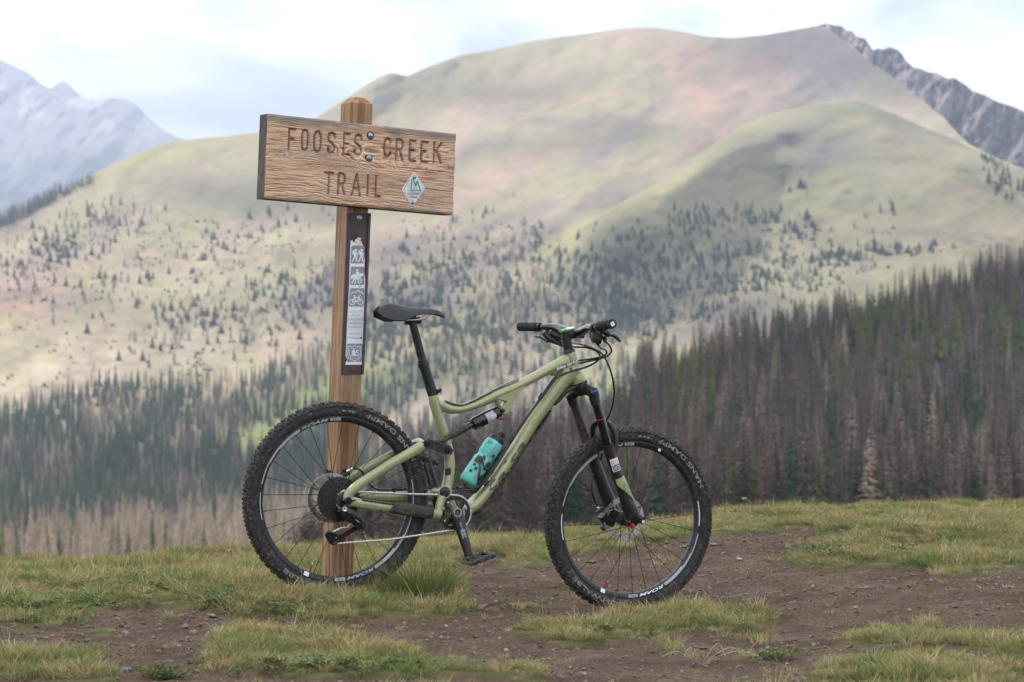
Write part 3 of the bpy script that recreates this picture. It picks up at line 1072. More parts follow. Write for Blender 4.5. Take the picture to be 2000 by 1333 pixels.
# tree line on the left skyline
for _ in range(260):
    px = RNG.uniform(-30, 185); py = float(MAIN_TOP(np.array(px))) + RNG.uniform(2, 16)
    plant(px, py, main_pos, 'dead' if RNG.random() < .6 else 'spruce', RNG.uniform(8, 14) * (1 - 0.35 * (px > 120)), 'skyline')
HP = [(1290, 470, 90, 26, -10, 40), (1380, 430, 60, 22, 0, 46), (1480, 430, 70, 20, 0, 50), (1250, 530, 120, 30, -10, 66), (1420, 500, 130, 28, -8, 110), (1560, 450, 60, 14, 0, 26), (1650, 500, 80, 14, -5, 50),
      (1780, 490, 110, 8, -4, 40), (1930, 310, 30, 12, 40, 26), (1960, 360, 40, 30, 10, 40), (1400, 560, 160, 30, -8, 120), (1560, 540, 120, 24, -8, 90), (1700, 420, 60, 20, 0, 8), (1560, 370, 60, 10, 0, 5), (1200, 590, 90, 30, 0, 60), (1350, 610, 120, 22, 0, 70)]
for cx, cy, rx, ry, an, num in HP:
    for _ in range(int(num * 1.35)):
        u, v = RNG.normal() * .6, RNG.normal() * .6
        px = cx + u * rx; py = cy + v * ry + u * rx * math.tan(rad(an))
        if py < float(HILL_TOP(np.array(px))) + 8: continue
        kind = 'dead' if NZ[6].fbm(px / 50, py / 30, 2) > 0.13 else 'spruce'
        plant(px, py, open_D, kind, 2.2 + 7.0 * RNG.random() ** 1.4, 'hill', RNG.uniform(1.4, 2.4))

# low wind-cut scrub between the trees, in streaks along the slope
for _ in range(2600):
    px = RNG.uniform(-60, 1750); py = RNG.uniform(430, 760)
    top = float(MAIN_TOP(np.array(px))) if px < 1100 else float(HILL_TOP(np.array(px)))
    if py < top + 70 or py > float(FOREST_EDGE(px)) + 10: continue
    if px > 1240 and py > float(WOOD_TOP(np.array(px))) - 20: continue
    if NZ[2].fbm((px * .9 - py * .4) / 70, (px * .4 + py * .9) / 16, 3) < 0.03: continue
    plant(px, py, main_pos if px < 1010 else open_D, 'spruce', RNG.uniform(1.2, 2.6), 'scrub', RNG.uniform(3.0, 6.0))

LABELS = {
    ('wood', 'dead'): ('bare grey-brown dead spruce in the dense dead stand on the near right slope', 'dead spruces on the near right slope'),
    ('wood', 'pale'): ('pale bleached dead spruce standing out in the dark dead stand on the right slope', 'pale snags on the near right slope'),
    ('wood', 'olive'): ('yellow-green living spruce among the dead trees on the right slope', 'yellow-green spruces among the dead stand'),
    ('wood', 'spruce'): ('dark green living spruce among the dead trees on the right slope', 'dark green spruces among the dead stand'),
    ('valley', 'pale'): ('pale tan bleached spruce in the strip of dead trees beyond the left grass edge', 'pale dead spruces beyond the left grass edge'),
    ('valley', 'dead'): ('purple-grey dead spruce in the mixed forest on the valley floor', 'dead spruces in the valley forest'),
    ('valley', 'spruce'): ('dark green spruce in the mixed forest on the valley floor', 'green spruces in the valley forest'),
    ('valley', 'olive'): ('yellow-green spruce among the pale dead trees beyond the left grass edge', 'yellow-green spruces beyond the left grass edge'),
}
trees.sort(key=lambda t: -t[8])
chosen, rest = [], []
nlive = ndead = 0
for t in trees:
    kind, zone, hpx, px, py = t[0], t[7], t[8], t[9], t[10]
    top = py - hpx
    seen = top < (1060 - 60 * (px > 1050)) and -10 < px < 2010 and (zone, kind) in LABELS
    is_dead = kind in ('dead', 'pale')
    if seen and is_dead and ndead < 300:
        ndead += 1; chosen.append(t)
    elif seen and not is_dead and nlive < 300:
        nlive += 1; chosen.append(t)
    else:
        rest.append(t)
for (kind, v, x, y, z, h, rot, zone, hpx, px, py, wide) in chosen:
    lab, grp = LABELS[(zone, kind)]
    is_dead = kind in ('dead', 'pale')
    e = link('dead_spruce' if is_dead else 'spruce_tree', None, label=lab, cat='dead tree' if is_dead else 'tree', group=grp)
    e.location = (x, y, z); e.rotation_euler = (0, 0, rot); e.scale = (h, h, h)
    tr, cr = TREE[kind][v]
    link('trunk', tr, e); link('crown', cr, e)


def scatter(name, label, pts, rots, scales, idx, sources, kind='stuff'):
    """instances of the source meshes on points, one countless thing"""
    me = bpy.data.meshes.new(name)
    n = len(pts)
    me.vertices.add(n)
    me.vertices.foreach_set('co', np.asarray(pts, dtype=np.float32).reshape(-1))
    a = me.attributes.new('rot', 'FLOAT_VECTOR', 'POINT'); a.data.foreach_set('vector', np.asarray(rots, dtype=np.float32).reshape(-1))
    a = me.attributes.new('scl', 'FLOAT_VECTOR', 'POINT'); a.data.foreach_set('vector', np.asarray(scales, dtype=np.float32).reshape(-1))
    a = me.attributes.new('pick', 'INT', 'POINT'); a.data.foreach_set('value', np.asarray(idx, dtype=np.int32))
    cl = bpy.data.collections.new(name + '_sources')
    for k, src in enumerate(sources):
        o = bpy.data.objects.new('%s_source_%02d' % (name, k), src)
        cl.objects.link(o)
    ng = bpy.data.node_groups.new(name + '_scatter', 'GeometryNodeTree')
    ng.interface.new_socket('Geometry', in_out='INPUT', socket_type='NodeSocketGeometry')
    ng.interface.new_socket('Geometry', in_out='OUTPUT', socket_type='NodeSocketGeometry')
    N, L = ng.nodes, ng.links
    gi = N.new('NodeGroupInput'); go = N.new('NodeGroupOutput')
    ip = N.new('GeometryNodeInstanceOnPoints')
    ci = N.new('GeometryNodeCollectionInfo')
    ci.inputs['Collection'].default_value = cl
    ci.inputs['Separate Children'].default_value = True
    ci.inputs['Reset Children'].default_value = True
    ip.inputs['Pick Instance'].default_value = True
    def attr(nm, typ):
        q = N.new('GeometryNodeInputNamedAttribute'); q.data_type = typ; q.inputs['Name'].default_value = nm
        return q.outputs['Attribute']
    er = N.new('FunctionNodeEulerToRotation')
    L.new(attr('rot', 'FLOAT_VECTOR'), er.inputs[0])
    L.new(er.outputs[0], ip.inputs['Rotation'])
    L.new(attr('scl', 'FLOAT_VECTOR'), ip.inputs['Scale'])
    L.new(attr('pick', 'INT'), ip.inputs['Instance Index'])
    L.new(gi.outputs[0], ip.inputs['Points'])
    L.new(ci.outputs['Instances'], ip.inputs['Instance'])
    L.new(ip.outputs['Instances'], go.inputs[0])
    o = link(name, me, kind=kind, label=label)
    md = o.modifiers.new('scatter', 'NODES')
    md.node_group = ng
    return o


srcs = []
order = {}
for k in KINDS:
    for v in range(4):
        tr, cr = TREE[k][v]
        V = [tuple(q.co) for q in tr.vertices]; o = len(V)
        Fc = [tuple(p.vertices) for p in tr.polygons]
        V += [tuple(q.co) for q in cr.vertices]
        nt_ = len(Fc)
        Fc += [tuple(i + o for i in p.vertices) for p in cr.polygons]
        me = bpy.data.meshes.new('whole_tree')
        me.from_pydata(V, [], Fc)
        me.materials.append(tr.materials[0]); me.materials.append(cr.materials[0])
        me.polygons.foreach_set('material_index', [0] * nt_ + [1] * (len(Fc) - nt_))
        a = me.attributes.new('shade', 'FLOAT', 'POINT')
        sh = np.zeros(len(V), dtype=np.float32)
        tmp = np.zeros(len(cr.vertices), dtype=np.float32)
        cr.attributes['shade'].data.foreach_get('value', tmp)
        sh[o:] = tmp
        a.data.foreach_set('value', sh)
        order[(k, v)] = len(srcs)
        srcs.append(me)
scatter('forest', 'far forest of green and dead spruces across the slopes and valley',
        [(t[2], t[3], t[4]) for t in rest], [(0, 0, t[6]) for t in rest], [(t[5] * t[11], t[5] * t[11], t[5]) for t in rest], [order[(t[0], t[1])] for t in rest], srcs)
print('trees', len(trees), 'single', len(chosen))

# ------------------------------------------------------------------ the near ground
# (px, py, distance) measured along the path, the turf and the far edge
CTRL = [(-100, 1333, 6.55), (250, 1333, 6.55), (600, 1333, 6.5), (1000, 1333, 6.6), (1400, 1333, 6.65), (1800, 1333, 6.6), (2100, 1333, 6.5),
        (100, 1240, 7.6), (400, 1230, 7.75), (700, 1225, 7.85), (1000, 1240, 7.9), (1200, 1250, 8.05), (1500, 1240, 8.1), (1800, 1240, 7.8), (2050, 1240, 7.7),
        (100, 1170, 8.6), (400, 1170, 8.55), (656, 1166, 8.66), (850, 1165, 8.75), (1000, 1175, 8.8), (1200, 1196, 9.10), (1340, 1192, 9.05), (1500, 1165, 9.15), (1800, 1150, 9.0), (2050, 1140, 9.0),
        (100, 1138, 9.7), (400, 1132, 9.75), (660, 1128, 9.8), (860, 1118, 9.9), (1050, 1110, 10.0), (1250, 1110, 10.3), (1500, 1095, 10.4), (1800, 1085, 10.4), (2050, 1085, 10.4),
        (50, 1112, 10.5), (350, 1102, 10.6), (600, 1088, 10.9), (850, 1070, 11.5), (1050, 1066, 11.6), (1250, 1050, 12.0), (1420, 1040, 11.4), (1600, 1035, 11.2), (1800, 1040, 11.1), (2050, 1040, 11.0),
        (1420, 1014, 12.6), (1600, 1008, 12.8), (1800, 1003, 12.9), (2050, 1006, 12.9)]
CP = np.array([[PX(*c).x, PX(*c).y, PX(*c).z] for c in CTRL])


def edge_y(x):
    """where the meadow starts to fall into the valley"""
    return np.interp(x, [-4, -2.2, -0.9, -0.3, 0.2, 0.9, 1.3, 2.8, 5], [10.5, 10.5, 10.9, 11.6, 11.8, 12.4, 12.9, 13.2, 13.2])


def ground_base(x, y):
    x = np.asarray(x, float); y = np.asarray(y, float)
    xc = np.clip(x, -2.6, 3.2); yc = np.clip(y, 6.0, 13.3)
    shp = xc.shape
    xf, yf = xc.ravel(), yc.ravel()
    out = np.empty(xf.shape)
    for i in range(0, len(xf), 40000):
        dx = (xf[i:i + 40000, None] - CP[None, :, 0]) / 0.52
        dy = (yf[i:i + 40000, None] - CP[None, :, 1]) / 0.48
        w = np.exp(-(dx * dx + dy * dy)) + 1e-5 / (1 + dx * dx + dy * dy)
        out[i:i + 40000] = (w * CP[None, :, 2]).sum(1) / w.sum(1)
    z = out.reshape(shp)
    d = np.clip(y - edge_y(x), 0, None)
    z = z - (0.165 * d + 2.6 * (1 - np.exp(-d / 7.0)) * sstep(0, 2.0, d))
    far = np.hypot(x, np.minimum(y - 9, 0))
    z = z + sstep(8, 60, far) * 3.0 * NZ[5].fbm(x / 30, y / 30, 3)
    return z


GR = [  # grass in photograph pixels: cx, cy, rx, ry, strength
    (100, 1120, 330, 66, 1.5), (420, 1125, 260, 50, 1.4), (70, 1195, 150, 36, 1.3), (260, 1150, 150, 34, 1.0), (640, 1175, 245, 44, 1.6), (540, 1150, 130, 40, 1.2), (820, 1195, 110, 20, 0.9), (620, 1095, 260, 34, 1.4),
    (830, 1150, 80, 40, 1.4), (960, 1065, 150, 34, 1.3), (850, 1085, 80, 30, 1.0), (1150, 1050, 170, 30, 1.3), (1000, 1110, 90, 14, 0.7), (1300, 1030, 160, 30, 1.2), (1060, 1090, 60, 14, 0.6),
    (1480, 1000, 170, 34, 1.5), (1700, 1005, 200, 38, 1.6), (1950, 1010, 200, 42, 1.6), (1750, 1075, 190, 34, 1.5), (1620, 1095, 80, 18, 0.8), (1930, 1070, 150, 40, 1.5), (1860, 1128, 60, 7, 0.6), (1820, 1105, 130, 14, 0.9),
    (1345, 1216, 145, 22, 1.5), (1440, 1218, 70, 18, 1.1), (1230, 1225, 60, 16, 1.0), (1050, 1192, 60, 7, 0.7), (1080, 1236, 80, 13, 1.1), (1170, 1250, 90, 16, 1.1), (1120, 1258, 60, 10, 0.8), (1260, 1240, 60, 9, 0.7),
    (60, 1302, 150, 26, 1.5), (170, 1330, 90, 16, 1.0), (560, 1285, 170, 34, 1.5), (470, 1255, 80, 22, 1.2), (650, 1310, 200, 28, 1.3), (790, 1290, 90, 10, 0.6), (640, 1265, 60, 14, 0.9), (900, 1322, 90, 12, 0.7), (1010, 1330, 60, 14, 0.8), (300, 1318, 60, 10, 0.5),
    (1700, 1322, 130, 28, 1.5), (1850, 1325, 180, 28, 1.4), (1720, 1258, 90, 12, 1.0), (1870, 1262, 140, 12, 1.1), (1980, 1270, 60, 20, 1.0), (1812, 1224, 28, 8, 1.0), (1700, 1228, 50, 8, 0.9), (1810, 1285, 40, 8, 0.5),
    (1440, 1292, 40, 8, 0.8), (1310, 1276, 22, 7, 0.8), (1480, 1262, 36, 6, 0.7), (1360, 1285, 30, 6, 0.6), (1030, 1320, 40, 14, 0.7), (1290, 1262, 26, 6, 0.7), (1130, 1150, 40, 6, 0.4), (380, 1180, 30, 9, 0.5), (200, 1240, 40, 9, 0.6), (320, 1212, 36, 6, 0.5)]


def grass_mask(x, y, z):
    yy = np.maximum(y, 3.0)
    px = 1000 + F * x / yy; py = YH + (H - z) * F / yy
    s_ = np.zeros(np.shape(x))
    for cx, cy, rx, ry, k in GR:
        u = (px - cx) / rx; v = (py - cy) / ry
        s_ = s_ + k * np.exp(-(u * u + v * v) ** 1.5)
    n = NZ[2].fbm(x / 0.22, y / 0.22, 5, 0.6)
    s_ = s_ + n * 1.9
    inside = (y > 6.2) & (y < edge_y(x) + 0.3) & (px > -60) & (px < 2060)
    out = 0.9 + NZ[3].fbm(x / 0.9, y / 0.9, 3) * 4.0
    bare = blob(px, py, 950, 1100, 50, 8) + blob(px, py, 1500, 1062, 70, 7) + blob(px, py, 850, 1100, 40, 7)
    return np.where(inside, s_ - bare * 1.2, np.where(y > edge_y(x), 1.2, out))


def ground_z(x, y, detail=True):
    z0 = ground_base(x, y)
    g = grass_mask(x, y, z0)
    k = sstep(0.50, 0.72, g)
    z = z0 + 0.016 * k + 0.022 * sstep(0.6, 1.6, g) * (0.4 + 1.3 * NZ[4].fbm(x / 0.12, y / 0.12, 3))
    z = z + 0.022 * NZ[6].fbm(x / 0.35, y / 0.35, 3) - (1 - k) * 0.014 * np.exp(-((y - 9.35 + 0.22 * x + 0.1 * np.sin(x * 2.3)) / 0.07) ** 2) + (1 - k) * (0.018 * NZ[7].fbm(x / 0.05, y / 0.05, 3) + 0.004 * NZ[8].n(x / 0.012, y / 0.012))
    return z, k, g


def grow(a, step, stop, f=1.22):
    out = []
    while abs(a) < abs(stop) and len(out) < 90:
        step *= f; a += step
        out.append(a)
    return out


gx = list(np.arange(-3.2, 3.21, 0.024)); gx = [-v for v in grow(3.2, 0.03, 650)][::-1] + gx + grow(3.2, 0.03, 650)
gy = list(np.arange(5.7, 13.9, 0.024))
b_, st = 5.7, 0.03; lowr = []
while b_ > -60:
    st *= 1.2; b_ -= st; lowr.append(b_)
gy = lowr[::-1] + gy + grow(gy[-1], 0.03, 430)
GXX, GYY = np.meshgrid(np.array(gx), np.array(gy))
GZ, GK, GG = ground_z(GXX, GYY)
# press the ground to the two wheels
for cx, cy, cz in ((PX(656, 1166, 8.66)), (PX(1201, 1196, 9.13)), ):
    pass


def wheel_fix(x, y, z):
    for (qx, qy, qz) in WHEEL_SPOTS:
        w = np.exp(-(((x - qx) / 0.16) ** 2 + ((y - qy) / 0.12) ** 2))
        z = z * (1 - w) + (qz - 0.004) * w
    return z


WHEEL_SPOTS = [tuple(PX(656, 1167, 8.66)), tuple(PX(1229, 1196, 9.13))]
GZ = wheel_fix(GXX, GYY, GZ)

m, nt, bs = nodes_of('ground_soil')
at = nt.nodes.new('ShaderNodeAttribute'); at.attribute_name = 'turf'
n1 = noise_node(nt, 3.5, 6, 0.65)
soil = ramp(nt, n1, [(0.30, (0.066, 0.038, 0.024)), (0.5, (0.122, 0.076, 0.048)), (0.72, (0.19, 0.134, 0.092))])
n2 = noise_node(nt, 70, 6, 0.75)
soil = mixc(nt, ramp(nt, n2, [(0.40, 0.85), (0.55, 0.0)]), soil, (0.040, 0.028, 0.024))
vt = nt.nodes.new('ShaderNodeTexVoronoi'); vt.inputs['Scale'].default_value = 85
tc = nt.nodes.new('ShaderNodeTexCoord'); nt.links.new(tc.outputs['Object'], vt.inputs['Vector'])
spk = ramp(nt, vt.outputs['Distance'], [(0.12, 1.0), (0.22, 0.0)])
soil = mixc(nt, spk, soil, (0.20, 0.165, 0.14))
thatch = ramp(nt, noise_node(nt, 9, 5, 0.6), [(0.3, (0.055, 0.060, 0.022)), (0.6, (0.115, 0.105, 0.045)), (0.8, (0.19, 0.155, 0.08))])
c = mixc(nt, at.outputs['Fac'], soil, thatch)
nt.links.new(c, bs.inputs['Base Color'])
bs.inputs['Roughness'].default_value = 0.95
bs.inputs['Specular IOR Level'].default_value = 0.15
bump(nt, bs, n2, 0.8, 0.006)
M['ground'] = m
g_me = grid_mesh('ground', np.stack([GXX, GYY, GZ], -1), M['ground'], None, {'turf': GK})
link('ground', g_me, kind='structure', label='worn brown dirt path through short alpine turf')


def gz_at(x, y):
    x = np.asarray(x, float); y = np.asarray(y, float)
    z, k, g = ground_z(x, y)
    return wheel_fix(x, y, z), k, g


# blades of grass in small tufts
def tuft(seed, n, h, spread, lean, w=0.0011):
    r = random.Random(seed)
    V = []; Fc = []; S = []
    for _ in range(n):
        a = r.uniform(0, 6.283); d = spread * math.sqrt(r.random())
        x0, y0 = d * math.cos(a), d * math.sin(a)
        a2 = a + r.uniform(-1.2, 1.2)
        hh = h * r.uniform(0.45, 1.15)
        ln = lean * r.uniform(0.2, 1.3) * hh
        ca, sa = math.cos(a2), math.sin(a2)
        b = r.uniform(0, 3.14)
        wx, wy = math.cos(b) * w, math.sin(b) * w
        sh = r.random() ** 1.5
        o = len(V)
        for (t, k) in ((0, 1.0), (0.45, 0.85), (0.8, 0.5)):
            cx, cy, cz = x0 + ca * ln * t ** 1.8, y0 + sa * ln * t ** 1.8, hh * t * (1 - 0.12 * t)
            V += [(cx - wx * k, cy - wy * k, cz), (cx + wx * k, cy + wy * k, cz)]
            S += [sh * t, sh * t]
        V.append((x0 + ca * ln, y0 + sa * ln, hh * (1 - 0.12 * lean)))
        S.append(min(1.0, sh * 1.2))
        Fc += [(o, o + 1, o + 3, o + 2), (o + 2, o + 3, o + 5, o + 4), (o + 4, o + 5, o + 6)]
    return V, Fc, S


def tuft_mesh(*a, m):
    V, Fc, S = tuft(*a)
    return leafy_mesh('tuft', V, Fc, S, M[m])


def rosette(seed, n, L):
    r = random.Random(seed); V = []; Fc = []; S = []
    for _ in range(n):
        a = r.uniform(0, 6.283); d = r.uniform(0, 0.03); l = L * r.uniform(.6, 1.2)
        ca, sa = math.cos(a), math.sin(a); z = r.uniform(0.004, 0.028)
        w = l * r.uniform(.22, .34); o = len(V); sh = r.random() * .5
        bx, by = d * ca, d * sa
        V += [(bx, by, z), (bx + ca * l * .5 - sa * w, by + sa * l * .5 + ca * w, z + .008), (bx + ca * l, by + sa * l, z + .003), (bx + ca * l * .5 + sa * w, by + sa * l * .5 - ca * w, z + .008)]
        S += [sh] * 4
        Fc += [(o, o + 1, o + 2), (o, o + 2, o + 3)]
    return leafy_mesh('herb', V, Fc, S, M['herb'])


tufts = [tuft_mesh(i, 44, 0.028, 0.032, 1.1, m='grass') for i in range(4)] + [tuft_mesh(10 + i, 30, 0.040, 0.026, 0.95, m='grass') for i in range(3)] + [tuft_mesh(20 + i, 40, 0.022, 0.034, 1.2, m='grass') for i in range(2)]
tufts += [tuft_mesh(30 + i, 5, 0.075, 0.035, 0.45, 0.0009, m='stalk') for i in range(2)]
N_ = 90000
xs = RNG.uniform(-3.3, 3.6, N_); ys = 5.9 + (14.4 - 5.9) * RNG.random(N_)
keep = np.abs(xs) < ys * 0.235 + 0.25
xs, ys = xs[keep], ys[keep]
zs, ks, gs = gz_at(xs, ys)
pr = sstep(0.40, 1.15, gs) ** 1.3 * 0.97 + 0.016
keep = RNG.random(len(xs)) < pr
xs, ys, zs, gs = xs[keep], ys[keep], zs[keep], gs[keep]
clump = 0.70 + 1.9 * (NZ[9].fbm(xs / 0.16, ys / 0.16, 3) + 0.18)
sc = np.clip(0.55 + 0.40 * sstep(0.4, 1.5, gs), 0.3, 1.2) * np.clip(clump, 0.45, 1.5)
idx = RNG.integers(0, 9, len(xs))
idx = np.where(RNG.random(len(xs)) < 0.045, 9 + (idx % 2), idx)
scatter('grass', 'short yellow-green alpine grass in worn patches beside the dirt path', np.stack([xs, ys, zs - 0.002], 1), np.stack([RNG.normal(0, .1, len(xs)), RNG.normal(0, .1, len(xs)), RNG.uniform(0, 6.28, len(xs))], 1),
        np.stack([sc * 1.05, sc * 1.05, sc * RNG.uniform(.75, 1.3, len(xs))], 1), idx, tufts)
print('tufts', len(xs))

# low leafy herbs in the turf
hx, hy = [], []
for cx, cy, rx, ry, num in [(90, 1190, 150, 40, 700), (250, 1165, 120, 26, 250), (450, 1188, 60, 16, 300), (560, 1205, 110, 12, 200), (450, 1120, 60, 20, 120), (1760, 1075, 110, 22, 350), (1620, 1095, 60, 14, 120), (1440, 1010, 60, 16, 120), (640, 1322, 180, 10, 200),
                           (1300, 1222, 40, 8, 90), (1180, 1252, 40, 8, 80), (330, 1325, 60, 8, 80), (1500, 1290, 60, 8, 60), (1700, 1040, 200, 30, 200)]:
    for _ in range(int(num * 0.30)):
        px, py = cx + RNG.normal() * rx * .5, cy + RNG.normal() * ry * .5
        if py < 1000: continue
        y = H * F / (py - YH)
        y = min(y, 12.8)
        for _k in range(3):
            zz = float(ground_base(np.array((px - 1000) / F * y), np.array(y)))
            y = (H - zz) * F / (py - YH)
        hx.append((px - 1000) / F * y); hy.append(y)
hx, hy = np.array(hx), np.array(hy)
hz_, _, _ = gz_at(hx, hy)
scatter('leaves', 'low broad-leaved herbs growing through the turf', np.stack([hx, hy, hz_ + 0.004], 1), np.stack([RNG.normal(0, .25, len(hx)), RNG.normal(0, .25, len(hx)), RNG.uniform(0, 6.28, len(hx))], 1),
        np.repeat(RNG.uniform(.35, .85, len(hx))[:, None], 3, 1), RNG.integers(0, 3, len(hx)), [rosette(i, 16, 0.026) for i in range(3)])


# gravel and single stones
def stone_mesh(name, seed, m, flat=0.6, sub=2):
    import bmesh
    bm = bmesh.new()
    bmesh.ops.create_icosphere(bm, subdivisions=sub, radius=1.0)
    r = random.Random(seed)
    cuts = [(Vector((r.uniform(-1, 1), r.uniform(-1, 1), r.uniform(-1, 1))).normalized(), r.uniform(0.45, 0.8)) for _ in range(9)]
    for v in bm.verts:
        for nrm, d in cuts:
            k = v.co.dot(nrm)
            if k > d: v.co -= nrm * (k - d)
        v.co *= 1 + r.uniform(-.04, .04)
        v.co.z *= flat
    me = bpy.data.meshes.new(name); bm.to_mesh(me); bm.free()
    me.materials.append(m)
    return me


def stone_mat(name, a, b):
    m, nt, bs = nodes_of(name)
    oi = nt.nodes.new('ShaderNodeObjectInfo')
    c = ramp(nt, oi.outputs['Random'], [(0.0, a), (1.0, b)])
    c = mixc(nt, ramp(nt, noise_node(nt, 2.2, 5, 0.65), [(0.4, 0.7), (0.62, 0.0)]), c, (0.10, 0.075, 0.062))
    nt.links.new(c, bs.inputs['Base Color']); bs.inputs['Roughness'].default_value = 0.9
    return m


M['stone'] = stone_mat('stone', (0.11, 0.082, 0.066), (0.26, 0.20, 0.16))
M['stone_pale'] = stone_mat('pale_stone', (0.34, 0.27, 0.22), (0.46, 0.38, 0.31))
M['stone_grey'] = stone_mat('grey_stone', (0.17, 0.17, 0.18), (0.24, 0.24, 0.245))
N_ = 90000
xs = RNG.uniform(-3.2, 3.4, N_); ys = 5.9 + (12.4 - 5.9) * RNG.random(N_)
keep = np.abs(xs) < ys * 0.23 + 0.2
xs, ys = xs[keep], ys[keep]
zs, ks, gs = gz_at(xs, ys)
cl = NZ[10].fbm(xs / .4, ys / .4, 3)
keep = (RNG.random(len(xs)) < (1 - sstep(0.35, 0.8, gs)) * np.clip(0.45 + cl * 2.2, 0.08, 1))
xs, ys, zs = xs[keep], ys[keep], zs[keep]
ssz = 0.0018 + 0.0115 * RNG.random(len(xs)) ** 5.0
scatter('gravel', 'small stones and grit lying on the dirt path', np.stack([xs, ys, zs + ssz * 0.2], 1), np.stack([RNG.normal(0, .3, len(xs)), RNG.normal(0, .3, len(xs)), RNG.uniform(0, 6.28, len(xs))], 1),
        np.repeat(ssz[:, None], 3, 1), np.where(RNG.random(len(xs)) < .08, 4, RNG.integers(0, 4, len(xs))), [stone_mesh('pebble', i, M['stone'] if i < 4 else M['stone_pale'], sub=1) for i in range(5)])
print('gravel', len(xs))


def on_ground(px, py):
    y = max(6.2, min(13.0, H * F / (py - YH)))
    for _ in range(6):
        x = (px - 1000) / F * y
        z, _, _ = gz_at(np.array([x]), np.array([y]))
        y = 0.5 * y + 0.5 * (H - float(z[0])) * F / (py - YH)
    x = (px - 1000) / F * y
    z, _, _ = gz_at(np.array([x]), np.array([y]))
    return Vector((x, y, float(z[0])))


for k, (px, py, w, mk, flat, lab) in enumerate([
        (414, 1206, 19, 'stone_pale', .5, 'pale angular stone at the foot of the grass bank left of the rear wheel'),
        (360, 1228, 18, 'stone', .6, 'tan rounded stone on the dirt below the pale angular stone'),
        (390, 1224, 17, 'stone', .65, 'brown stone just right of the tan one on the dirt'),
        (242, 1311, 26, 'stone_grey', .5, 'flat grey stone between the two front left grass patches'),
        (272, 1237, 10, 'stone_grey', .6, 'small grey pebble alone on the dirt at the left'),
        (223, 1234, 12, 'stone', .5, 'small brown pebble beside the left herb patch'),
        (543, 1243, 14, 'stone', .5, 'reddish stone at the top of the front grass clump'),
        (820, 1258, 15, 'stone', .6, 'brown stone on the dirt below the crank'),
        (770, 1263, 13, 'stone_grey', .4, 'flat grey chip on the dirt left of the brown stone'),
        (1477, 1184, 18, 'stone', .65, 'brown rounded stone on the path right of the front wheel'),
        (1366, 1182, 12, 'stone', .6, 'small stone close behind the front wheel grass clump'),
        (1338, 1069, 18, 'stone', .5, 'tan stone behind the front wheel near the rear turf edge'),
        (1157, 1100, 22, 'stone', .4, 'flat tan stone seen through the lower spokes of the front wheel'),
        (1393, 1066, 17, 'stone', .5, 'pinkish stone just right of the front tyre'),
        (1032, 1083, 14, 'stone', .5, 'flat brown stone at the start of the path behind the pedal'),
        (1445, 1095, 17, 'stone_pale', .4, 'pale flat stone on the path left of the right grass bank'),
        (1917, 1027, 18, 'stone_pale', .5, 'pinkish stone at the edge of the upper right turf'),
        (1860, 1277, 20, 'stone_grey', .4, 'grey slab lying in the lower right grass'),
        (80, 1265, 12, 'stone_grey', .5, 'small grey stone in the dirt at the far left'),
        (1160, 1247, 12, 'stone_grey', .5, 'small grey stone in the grass clump before the front wheel'),
        (1840, 1241, 9, 'stone', .7, 'small pebble beside the round tuft on the right path'),
        (30, 1318, 18, 'stone_grey', .5, 'dark grey stone in the bottom left corner grass'),
        (1373, 1268, 14, 'stone_grey', .3, 'thin grey chip beside the dry straw stems'),
        (1078, 1215, 16, 'stone_grey', .4, 'flat grey stone on the dirt left of the front wheel')]):
    p = on_ground(px, py)
    w_m = w / F * p.y / 2
    o = link('stone', stone_mesh('stone', 40 + k, M[mk], flat), label=lab, cat='stone')
    o.location = p + Vector((0, 0, w_m * 0.25)); o.rotation_euler = (random.uniform(-.2, .2), random.uniform(-.2, .2), random.uniform(0, 6)); o.scale = (w_m * 1.25, w_m, w_m)

# the dark tussock beside the rear wheel, and a few taller tufts
for px, py, n, h, sp, ln, lab in [(822, 1172, 420, 0.165, 0.105, 0.95, 'big dark green tussock of long grass at the right foot of the rear wheel'),
                                 (765, 1172, 160, 0.10, 0.07, 0.9, 'smaller dark tussock in front of the rear tyre')]:
    p = on_ground(px, py)
    V, Fc, S = tuft(px, n, h, sp, ln, 0.0014)
    o = link('grass_tussock', leafy_mesh('grass_tussock', V, Fc, S, M['grass_dark']), label=lab, cat='grass tussock')
    o.location = p
# dry straw stems
st = MB(); p = on_ground(1372, 1300)
for k in range(7):
    a = 0.5 + k * 0.42
    st.tube([(0, 0, 0), (0.05 * math.cos(a), -0.02, 0.03), (0.10 * math.cos(a) + 0.02, -0.03, 0.045 + 0.012 * (k % 3)), (0.15 * math.cos(a) + 0.03, -0.03, 0.03)], 0.0011, n=4, sub=3)
M['straw'] = mat('straw', (0.42, 0.36, 0.22), 0.8)
o = link('straw_tuft', st.mesh('straw_tuft', M['straw']), label='few long dry straw stems sprawling on the dirt right of centre', cat='dry grass')
o.location = p


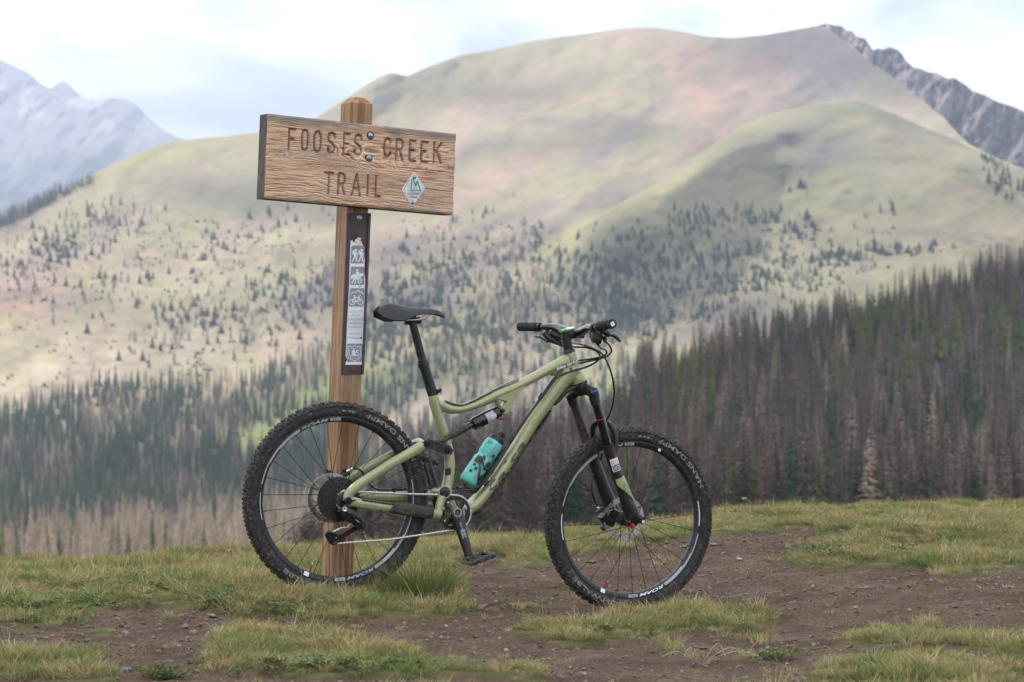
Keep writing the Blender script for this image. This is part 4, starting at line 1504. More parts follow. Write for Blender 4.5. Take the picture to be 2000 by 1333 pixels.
# flowers
def flower(p, hgt, r, petal, lab, grp, head='head', many=1, cat='wildflower', nm='wildflower'):
    e = link(nm, None, label=lab, cat=cat, group=grp)
    e.location = p
    s1 = MB(); bx = random.uniform(-.2, .2) * hgt
    s1.tube([(0, 0, 0), (bx * .4, 0, hgt * .5), (bx, 0, hgt)], 0.0009, n=4)
    h1 = MB()
    for q in range(many):
        ox, oy = (0, 0) if many == 1 else (random.uniform(-1, 1) * r * 1.9, random.uniform(-1, 1) * r * 1.9)
        c = Vector((bx + ox, oy, hgt + random.uniform(-.2, .2) * r))
        if many > 1: s1.tube([(bx * .8, 0, hgt * .85), c], 0.0006, n=3)
        np_ = 6
        for k in range(np_):
            a = 6.283 * k / np_; b2 = a + 0.75
            h1.add([c, c + Vector((math.cos(a) * r, math.sin(a) * r * .8, r * .25)), c + Vector((math.cos((a + b2) / 2) * r * 1.25, math.sin((a + b2) / 2) * r, r * .35)), c + Vector((math.cos(b2) * r, math.sin(b2) * r * .8, r * .25))], [(0, 1, 2, 3)])
        h1.ball(c, r * .42, 6, (1, 1, .7))
    part('stem', s1, M['stem'], e); part('flower_head', h1, M[petal], e)
    return e


for px, py in [(444, 1082), (597, 1068), (620, 1070), (465, 1078), (1515, 1000), (1470, 1015), (1422, 1004), (1478, 1030), (1490, 1012), (1555, 1012), (1602, 1012), (1606, 1020), (1462, 1008), (1850, 1012), (735, 1060), (743, 1066), (758, 1068), (1650, 1000), (1405, 1020)]:
    flower(on_ground(px, max(py + 12, 1004)), random.uniform(.03, .05), random.uniform(.004, .0075), 'petal', 'small white flower on a short stem in the turf edge behind the bicycle', 'small white flowers along the rear turf edge')
for px, py in [(142, 1122), (148, 1126), (283, 1120), (292, 1122)]:
    flower(on_ground(px, py + 6), random.uniform(.02, .03), .0045, 'petal', 'tiny white flower in the grass at the far left of the turf', 'tiny white flowers in the left turf')
flower(on_ground(1448, 1010), 0.095, 0.0055, 'petal', 'tall white yarrow rising above the turf edge right of the front wheel', None, many=11, cat='yarrow', nm='yarrow_plant')
flower(on_ground(502, 1140), 0.03, 0.011, 'petal_yellow', 'single yellow flower in the grass left of the rear wheel', None, many=3, cat='wildflower')

# ------------------------------------------------------------------ the trail sign
PH = rad(31.6)
LEAN = rad(2.75)
sign_o = PX(657, 1146, 8.82)
R_sign = (Matrix.Rotation(PH, 3, 'Z') @ Matrix.Rotation(LEAN, 3, 'Y'))
SF = Frame(sign_o, R_sign)
sign = SF.empty('trail_sign', label='weathered wooden trail sign on a leaning square post behind the bicycle', cat='trail sign')
PW = 0.0445
top_z = SF.at(699, 192, 0).z
pm = MB()
cs = [(-PW, -PW), (PW, -PW), (PW, PW), (-PW, PW)]


def sq(hw, z, c=0.006):
    return [(-hw + c, -hw, z), (hw - c, -hw, z), (hw, -hw + c, z), (hw, hw - c, z), (hw - c, hw, z), (-hw + c, hw, z), (-hw, hw - c, z), (-hw, -hw + c, z)]


rings = []
zz = [-0.35] + list(np.linspace(0, top_z - 0.026, 14)) + [top_z - 0.024, top_z]
for i, z in enumerate(zz):
    hw = PW if i < len(zz) - 1 else PW - 0.022
    rings.append(sq(hw, z, 0.005))
V = [p for r_ in rings for p in r_]; Fc = []
for i in range(len(rings) - 1):
    for k in range(8):
        Fc.append((i * 8 + k, i * 8 + (k + 1) % 8, (i + 1) * 8 + (k + 1) % 8, (i + 1) * 8 + k))
Fc.append(tuple((len(rings) - 1) * 8 + k for k in range(8)))
pm.add(V, Fc)
part('post', pm, M['post'], sign, 30)
# drying cracks in the post
ck = MB()
for (px, py0, py1, w) in [(655, 880, 905, .0018), (676, 1010, 1128, .0016), (664, 560, 566, .003), (660, 632, 640, .003), (668, 830, 980, .0010), (664, 430, 440, .002)]:
    a = SF.at(px, py0, -PW - .0004); b = SF.at(px - 2, py1, -PW - .0004)
    if a.x < -PW:
        continue
    ck.add([(a.x, a.y, a.z), (a.x + w, a.y, a.z - .01), (b.x + w * .7, b.y, b.z + .01), (b.x, b.y, b.z)], [(0, 1, 2, 3)])
M['crack'] = mat('crack_dark', (0.03, 0.02, 0.015), 0.9)
part('crack', ck, M['crack'], sign, 0)

# board: its own plane in front of the post
BT = 0.066
YB = -PW - BT            # front face
tl = SF.at(527, 223, YB); tr = SF.at(895, 262, YB); bl = SF.at(513, 387, YB); br = SF.at(882, 420, YB)
ux = (((tr - tl) + (br - bl)) / 2); BL = ux.length; ux.normalize()
uz = (((tl - bl) + (tr - br)) / 2); uz = (uz - ux * uz.dot(ux)); BHh = uz.length; uz.normalize()
uy = Vector((0, 1, 0))
bc0 = (tl + tr + bl + br) / 4 - ux * BL / 2 - uz * BHh / 2       # lower left corner of the front face
print('board', BL, BHh)


def board_uv(px, py):
    p = SF.at(px, py, YB) - bc0
    return p.dot(ux), p.dot(uz)


def board_pt(u, v, out=0.0):
    return bc0 + ux * u + uz * v - uy * out


GLY = {
    'F': [[(0.12, 0), (0.12, 1), (0.95, 1)], [(0.12, .52), (.75, .52)]],
    'O': [[(.5, 1), (.82, .93), (.95, .72), (.95, .28), (.82, .07), (.5, 0), (.18, .07), (.05, .28), (.05, .72), (.18, .93), (.5, 1)]],
    'S': [[(.95, .80), (.86, .95), (.55, 1), (.2, .95), (.08, .78), (.16, .60), (.84, .40), (.94, .22), (.82, .05), (.5, 0), (.16, .05), (.05, .2)]],
    'E': [[(.95, 1), (.12, 1), (.12, 0), (.95, 0)], [(.12, .52), (.75, .52)]],
    'C': [[(.95, .78), (.84, .95), (.5, 1), (.18, .93), (.05, .72), (.05, .28), (.18, .07), (.5, 0), (.84, .05), (.95, .22)]],
    'R': [[(.1, 0), (.1, 1), (.7, 1), (.92, .88), (.92, .62), (.7, .5), (.1, .5)], [(.55, .5), (.95, 0)]],
    'K': [[(.1, 0), (.1, 1)], [(.95, 1), (.14, .45)], [(.42, .62), (.97, 0)]],
    'T': [[(0, 1), (1, 1)], [(.5, 1), (.5, 0)]],
    'A': [[(0, 0), (.5, 1), (1, 0)], [(.2, .33), (.8, .33)]],
    'I': [[(.5, 0), (.5, 1)]],
    'L': [[(.12, 1), (.12, 0), (.95, 0)]],
}


def cr(x, y):
    return 480 + x / 4.443, 170 + y / 4.443


segs = []
words_ = [('F', 366, 434, 368, 545), ('O', 484, 545, 375, 553), ('O', 590, 657, 388, 566), ('S', 708, 778, 400, 575), ('E', 842, 905, 410, 585), ('S', 940, 1010, 418, 592),
          ('C', 1200, 1260, 448, 606), ('R', 1300, 1368, 458, 632), ('E', 1415, 1478, 468, 642), ('E', 1516, 1582, 480, 650), ('K', 1625, 1702, 488, 660),
          ('T', 684, 757, 748, 926), ('R', 797, 866, 754, 932), ('A', 922, 998, 762, 942), ('I', 1046, 1072, 772, 945), ('L', 1122, 1172, 778, 952)]
for ch, x0, x1, yt, yb in words_:
    # the letters lean with the board: their feet sit a little left of their heads
    ym = (yt + yb) / 2
    p0 = board_uv(*cr((x0 + x1) / 2, yb)); p1 = board_uv(*cr((x0 + x1) / 2, yt))
    cu = (p0[0] + p1[0]) / 2; v0 = p0[1]; v1 = p1[1]
    w = board_uv(*cr(x1, ym))[0] - board_uv(*cr(x0, ym))[0]
    w = w * 0.93
    for st_ in GLY[ch]:
        for (a, b), (c, d) in zip(st_[:-1], st_[1:]):
            segs.append((cu + (a - .5) * w, v0 + b * (v1 - v0), cu + (c - .5) * w, v0 + d * (v1 - v0)))
NU, NV = 440, 250
U = np.linspace(0, BL, NU)[None, :].repeat(NV, 0); Vv = np.linspace(0, BHh, NV)[:, None].repeat(NU, 1)
dist = np.full(U.shape, 9.0)
for (a, b, c, d) in segs:
    dx, dz = c - a, d - b
    L2 = dx * dx + dz * dz + 1e-12
    t = np.clip(((U - a) * dx + (Vv - b) * dz) / L2, 0, 1)
    dist = np.minimum(dist, np.hypot(U - a - t * dx, Vv - b - t * dz))
carve = 1 - sstep(0.0036, 0.0052, dist)
fu, fv = U / BL, Vv / BHh
# annual rings: lines that run along the plank and dip towards the right below the middle
dip = 0.26 * sstep(0.25, 0.62, fu) * np.exp(-((fv - 0.42) / 0.30) ** 2) + 0.10 * sstep(.55, 1.0, fu) * sstep(.8, .3, fv)
arch = 0.07 * np.exp(-((fu - 0.12) / 0.16) ** 2) * np.exp(-((fv - 0.62) / .1) ** 2)
wob = NZ[1].fbm(fu * 7, fv * 5, 4) * 0.12 + NZ[2].fbm(fu * 26, fv * 20, 3) * 0.018
ph = (fv + dip - arch + wob)
dens = 40 + 16 * NZ[3].fbm(fv * 4, fu * 1.5, 2)
s1 = ph * dens + 5 * NZ[5].n(ph * 6, 0 * ph)
saw = (s1 - np.floor(s1))
ridge = np.where(saw < .72, saw / .72, (1 - saw) / .28)
amp = 0.45 + 0.75 * sstep(-.05, .15, NZ[6].fbm(fu * 3, fv * 4, 3)) * np.exp(-((fv - .5 + .2 * fu) / .35) ** 2)
fib = NZ[7].fbm(fu * 14, fv * 190, 3)
grain = np.clip(0.30 + 0.75 * (ridge - .45) * np.clip(amp, 0, 1.1) + fib * 1.1 + .12, 0, 1)
grain = grain * (1 - carve * 0.45)  # carved letters darkened: groove shade put into the colour
hgt = ridge * 0.0026 * amp + fib * 0.0016
crk = np.zeros(U.shape)
for (v0_, u0_, u1_, sl, wd_) in ((.86, .0, .22, -.02, .0011), (.30, .62, 1.0, -.06, .0012), (.12, .0, .30, .01, .0010), (.52, .80, 1.0, -.03, .0013), (.93, .55, .82, .0, .0010), (.70, .0, .09, .02, .0015)):
    line = (v0_ + sl * (fu - u0_) + 0.012 * NZ[10].fbm(fu * 22, fu * 0 + v0_ * 9, 3)) * BHh
    crk = np.maximum(crk, np.clip(1 - np.abs(Vv - line) / (wd_ * 1.3), 0, 1) * sstep(u0_ - .02, u0_ + .04, fu) * sstep(u1_ + .02, u1_ - .06, fu))
hgt = hgt - crk * 0.004
grain = grain * (1 - crk * .8)
edge = np.minimum(np.minimum(U, BL - U), np.minimum(Vv, BHh - Vv))
rnd = 0.004 * (1 - sstep(0, 0.006, edge)) + 0.0045 * (1 - sstep(0, .010, edge)) * sstep(.0, .35, NZ[8].fbm(fu * 34, fv * 14, 3))
hgt = hgt - rnd - carve * (0.0110 + 0.001 * NZ[9].n(U / .004, Vv / .004))
wear_and_shade = np.clip(sstep(.86, 1.0, fv + NZ[4].fbm(fu * 9, fv * 6, 3) * .2) * .85 + carve * 0.40 * (1 - sstep(0.0015, 0.0045, dist) * .3) + sstep(.06, 0, fv + NZ[4].fbm(fu * 12, fv * 6, 3) * .12) * .5, 0, .9)  # weathered top and bottom edges, plus painted shade inside the carved letters
B0 = np.array(bc0); UX = np.array(ux); UZ = np.array(uz)
Pf = B0 + U[..., None] * UX + Vv[..., None] * UZ + np.array([0, -1, 0]) * hgt[..., None]
board = link('sign_board', grid_mesh('sign_board', Pf, M['board'], None, {'grain': grain, 'wear_and_shade': wear_and_shade}), sign)
bm_ = board.data
# sides and back of the plank
sd = MB()
bn = BT - 0.0008


def rim_pts(side):
    if side == 'l': return [Vector(Pf[j, 0]) for j in range(0, NV, 6)] + [Vector(Pf[-1, 0])]
    if side == 'r': return [Vector(Pf[j, -1]) for j in range(0, NV, 6)] + [Vector(Pf[-1, -1])]
    if side == 't': return [Vector(Pf[-1, i]) for i in range(0, NU, 8)] + [Vector(Pf[-1, -1])]
    return [Vector(Pf[0, i]) for i in range(0, NU, 8)] + [Vector(Pf[0, -1])]


for s_ in 'lrtb':
    ps = rim_pts(s_)
    back = [Vector((p.x, YB + bn, p.z)) for p in ps]
    n = len(ps)
    sd.add(ps + back, [(i, i + 1, n + i + 1, n + i) for i in range(n - 1)])
c4 = [board_pt(0, 0), board_pt(BL, 0), board_pt(BL, BHh), board_pt(0, BHh)]
sd.add([Vector((p.x, YB + bn, p.z)) for p in c4], [(0, 1, 2, 3)])
part('plank_edge', sd, M['board_end'], board, 30, label='dark weathered end and edges of the sign board')


def dome(mb, c, r, h, n=20, axis=(0, -1, 0), ring=True):
    prof = [(0.0001, h)] + [(r * math.sin(a), h * math.cos(a)) for a in np.linspace(.2, math.pi / 2, 7)] + [(r, -0.002)]
    mb.lathe(prof, c, axis, n)


for px, py in ((723.2, 265.2), (720, 309.5)):
    u, v = board_uv(px, py)
    b = MB()
    dome(b, board_pt(u, v, 0.001), 0.0118, 0.008)
    bo = part('bolt', b, M['galv'], board, 60, label='domed carriage bolt in the sign board')
    w = MB()
    w.lathe([(0.0118, .0012), (0.0150, .0016), (0.0155, -.001)], board_pt(u, v, 0.0004), (0, -1, 0), 20)
    part('washer', w, M['black'], board, 60)

# diamond trail marker
mk = MB()
D4 = [board_uv(808.6, 336.6), board_uv(830.2, 368.2), board_uv(804.2, 405), board_uv(783.2, 370.3)]
outl = []
for k in range(4):
    a, b = Vector(D4[k]), Vector(D4[(k + 1) % 4]); p = Vector(D4[k - 1])
    outl += [a + (p - a).normalized() * .005, a + (b - a).normalized() * .005]
V = [board_pt(q.x, q.y, .0032) for q in outl] + [board_pt(q.x, q.y, .0002) for q in outl]
n = len(outl)
mk.add(V, [tuple(range(n))] + [(k, (k + 1) % n, n + (k + 1) % n, n + k) for k in range(n)])
marker = part('marker_plate', mk, M['marker'], sign, 0, label='small white diamond marker plate with a green mountain emblem')
for px, py in ((808.6, 346.2), (804.8, 396)):
    u, v = board_uv(px, py); b = MB(); dome(b, board_pt(u, v, .0034), .0078, .005, 16)
    part('rivet', b, M['galv'], marker, 60)


def pix_plane(off, out=0.0):
    def fn(cx, cy):
        u, v = board_uv(*cr(cx, cy)); return board_pt(u, v, out)
    return fn


fn = pix_plane(0, .0042)
gl = MB(); fl = Flat(gl, lambda x, y: fn(x, y))
def cstroke(flat_, pts, w):
    for (x0, y0), (x1, y1) in zip(pts[:-1], pts[1:]):
        L = math.hypot(x1 - x0, y1 - y0) or 1
        nx, ny = -(y1 - y0) / L * w / 2, (x1 - x0) / L * w / 2
        ex, ey = (x1 - x0) / L * w * .35, (y1 - y0) / L * w * .35
        flat_.poly([(x0 - ex + nx, y0 - ey + ny), (x1 + ex + nx, y1 + ey + ny), (x1 + ex - nx, y1 + ey - ny), (x0 - ex - nx, y0 - ey - ny)])
cstroke(fl, [(1437, 803), (1428, 900), (1511, 900), (1486, 818), (1470, 858), (1447, 800)], 9)
cstroke(fl, [(1475, 826), (1468, 858), (1486, 852)], 5)
part('marker_emblem', gl, M['marker_green'], marker, 0)
tx = MB()
add_text(tx, 'COLORADO', lambda u, v: fn(1398 + u * 120, 938 - v * 20 - u * 4 + 2))
add_text(tx, 'TRAIL', lambda u, v: fn(1428 + u * 62, 968 - v * 19 - u * 2))
part('lettering', tx, M['decal_black'], marker, 0)
dr = MB(); fl = Flat(dr, lambda x, y: fn(x, y))
for a, b in (((1360, 900), (1420, 800)), ((1440, 915), (1475, 850)), ((1380, 930), (1372, 905)), ((1500, 985), (1470, 1010)), ((1425, 840), (1440, 848))):
    cstroke(fl, [a, b], 3)
part('scratch', dr, M['decal_dark'], marker, 0)

# brown placard strip with its sticker
YP = -PW - 0.004
def c2(x, y): return 620 + x / 3.7, 400 + y / 3.7003
def pp(x, y, o=0.0): return SF.at(*c2(x, y), YP - o)
pl = MB()
A = [pp(220, 62), pp(386, 64), pp(333, 1228), pp(172, 1229)]
V = A + [Vector((p.x, -PW - .0005, p.z)) for p in A]
pl.add(V, [(0, 1, 2, 3), (0, 4, 5, 1), (1, 5, 6, 2), (2, 6, 7, 3), (3, 7, 4, 0)])
# folded right flange and left lip
for x0, x1, x2, x3, o in ((372, 388, 336, 322, .006), (218, 224, 180, 172, .003)):
    q = [pp(x0, 62, o), pp(x1, 62, o * .4), pp(x2, 1228, o * .4), pp(x3, 1228, o)]
    q2 = [Vector((p.x, YP + .001, p.z)) for p in q]
    pl.add(q + q2, [(0, 1, 2, 3), (0, 3, 7, 4), (1, 5, 6, 2), (0, 4, 5, 1), (3, 2, 6, 7)])
placard = part('placard', pl, M['brown_plate'], sign, 30, label='brown strip placard with a peeling white rules sticker')
for (x, y, m_, rr) in ((303, 96, 'galv', .0105), (257, 1190, 'rust', .0100)):
    b = MB(); c = pp(x, y, .0)
    b.lathe([(rr, -.0005), (rr, .0018), (rr * .62, .0026), (rr * .58, .0028), (rr * .5, .0065), (.0005, .0070)], c, (0, -1, 0), 16)
    part('bolt', b, M[m_], placard, 40)
stk = MB(); fl = Flat(stk, lambda x, y: pp(x, y, .0008))
torn = [(238, 300), (240, 262), (252, 258), (262, 276), (300, 292), (322, 286), (336, 300), (333, 350), (342, 400), (338, 480), (348, 560), (346, 640), (343, 700), (341, 800), (334, 960), (330, 1040), (329, 1158), (200, 1158), (212, 1120), (204, 1096), (208, 1000), (214, 860), (222, 720), (228, 600), (232, 450)]
fl.poly(torn)
sticker = part('sticker', stk, M['sticker'], placard, 0)
ch = MB(); fl = Flat(ch, lambda x, y: pp(x, y, .0022))
fl.poly([(262, 276), (278, 250), (296, 236), (318, 244), (312, 258), (326, 284), (300, 292)])
part('torn_flap', ch, M['tan_chip'], placard, 0)
dk = MB(); fl = Flat(dk, lambda x, y: pp(x, y, .0005))
fl.poly([(236, 246), (242, 205), (262, 192), (284, 212), (300, 236), (276, 262), (262, 280), (250, 258)])
fl.poly([(322, 262), (346, 290), (350, 340), (338, 330), (330, 300)])
part('glue_stain', dk, mat('glue_stain', (0.030, 0.020, 0.020), 0.5), placard, 0)

sqs = MB()
def rsq(x0, x1, x2, x3, y0, y1):
    r = 8
    Flat(sqs, lambda x, y: pp(x, y, .0011)).poly([(x0 + r, y0), (x1 - r, y0), (x1, y0 + r), (x3, y1 - r), (x3 - r, y1), (x2 + r, y1), (x2, y1 - r), (x0, y0 + r)])
rsq(246, 340, 240, 336, 296, 426); rsq(240, 340, 233, 338, 449, 582); rsq(234, 340, 226, 335, 604, 738); rsq(214, 328, 210, 325, 1005, 1136)
part('symbol_panel', sqs, M['sticker_grey'], sticker, 0)

wp = MB(); W = Flat(wp, lambda x, y: pp(x, y, .0014))
# two hikers
for ox, s_ in ((0, 1), (44, 1)):
    X = lambda v: 262 + ox + v
    W.disc(X(14), 330 - 0, 9)
    W.poly([(X(2), 342), (X(20), 340), (X(22), 370), (X(16), 384), (X(2), 380)])
    W.poly([(X(-8), 332), (X(3), 330), (X(4), 362), (X(-9), 360)])
    cstroke(W, [(X(6), 378), (X(0), 396), (X(-9), 410)], 8)
    cstroke(W, [(X(14), 378), (X(18), 394), (X(26), 410)], 8)
    cstroke(W, [(X(16), 348), (X(26), 360), (X(30), 352)], 5)
    cstroke(W, [(X(30), 350), (X(18), 408)], 3)
# rider on a horse
W.disc(288, 474, 8)
W.poly([(279, 484), (298, 484), (302, 508), (282, 512)])
cstroke(W, [(296, 490), (312, 500)], 5); cstroke(W, [(292, 508), (304, 526), (300, 540)], 7)
W.poly([(248, 508), (262, 502), (300, 508), (314, 500), (326, 494), (334, 508), (330, 516), (318, 514), (310, 532), (292, 542), (262, 540), (250, 532), (243, 548), (241, 520)])
cstroke(W, [(262, 536), (258, 552), (248, 566)], 8); cstroke(W, [(268, 538), (276, 554), (270, 568)], 7)
cstroke(W, [(298, 538), (294, 554), (300, 568)], 8); cstroke(W, [(306, 532), (316, 548), (312, 564)], 7)
# mountains and bicycle
cstroke(W, [(240, 648), (262, 630), (272, 638), (292, 618), (308, 634), (318, 630), (332, 648)], 5)
def cring(cx, cy, r, w, n=18):
    for k in range(n):
        a, b = 2 * math.pi * k / n, 2 * math.pi * (k + 1) / n
        W.poly([(cx + (r + w / 2) * math.cos(a), cy + (r + w / 2) * math.sin(a)), (cx + (r + w / 2) * math.cos(b), cy + (r + w / 2) * math.sin(b)), (cx + (r - w / 2) * math.cos(b), cy + (r - w / 2) * math.sin(b)), (cx + (r - w / 2) * math.cos(a), cy + (r - w / 2) * math.sin(a))])
cring(250, 704, 19, 5); cring(310, 704, 19, 5)
cstroke(W, [(250, 704), (268, 672), (302, 668), (280, 704), (250, 704)], 5); cstroke(W, [(280, 704), (266, 662)], 5); cstroke(W, [(310, 704), (300, 660), (312, 658)], 5); cstroke(W, [(258, 660), (274, 660)], 6)
# shield
sh = [(270, 1018), (284, 1026), (306, 1024), (316, 1030), (310, 1060), (316, 1080), (306, 1108), (286, 1122), (268, 1130), (246, 1120), (226, 1106), (216, 1080), (224, 1058), (218, 1028), (232, 1024), (254, 1026), (270, 1018)]
cstroke(W, sh, 5)
add_text(wp, 'U', lambda u, v: pp(228 + u * 26, 1096 - v * 44, .0014)); add_text(wp, 'S', lambda u, v: pp(278 + u * 24, 1094 - v * 44, .0014))
W.poly([(264, 1036), (278, 1076), (270, 1074), (282, 1094), (268, 1092), (268, 1102), (262, 1102), (262, 1092), (248, 1094), (258, 1074), (250, 1076)])
add_text(wp, 'FOREST SERVICE', lambda u, v: pp(232 + u * 72, 1046 - v * 9 - 6 * math.sin(u * 3.14) + 0, .0014))
add_text(wp, 'DEPARTMENT OF AGRICULTURE', lambda u, v: pp(230 + u * 76, 1108 - v * 8 + 8 * math.sin(u * 3.14), .0014))
part('pictograms', wp, M['sticker'], sticker, 0)
tx = MB()
for s_, xa, xb, y in (('CLOSED TO', 236, 322, 781), ('MOTOR', 254, 308, 810), ('VEHICLES AND', 220, 330, 838), ('MOTORIZED', 230, 322, 867), ('EQUIPMENT', 228, 320, 895), ('VIOLATIONS', 224, 318, 943), ('PUNISHABLE', 220, 318, 971)):
    add_text(tx, s_, lambda u, v: pp(xa + u * (xb - xa), y - v * 17, .0014))
part('lettering', tx, M['sticker_text'], sticker, 0)
hl_ = MB(); F2 = Flat(hl_, lambda x, y: pp(x, y, .0018)); F2.disc(316, 964, 7); F2.disc(224, 1134, 5); cstroke(F2, [(302, 596), (312, 588)], 4)
part('peel_hole', hl_, M['decal_black'], sticker, 0)

# ------------------------------------------------------------------ the mountain bike
TH = rad(23.7)
BLEAN = rad(1.0)
bike_o = PX(656.5, 1167, 8.66)
R_bike = Matrix.Rotation(TH, 3, 'Z') @ Matrix.Rotation(BLEAN, 3, 'X')
BF = Frame(bike_o, R_bike)
bike = BF.empty('mountain_bike', label='olive green full suspension mountain bike leaning in front of the sign post', cat='bicycle')
at = BF.at
PPM = 535.0


def c3(x, y): return 700 + x / 3.704, 570 + y / 3.704      # reading of the upper close view
def c5(x, y): return 780 + x / 3.921, 780 + y / 3.921


def T(mb, pts, r, ry=None, off=0.0, **kw):
    """tube through photograph points (px, py[, off]); radii in pixels"""
    P3 = [at(p[0], p[1], p[2] if len(p) > 2 else off) for p in pts]
    rr = [q / PPM for q in r] if isinstance(r, (list, tuple)) else r / PPM
    ry2 = rr if ry is None else ([q / PPM for q in ry] if isinstance(ry, (list, tuple)) else ry / PPM)
    mb.tube(P3, rr, ry2, **kw)


def poly_xz(pts, off=0.0):
    out = []
    for p in pts:
        q = at(p[0], p[1], off); out.append((q.x, q.z))
    return out


# ---- frame
fr = MB()
T(fr, [(845, 768), (848, 785), (858, 820), (868, 850), (876, 884), (878, 915), (874, 945), (870, 965), (876, 985), (886, 1003)], [9.5, 10.5, 10, 9.5, 10, 10.5, 10.5, 12, 12, 11], [9.5, 10.5, 10, 9.5, 10, 11, 13, 17, 18, 19], n=20, sub=6)
T(fr, [(852, 786), (864, 793), (880, 799), (900, 799.5), (925, 792), (950, 781), (975, 769), (1000, 758.5), (1030, 744), (1060, 728), (1085, 715), (1108, 706)], [9.5, 10.5, 9.5, 8, 8.5, 10.5, 11, 10.5, 9.5, 9.5, 11.5, 14], [10, 11, 11, 11, 11, 12, 12, 12, 12.5, 13, 14.5, 15], n=20, sub=5)
T(fr, [(1122, 722), (1104, 735), (1088, 755), (1062, 791), (1035, 829), (1001, 886), (972, 928), (944, 965), (922, 988), (900, 1001)], [20, 18, 16, 14.8, 14, 12.4, 11.2, 11.5, 12, 12], [17, 17, 17.5, 18, 18, 18, 18, 20, 21, 20], n=22, sub=5, power=2.6)
T(fr, [(1111.5, 689), (1114, 697), (1120, 720), (1127, 741), (1129, 747)], [12.5, 13.5, 14, 17, 16.5], [13, 14, 15, 18, 17.5], n=22, sub=4)
T(fr, [(1075, 728), (1092, 722), (1108, 722)], [8, 13, 16], [10, 12, 13], n=16, sub=4)
frame = part('frame', fr, M['frame'], bike, 40)
bkt = MB()
bkt.prism(poly_xz([(962, 778), (978, 770), (1000, 758), (1024, 746), (1021, 756), (1004, 777), (991, 805), (984, 811), (977, 809), (975, 800), (985, 784)]), -0.020, 0.020, 0.004)
T(bkt, [(968, 776), (972, 790), (979, 803)], [4, 3.5, 5], [10, 10, 9], n=12, sub=3)
part('shock_mount', bkt, M['frame'], frame, 40)
bb = MB()
bb.lathe([(0.0001, .047), (.022, .047), (.0235, .044), (.0235, -.044), (.022, -.047), (0.0001, -.047)], at(888, 1003, 0), (0, 1, 0), 24)
part('bottom_bracket', bb, M['frame_low'], frame, 40)
hs = MB()
T(hs, [(1109.5, 681), (1110.5, 685), (1112, 690)], [8.5, 12, 12.5], [9, 12.5, 13], n=20)
T(hs, [(1128.5, 745), (1131, 752)], [15.5, 14.5], [16.5, 15], n=20)
part('headset', hs, M['black'], bike, 40)
# rubber guards under the down tube and head tube
gd = MB()
T(gd, [(1141, 744), (1128, 753), (1110, 760), (1100, 768), (1090, 781), (1082, 791)], [6.5, 6.5, 6, 6, 5, 3], [13, 14, 13, 12, 10, 8], n=14, sub=4)
T(gd, [(1073, 802), (1050, 837), (1020, 878), (990, 925), (958, 968), (934, 994), (924, 1004)], [2.5, 4, 4, 4.2, 5.5, 6, 4], [12, 13, 13, 13, 14, 15, 12], n=14, sub=4)
part('down_tube_guard', gd, M['black_mud'], frame, 40)
tt = MB()
T(tt, [(868, 783), (890, 789.8), (905, 790.3), (925, 782), (960, 764)], [1.6] * 5, [7] * 5, n=10, sub=4, off=-.004)
T(tt, [(962, 763), (985, 751.5), (1012, 740)], [1.4] * 3, [6] * 3, n=10, sub=4, off=-.004)
part('top_tube_stripe', tt, M['gloss'], frame, 40)

# clamp, post, saddle
sc_ = MB()
T(sc_, [(844, 762), (846, 772)], [11, 11], [11, 11], n=20)
T(sc_, [(850, 768, -.012), (858, 763, -.022)], [3.5, 3.2], n=10)
T(sc_, [(857, 761, -.024), (861, 764, -.024)], [4, 4], n=10)
part('seat_clamp', sc_, M['black'], bike, 40)
sp = MB()
T(sp, [(805.5, 629), (826.5, 710)], [8, 8], n=20)
T(sp, [(826, 708), (828.5, 716)], [11.5, 11.5], n=20)
T(sp, [(828.5, 716), (844.5, 768)], [10, 10.3], n=20)
T(sp, [(824.5, 703), (827, 711)], [9.5, 10.5], n=20)
part('seat_post', sp, M['black'], bike, 40)
sh_ = MB()
T(sh_, [(792, 628), (818, 625)], [5.5, 5.5], [9, 9], n=14, power=3)
T(sh_, [(800, 622, -.018), (812, 621, -.018)], [4, 4], n=10); T(sh_, [(800, 622, .018), (812, 621, .018)], [4, 4], n=10)
T(sh_, [(790, 632), (821, 629)], [3.5, 3.5], [7, 7], n=12)
T(sh_, [(818, 632), (817, 620)], [2.2, 2.2], n=8); T(sh_, [(794, 634), (793, 622)], [2.2, 2.2], n=8)
part('seat_clamp_head', sh_, M['black'], bike, 40)

# saddle: lofted shell
SADX = [(737, 598, 607), (742, 595, 618), (749, 593, 624), (760, 591.5, 627), (775, 594.0, 628), (790, 598, 623), (805, 601.0, 615), (820, 602, 612.5), (838, 602.5, 612), (852, 604.5, 613), (862, 608.5, 616), (869, 615, 619)]
SADW = [.026, .046, .060, .068, .070, .062, .044, .032, .026, .0225, .020, .010]
rows = []
for (px, pt, pb), w in zip(SADX, SADW):
    a = at(px, pt, 0); b = at(px, pb, 0)
    hgt_ = a.z - b.z
    w *= 0.86
    a.x += 0.010 * max(0, (760 - px) / 23)
    row = []
    for k in range(15):
        t = -1 + 2 * k / 14
        yy = w * math.copysign(abs(t) ** 0.9, t)
        drop = (abs(t) ** 3.0) * hgt_ * 0.95 + (abs(t) ** 2) * .004
        groove = -.003 * math.exp(-(t / .18) ** 2)
        row.append((a.x - (abs(t) ** 2) * (.018 if px < 745 else .0), yy, a.z - drop + groove))
    rows.append(row)
sdm = MB()
n = 15
top = [p for r_ in rows for p in r_]
und = []
for ri, r_ in enumerate(rows):
    for k, p in enumerate(r_):
        t = abs(-1 + 2 * k / 14)
        base = r_[0][2]
        und.append((p[0], p[1] * 0.93, min(p[2] - .002, base + .010 * (1 - t))))
NR = len(rows); o2 = len(top)
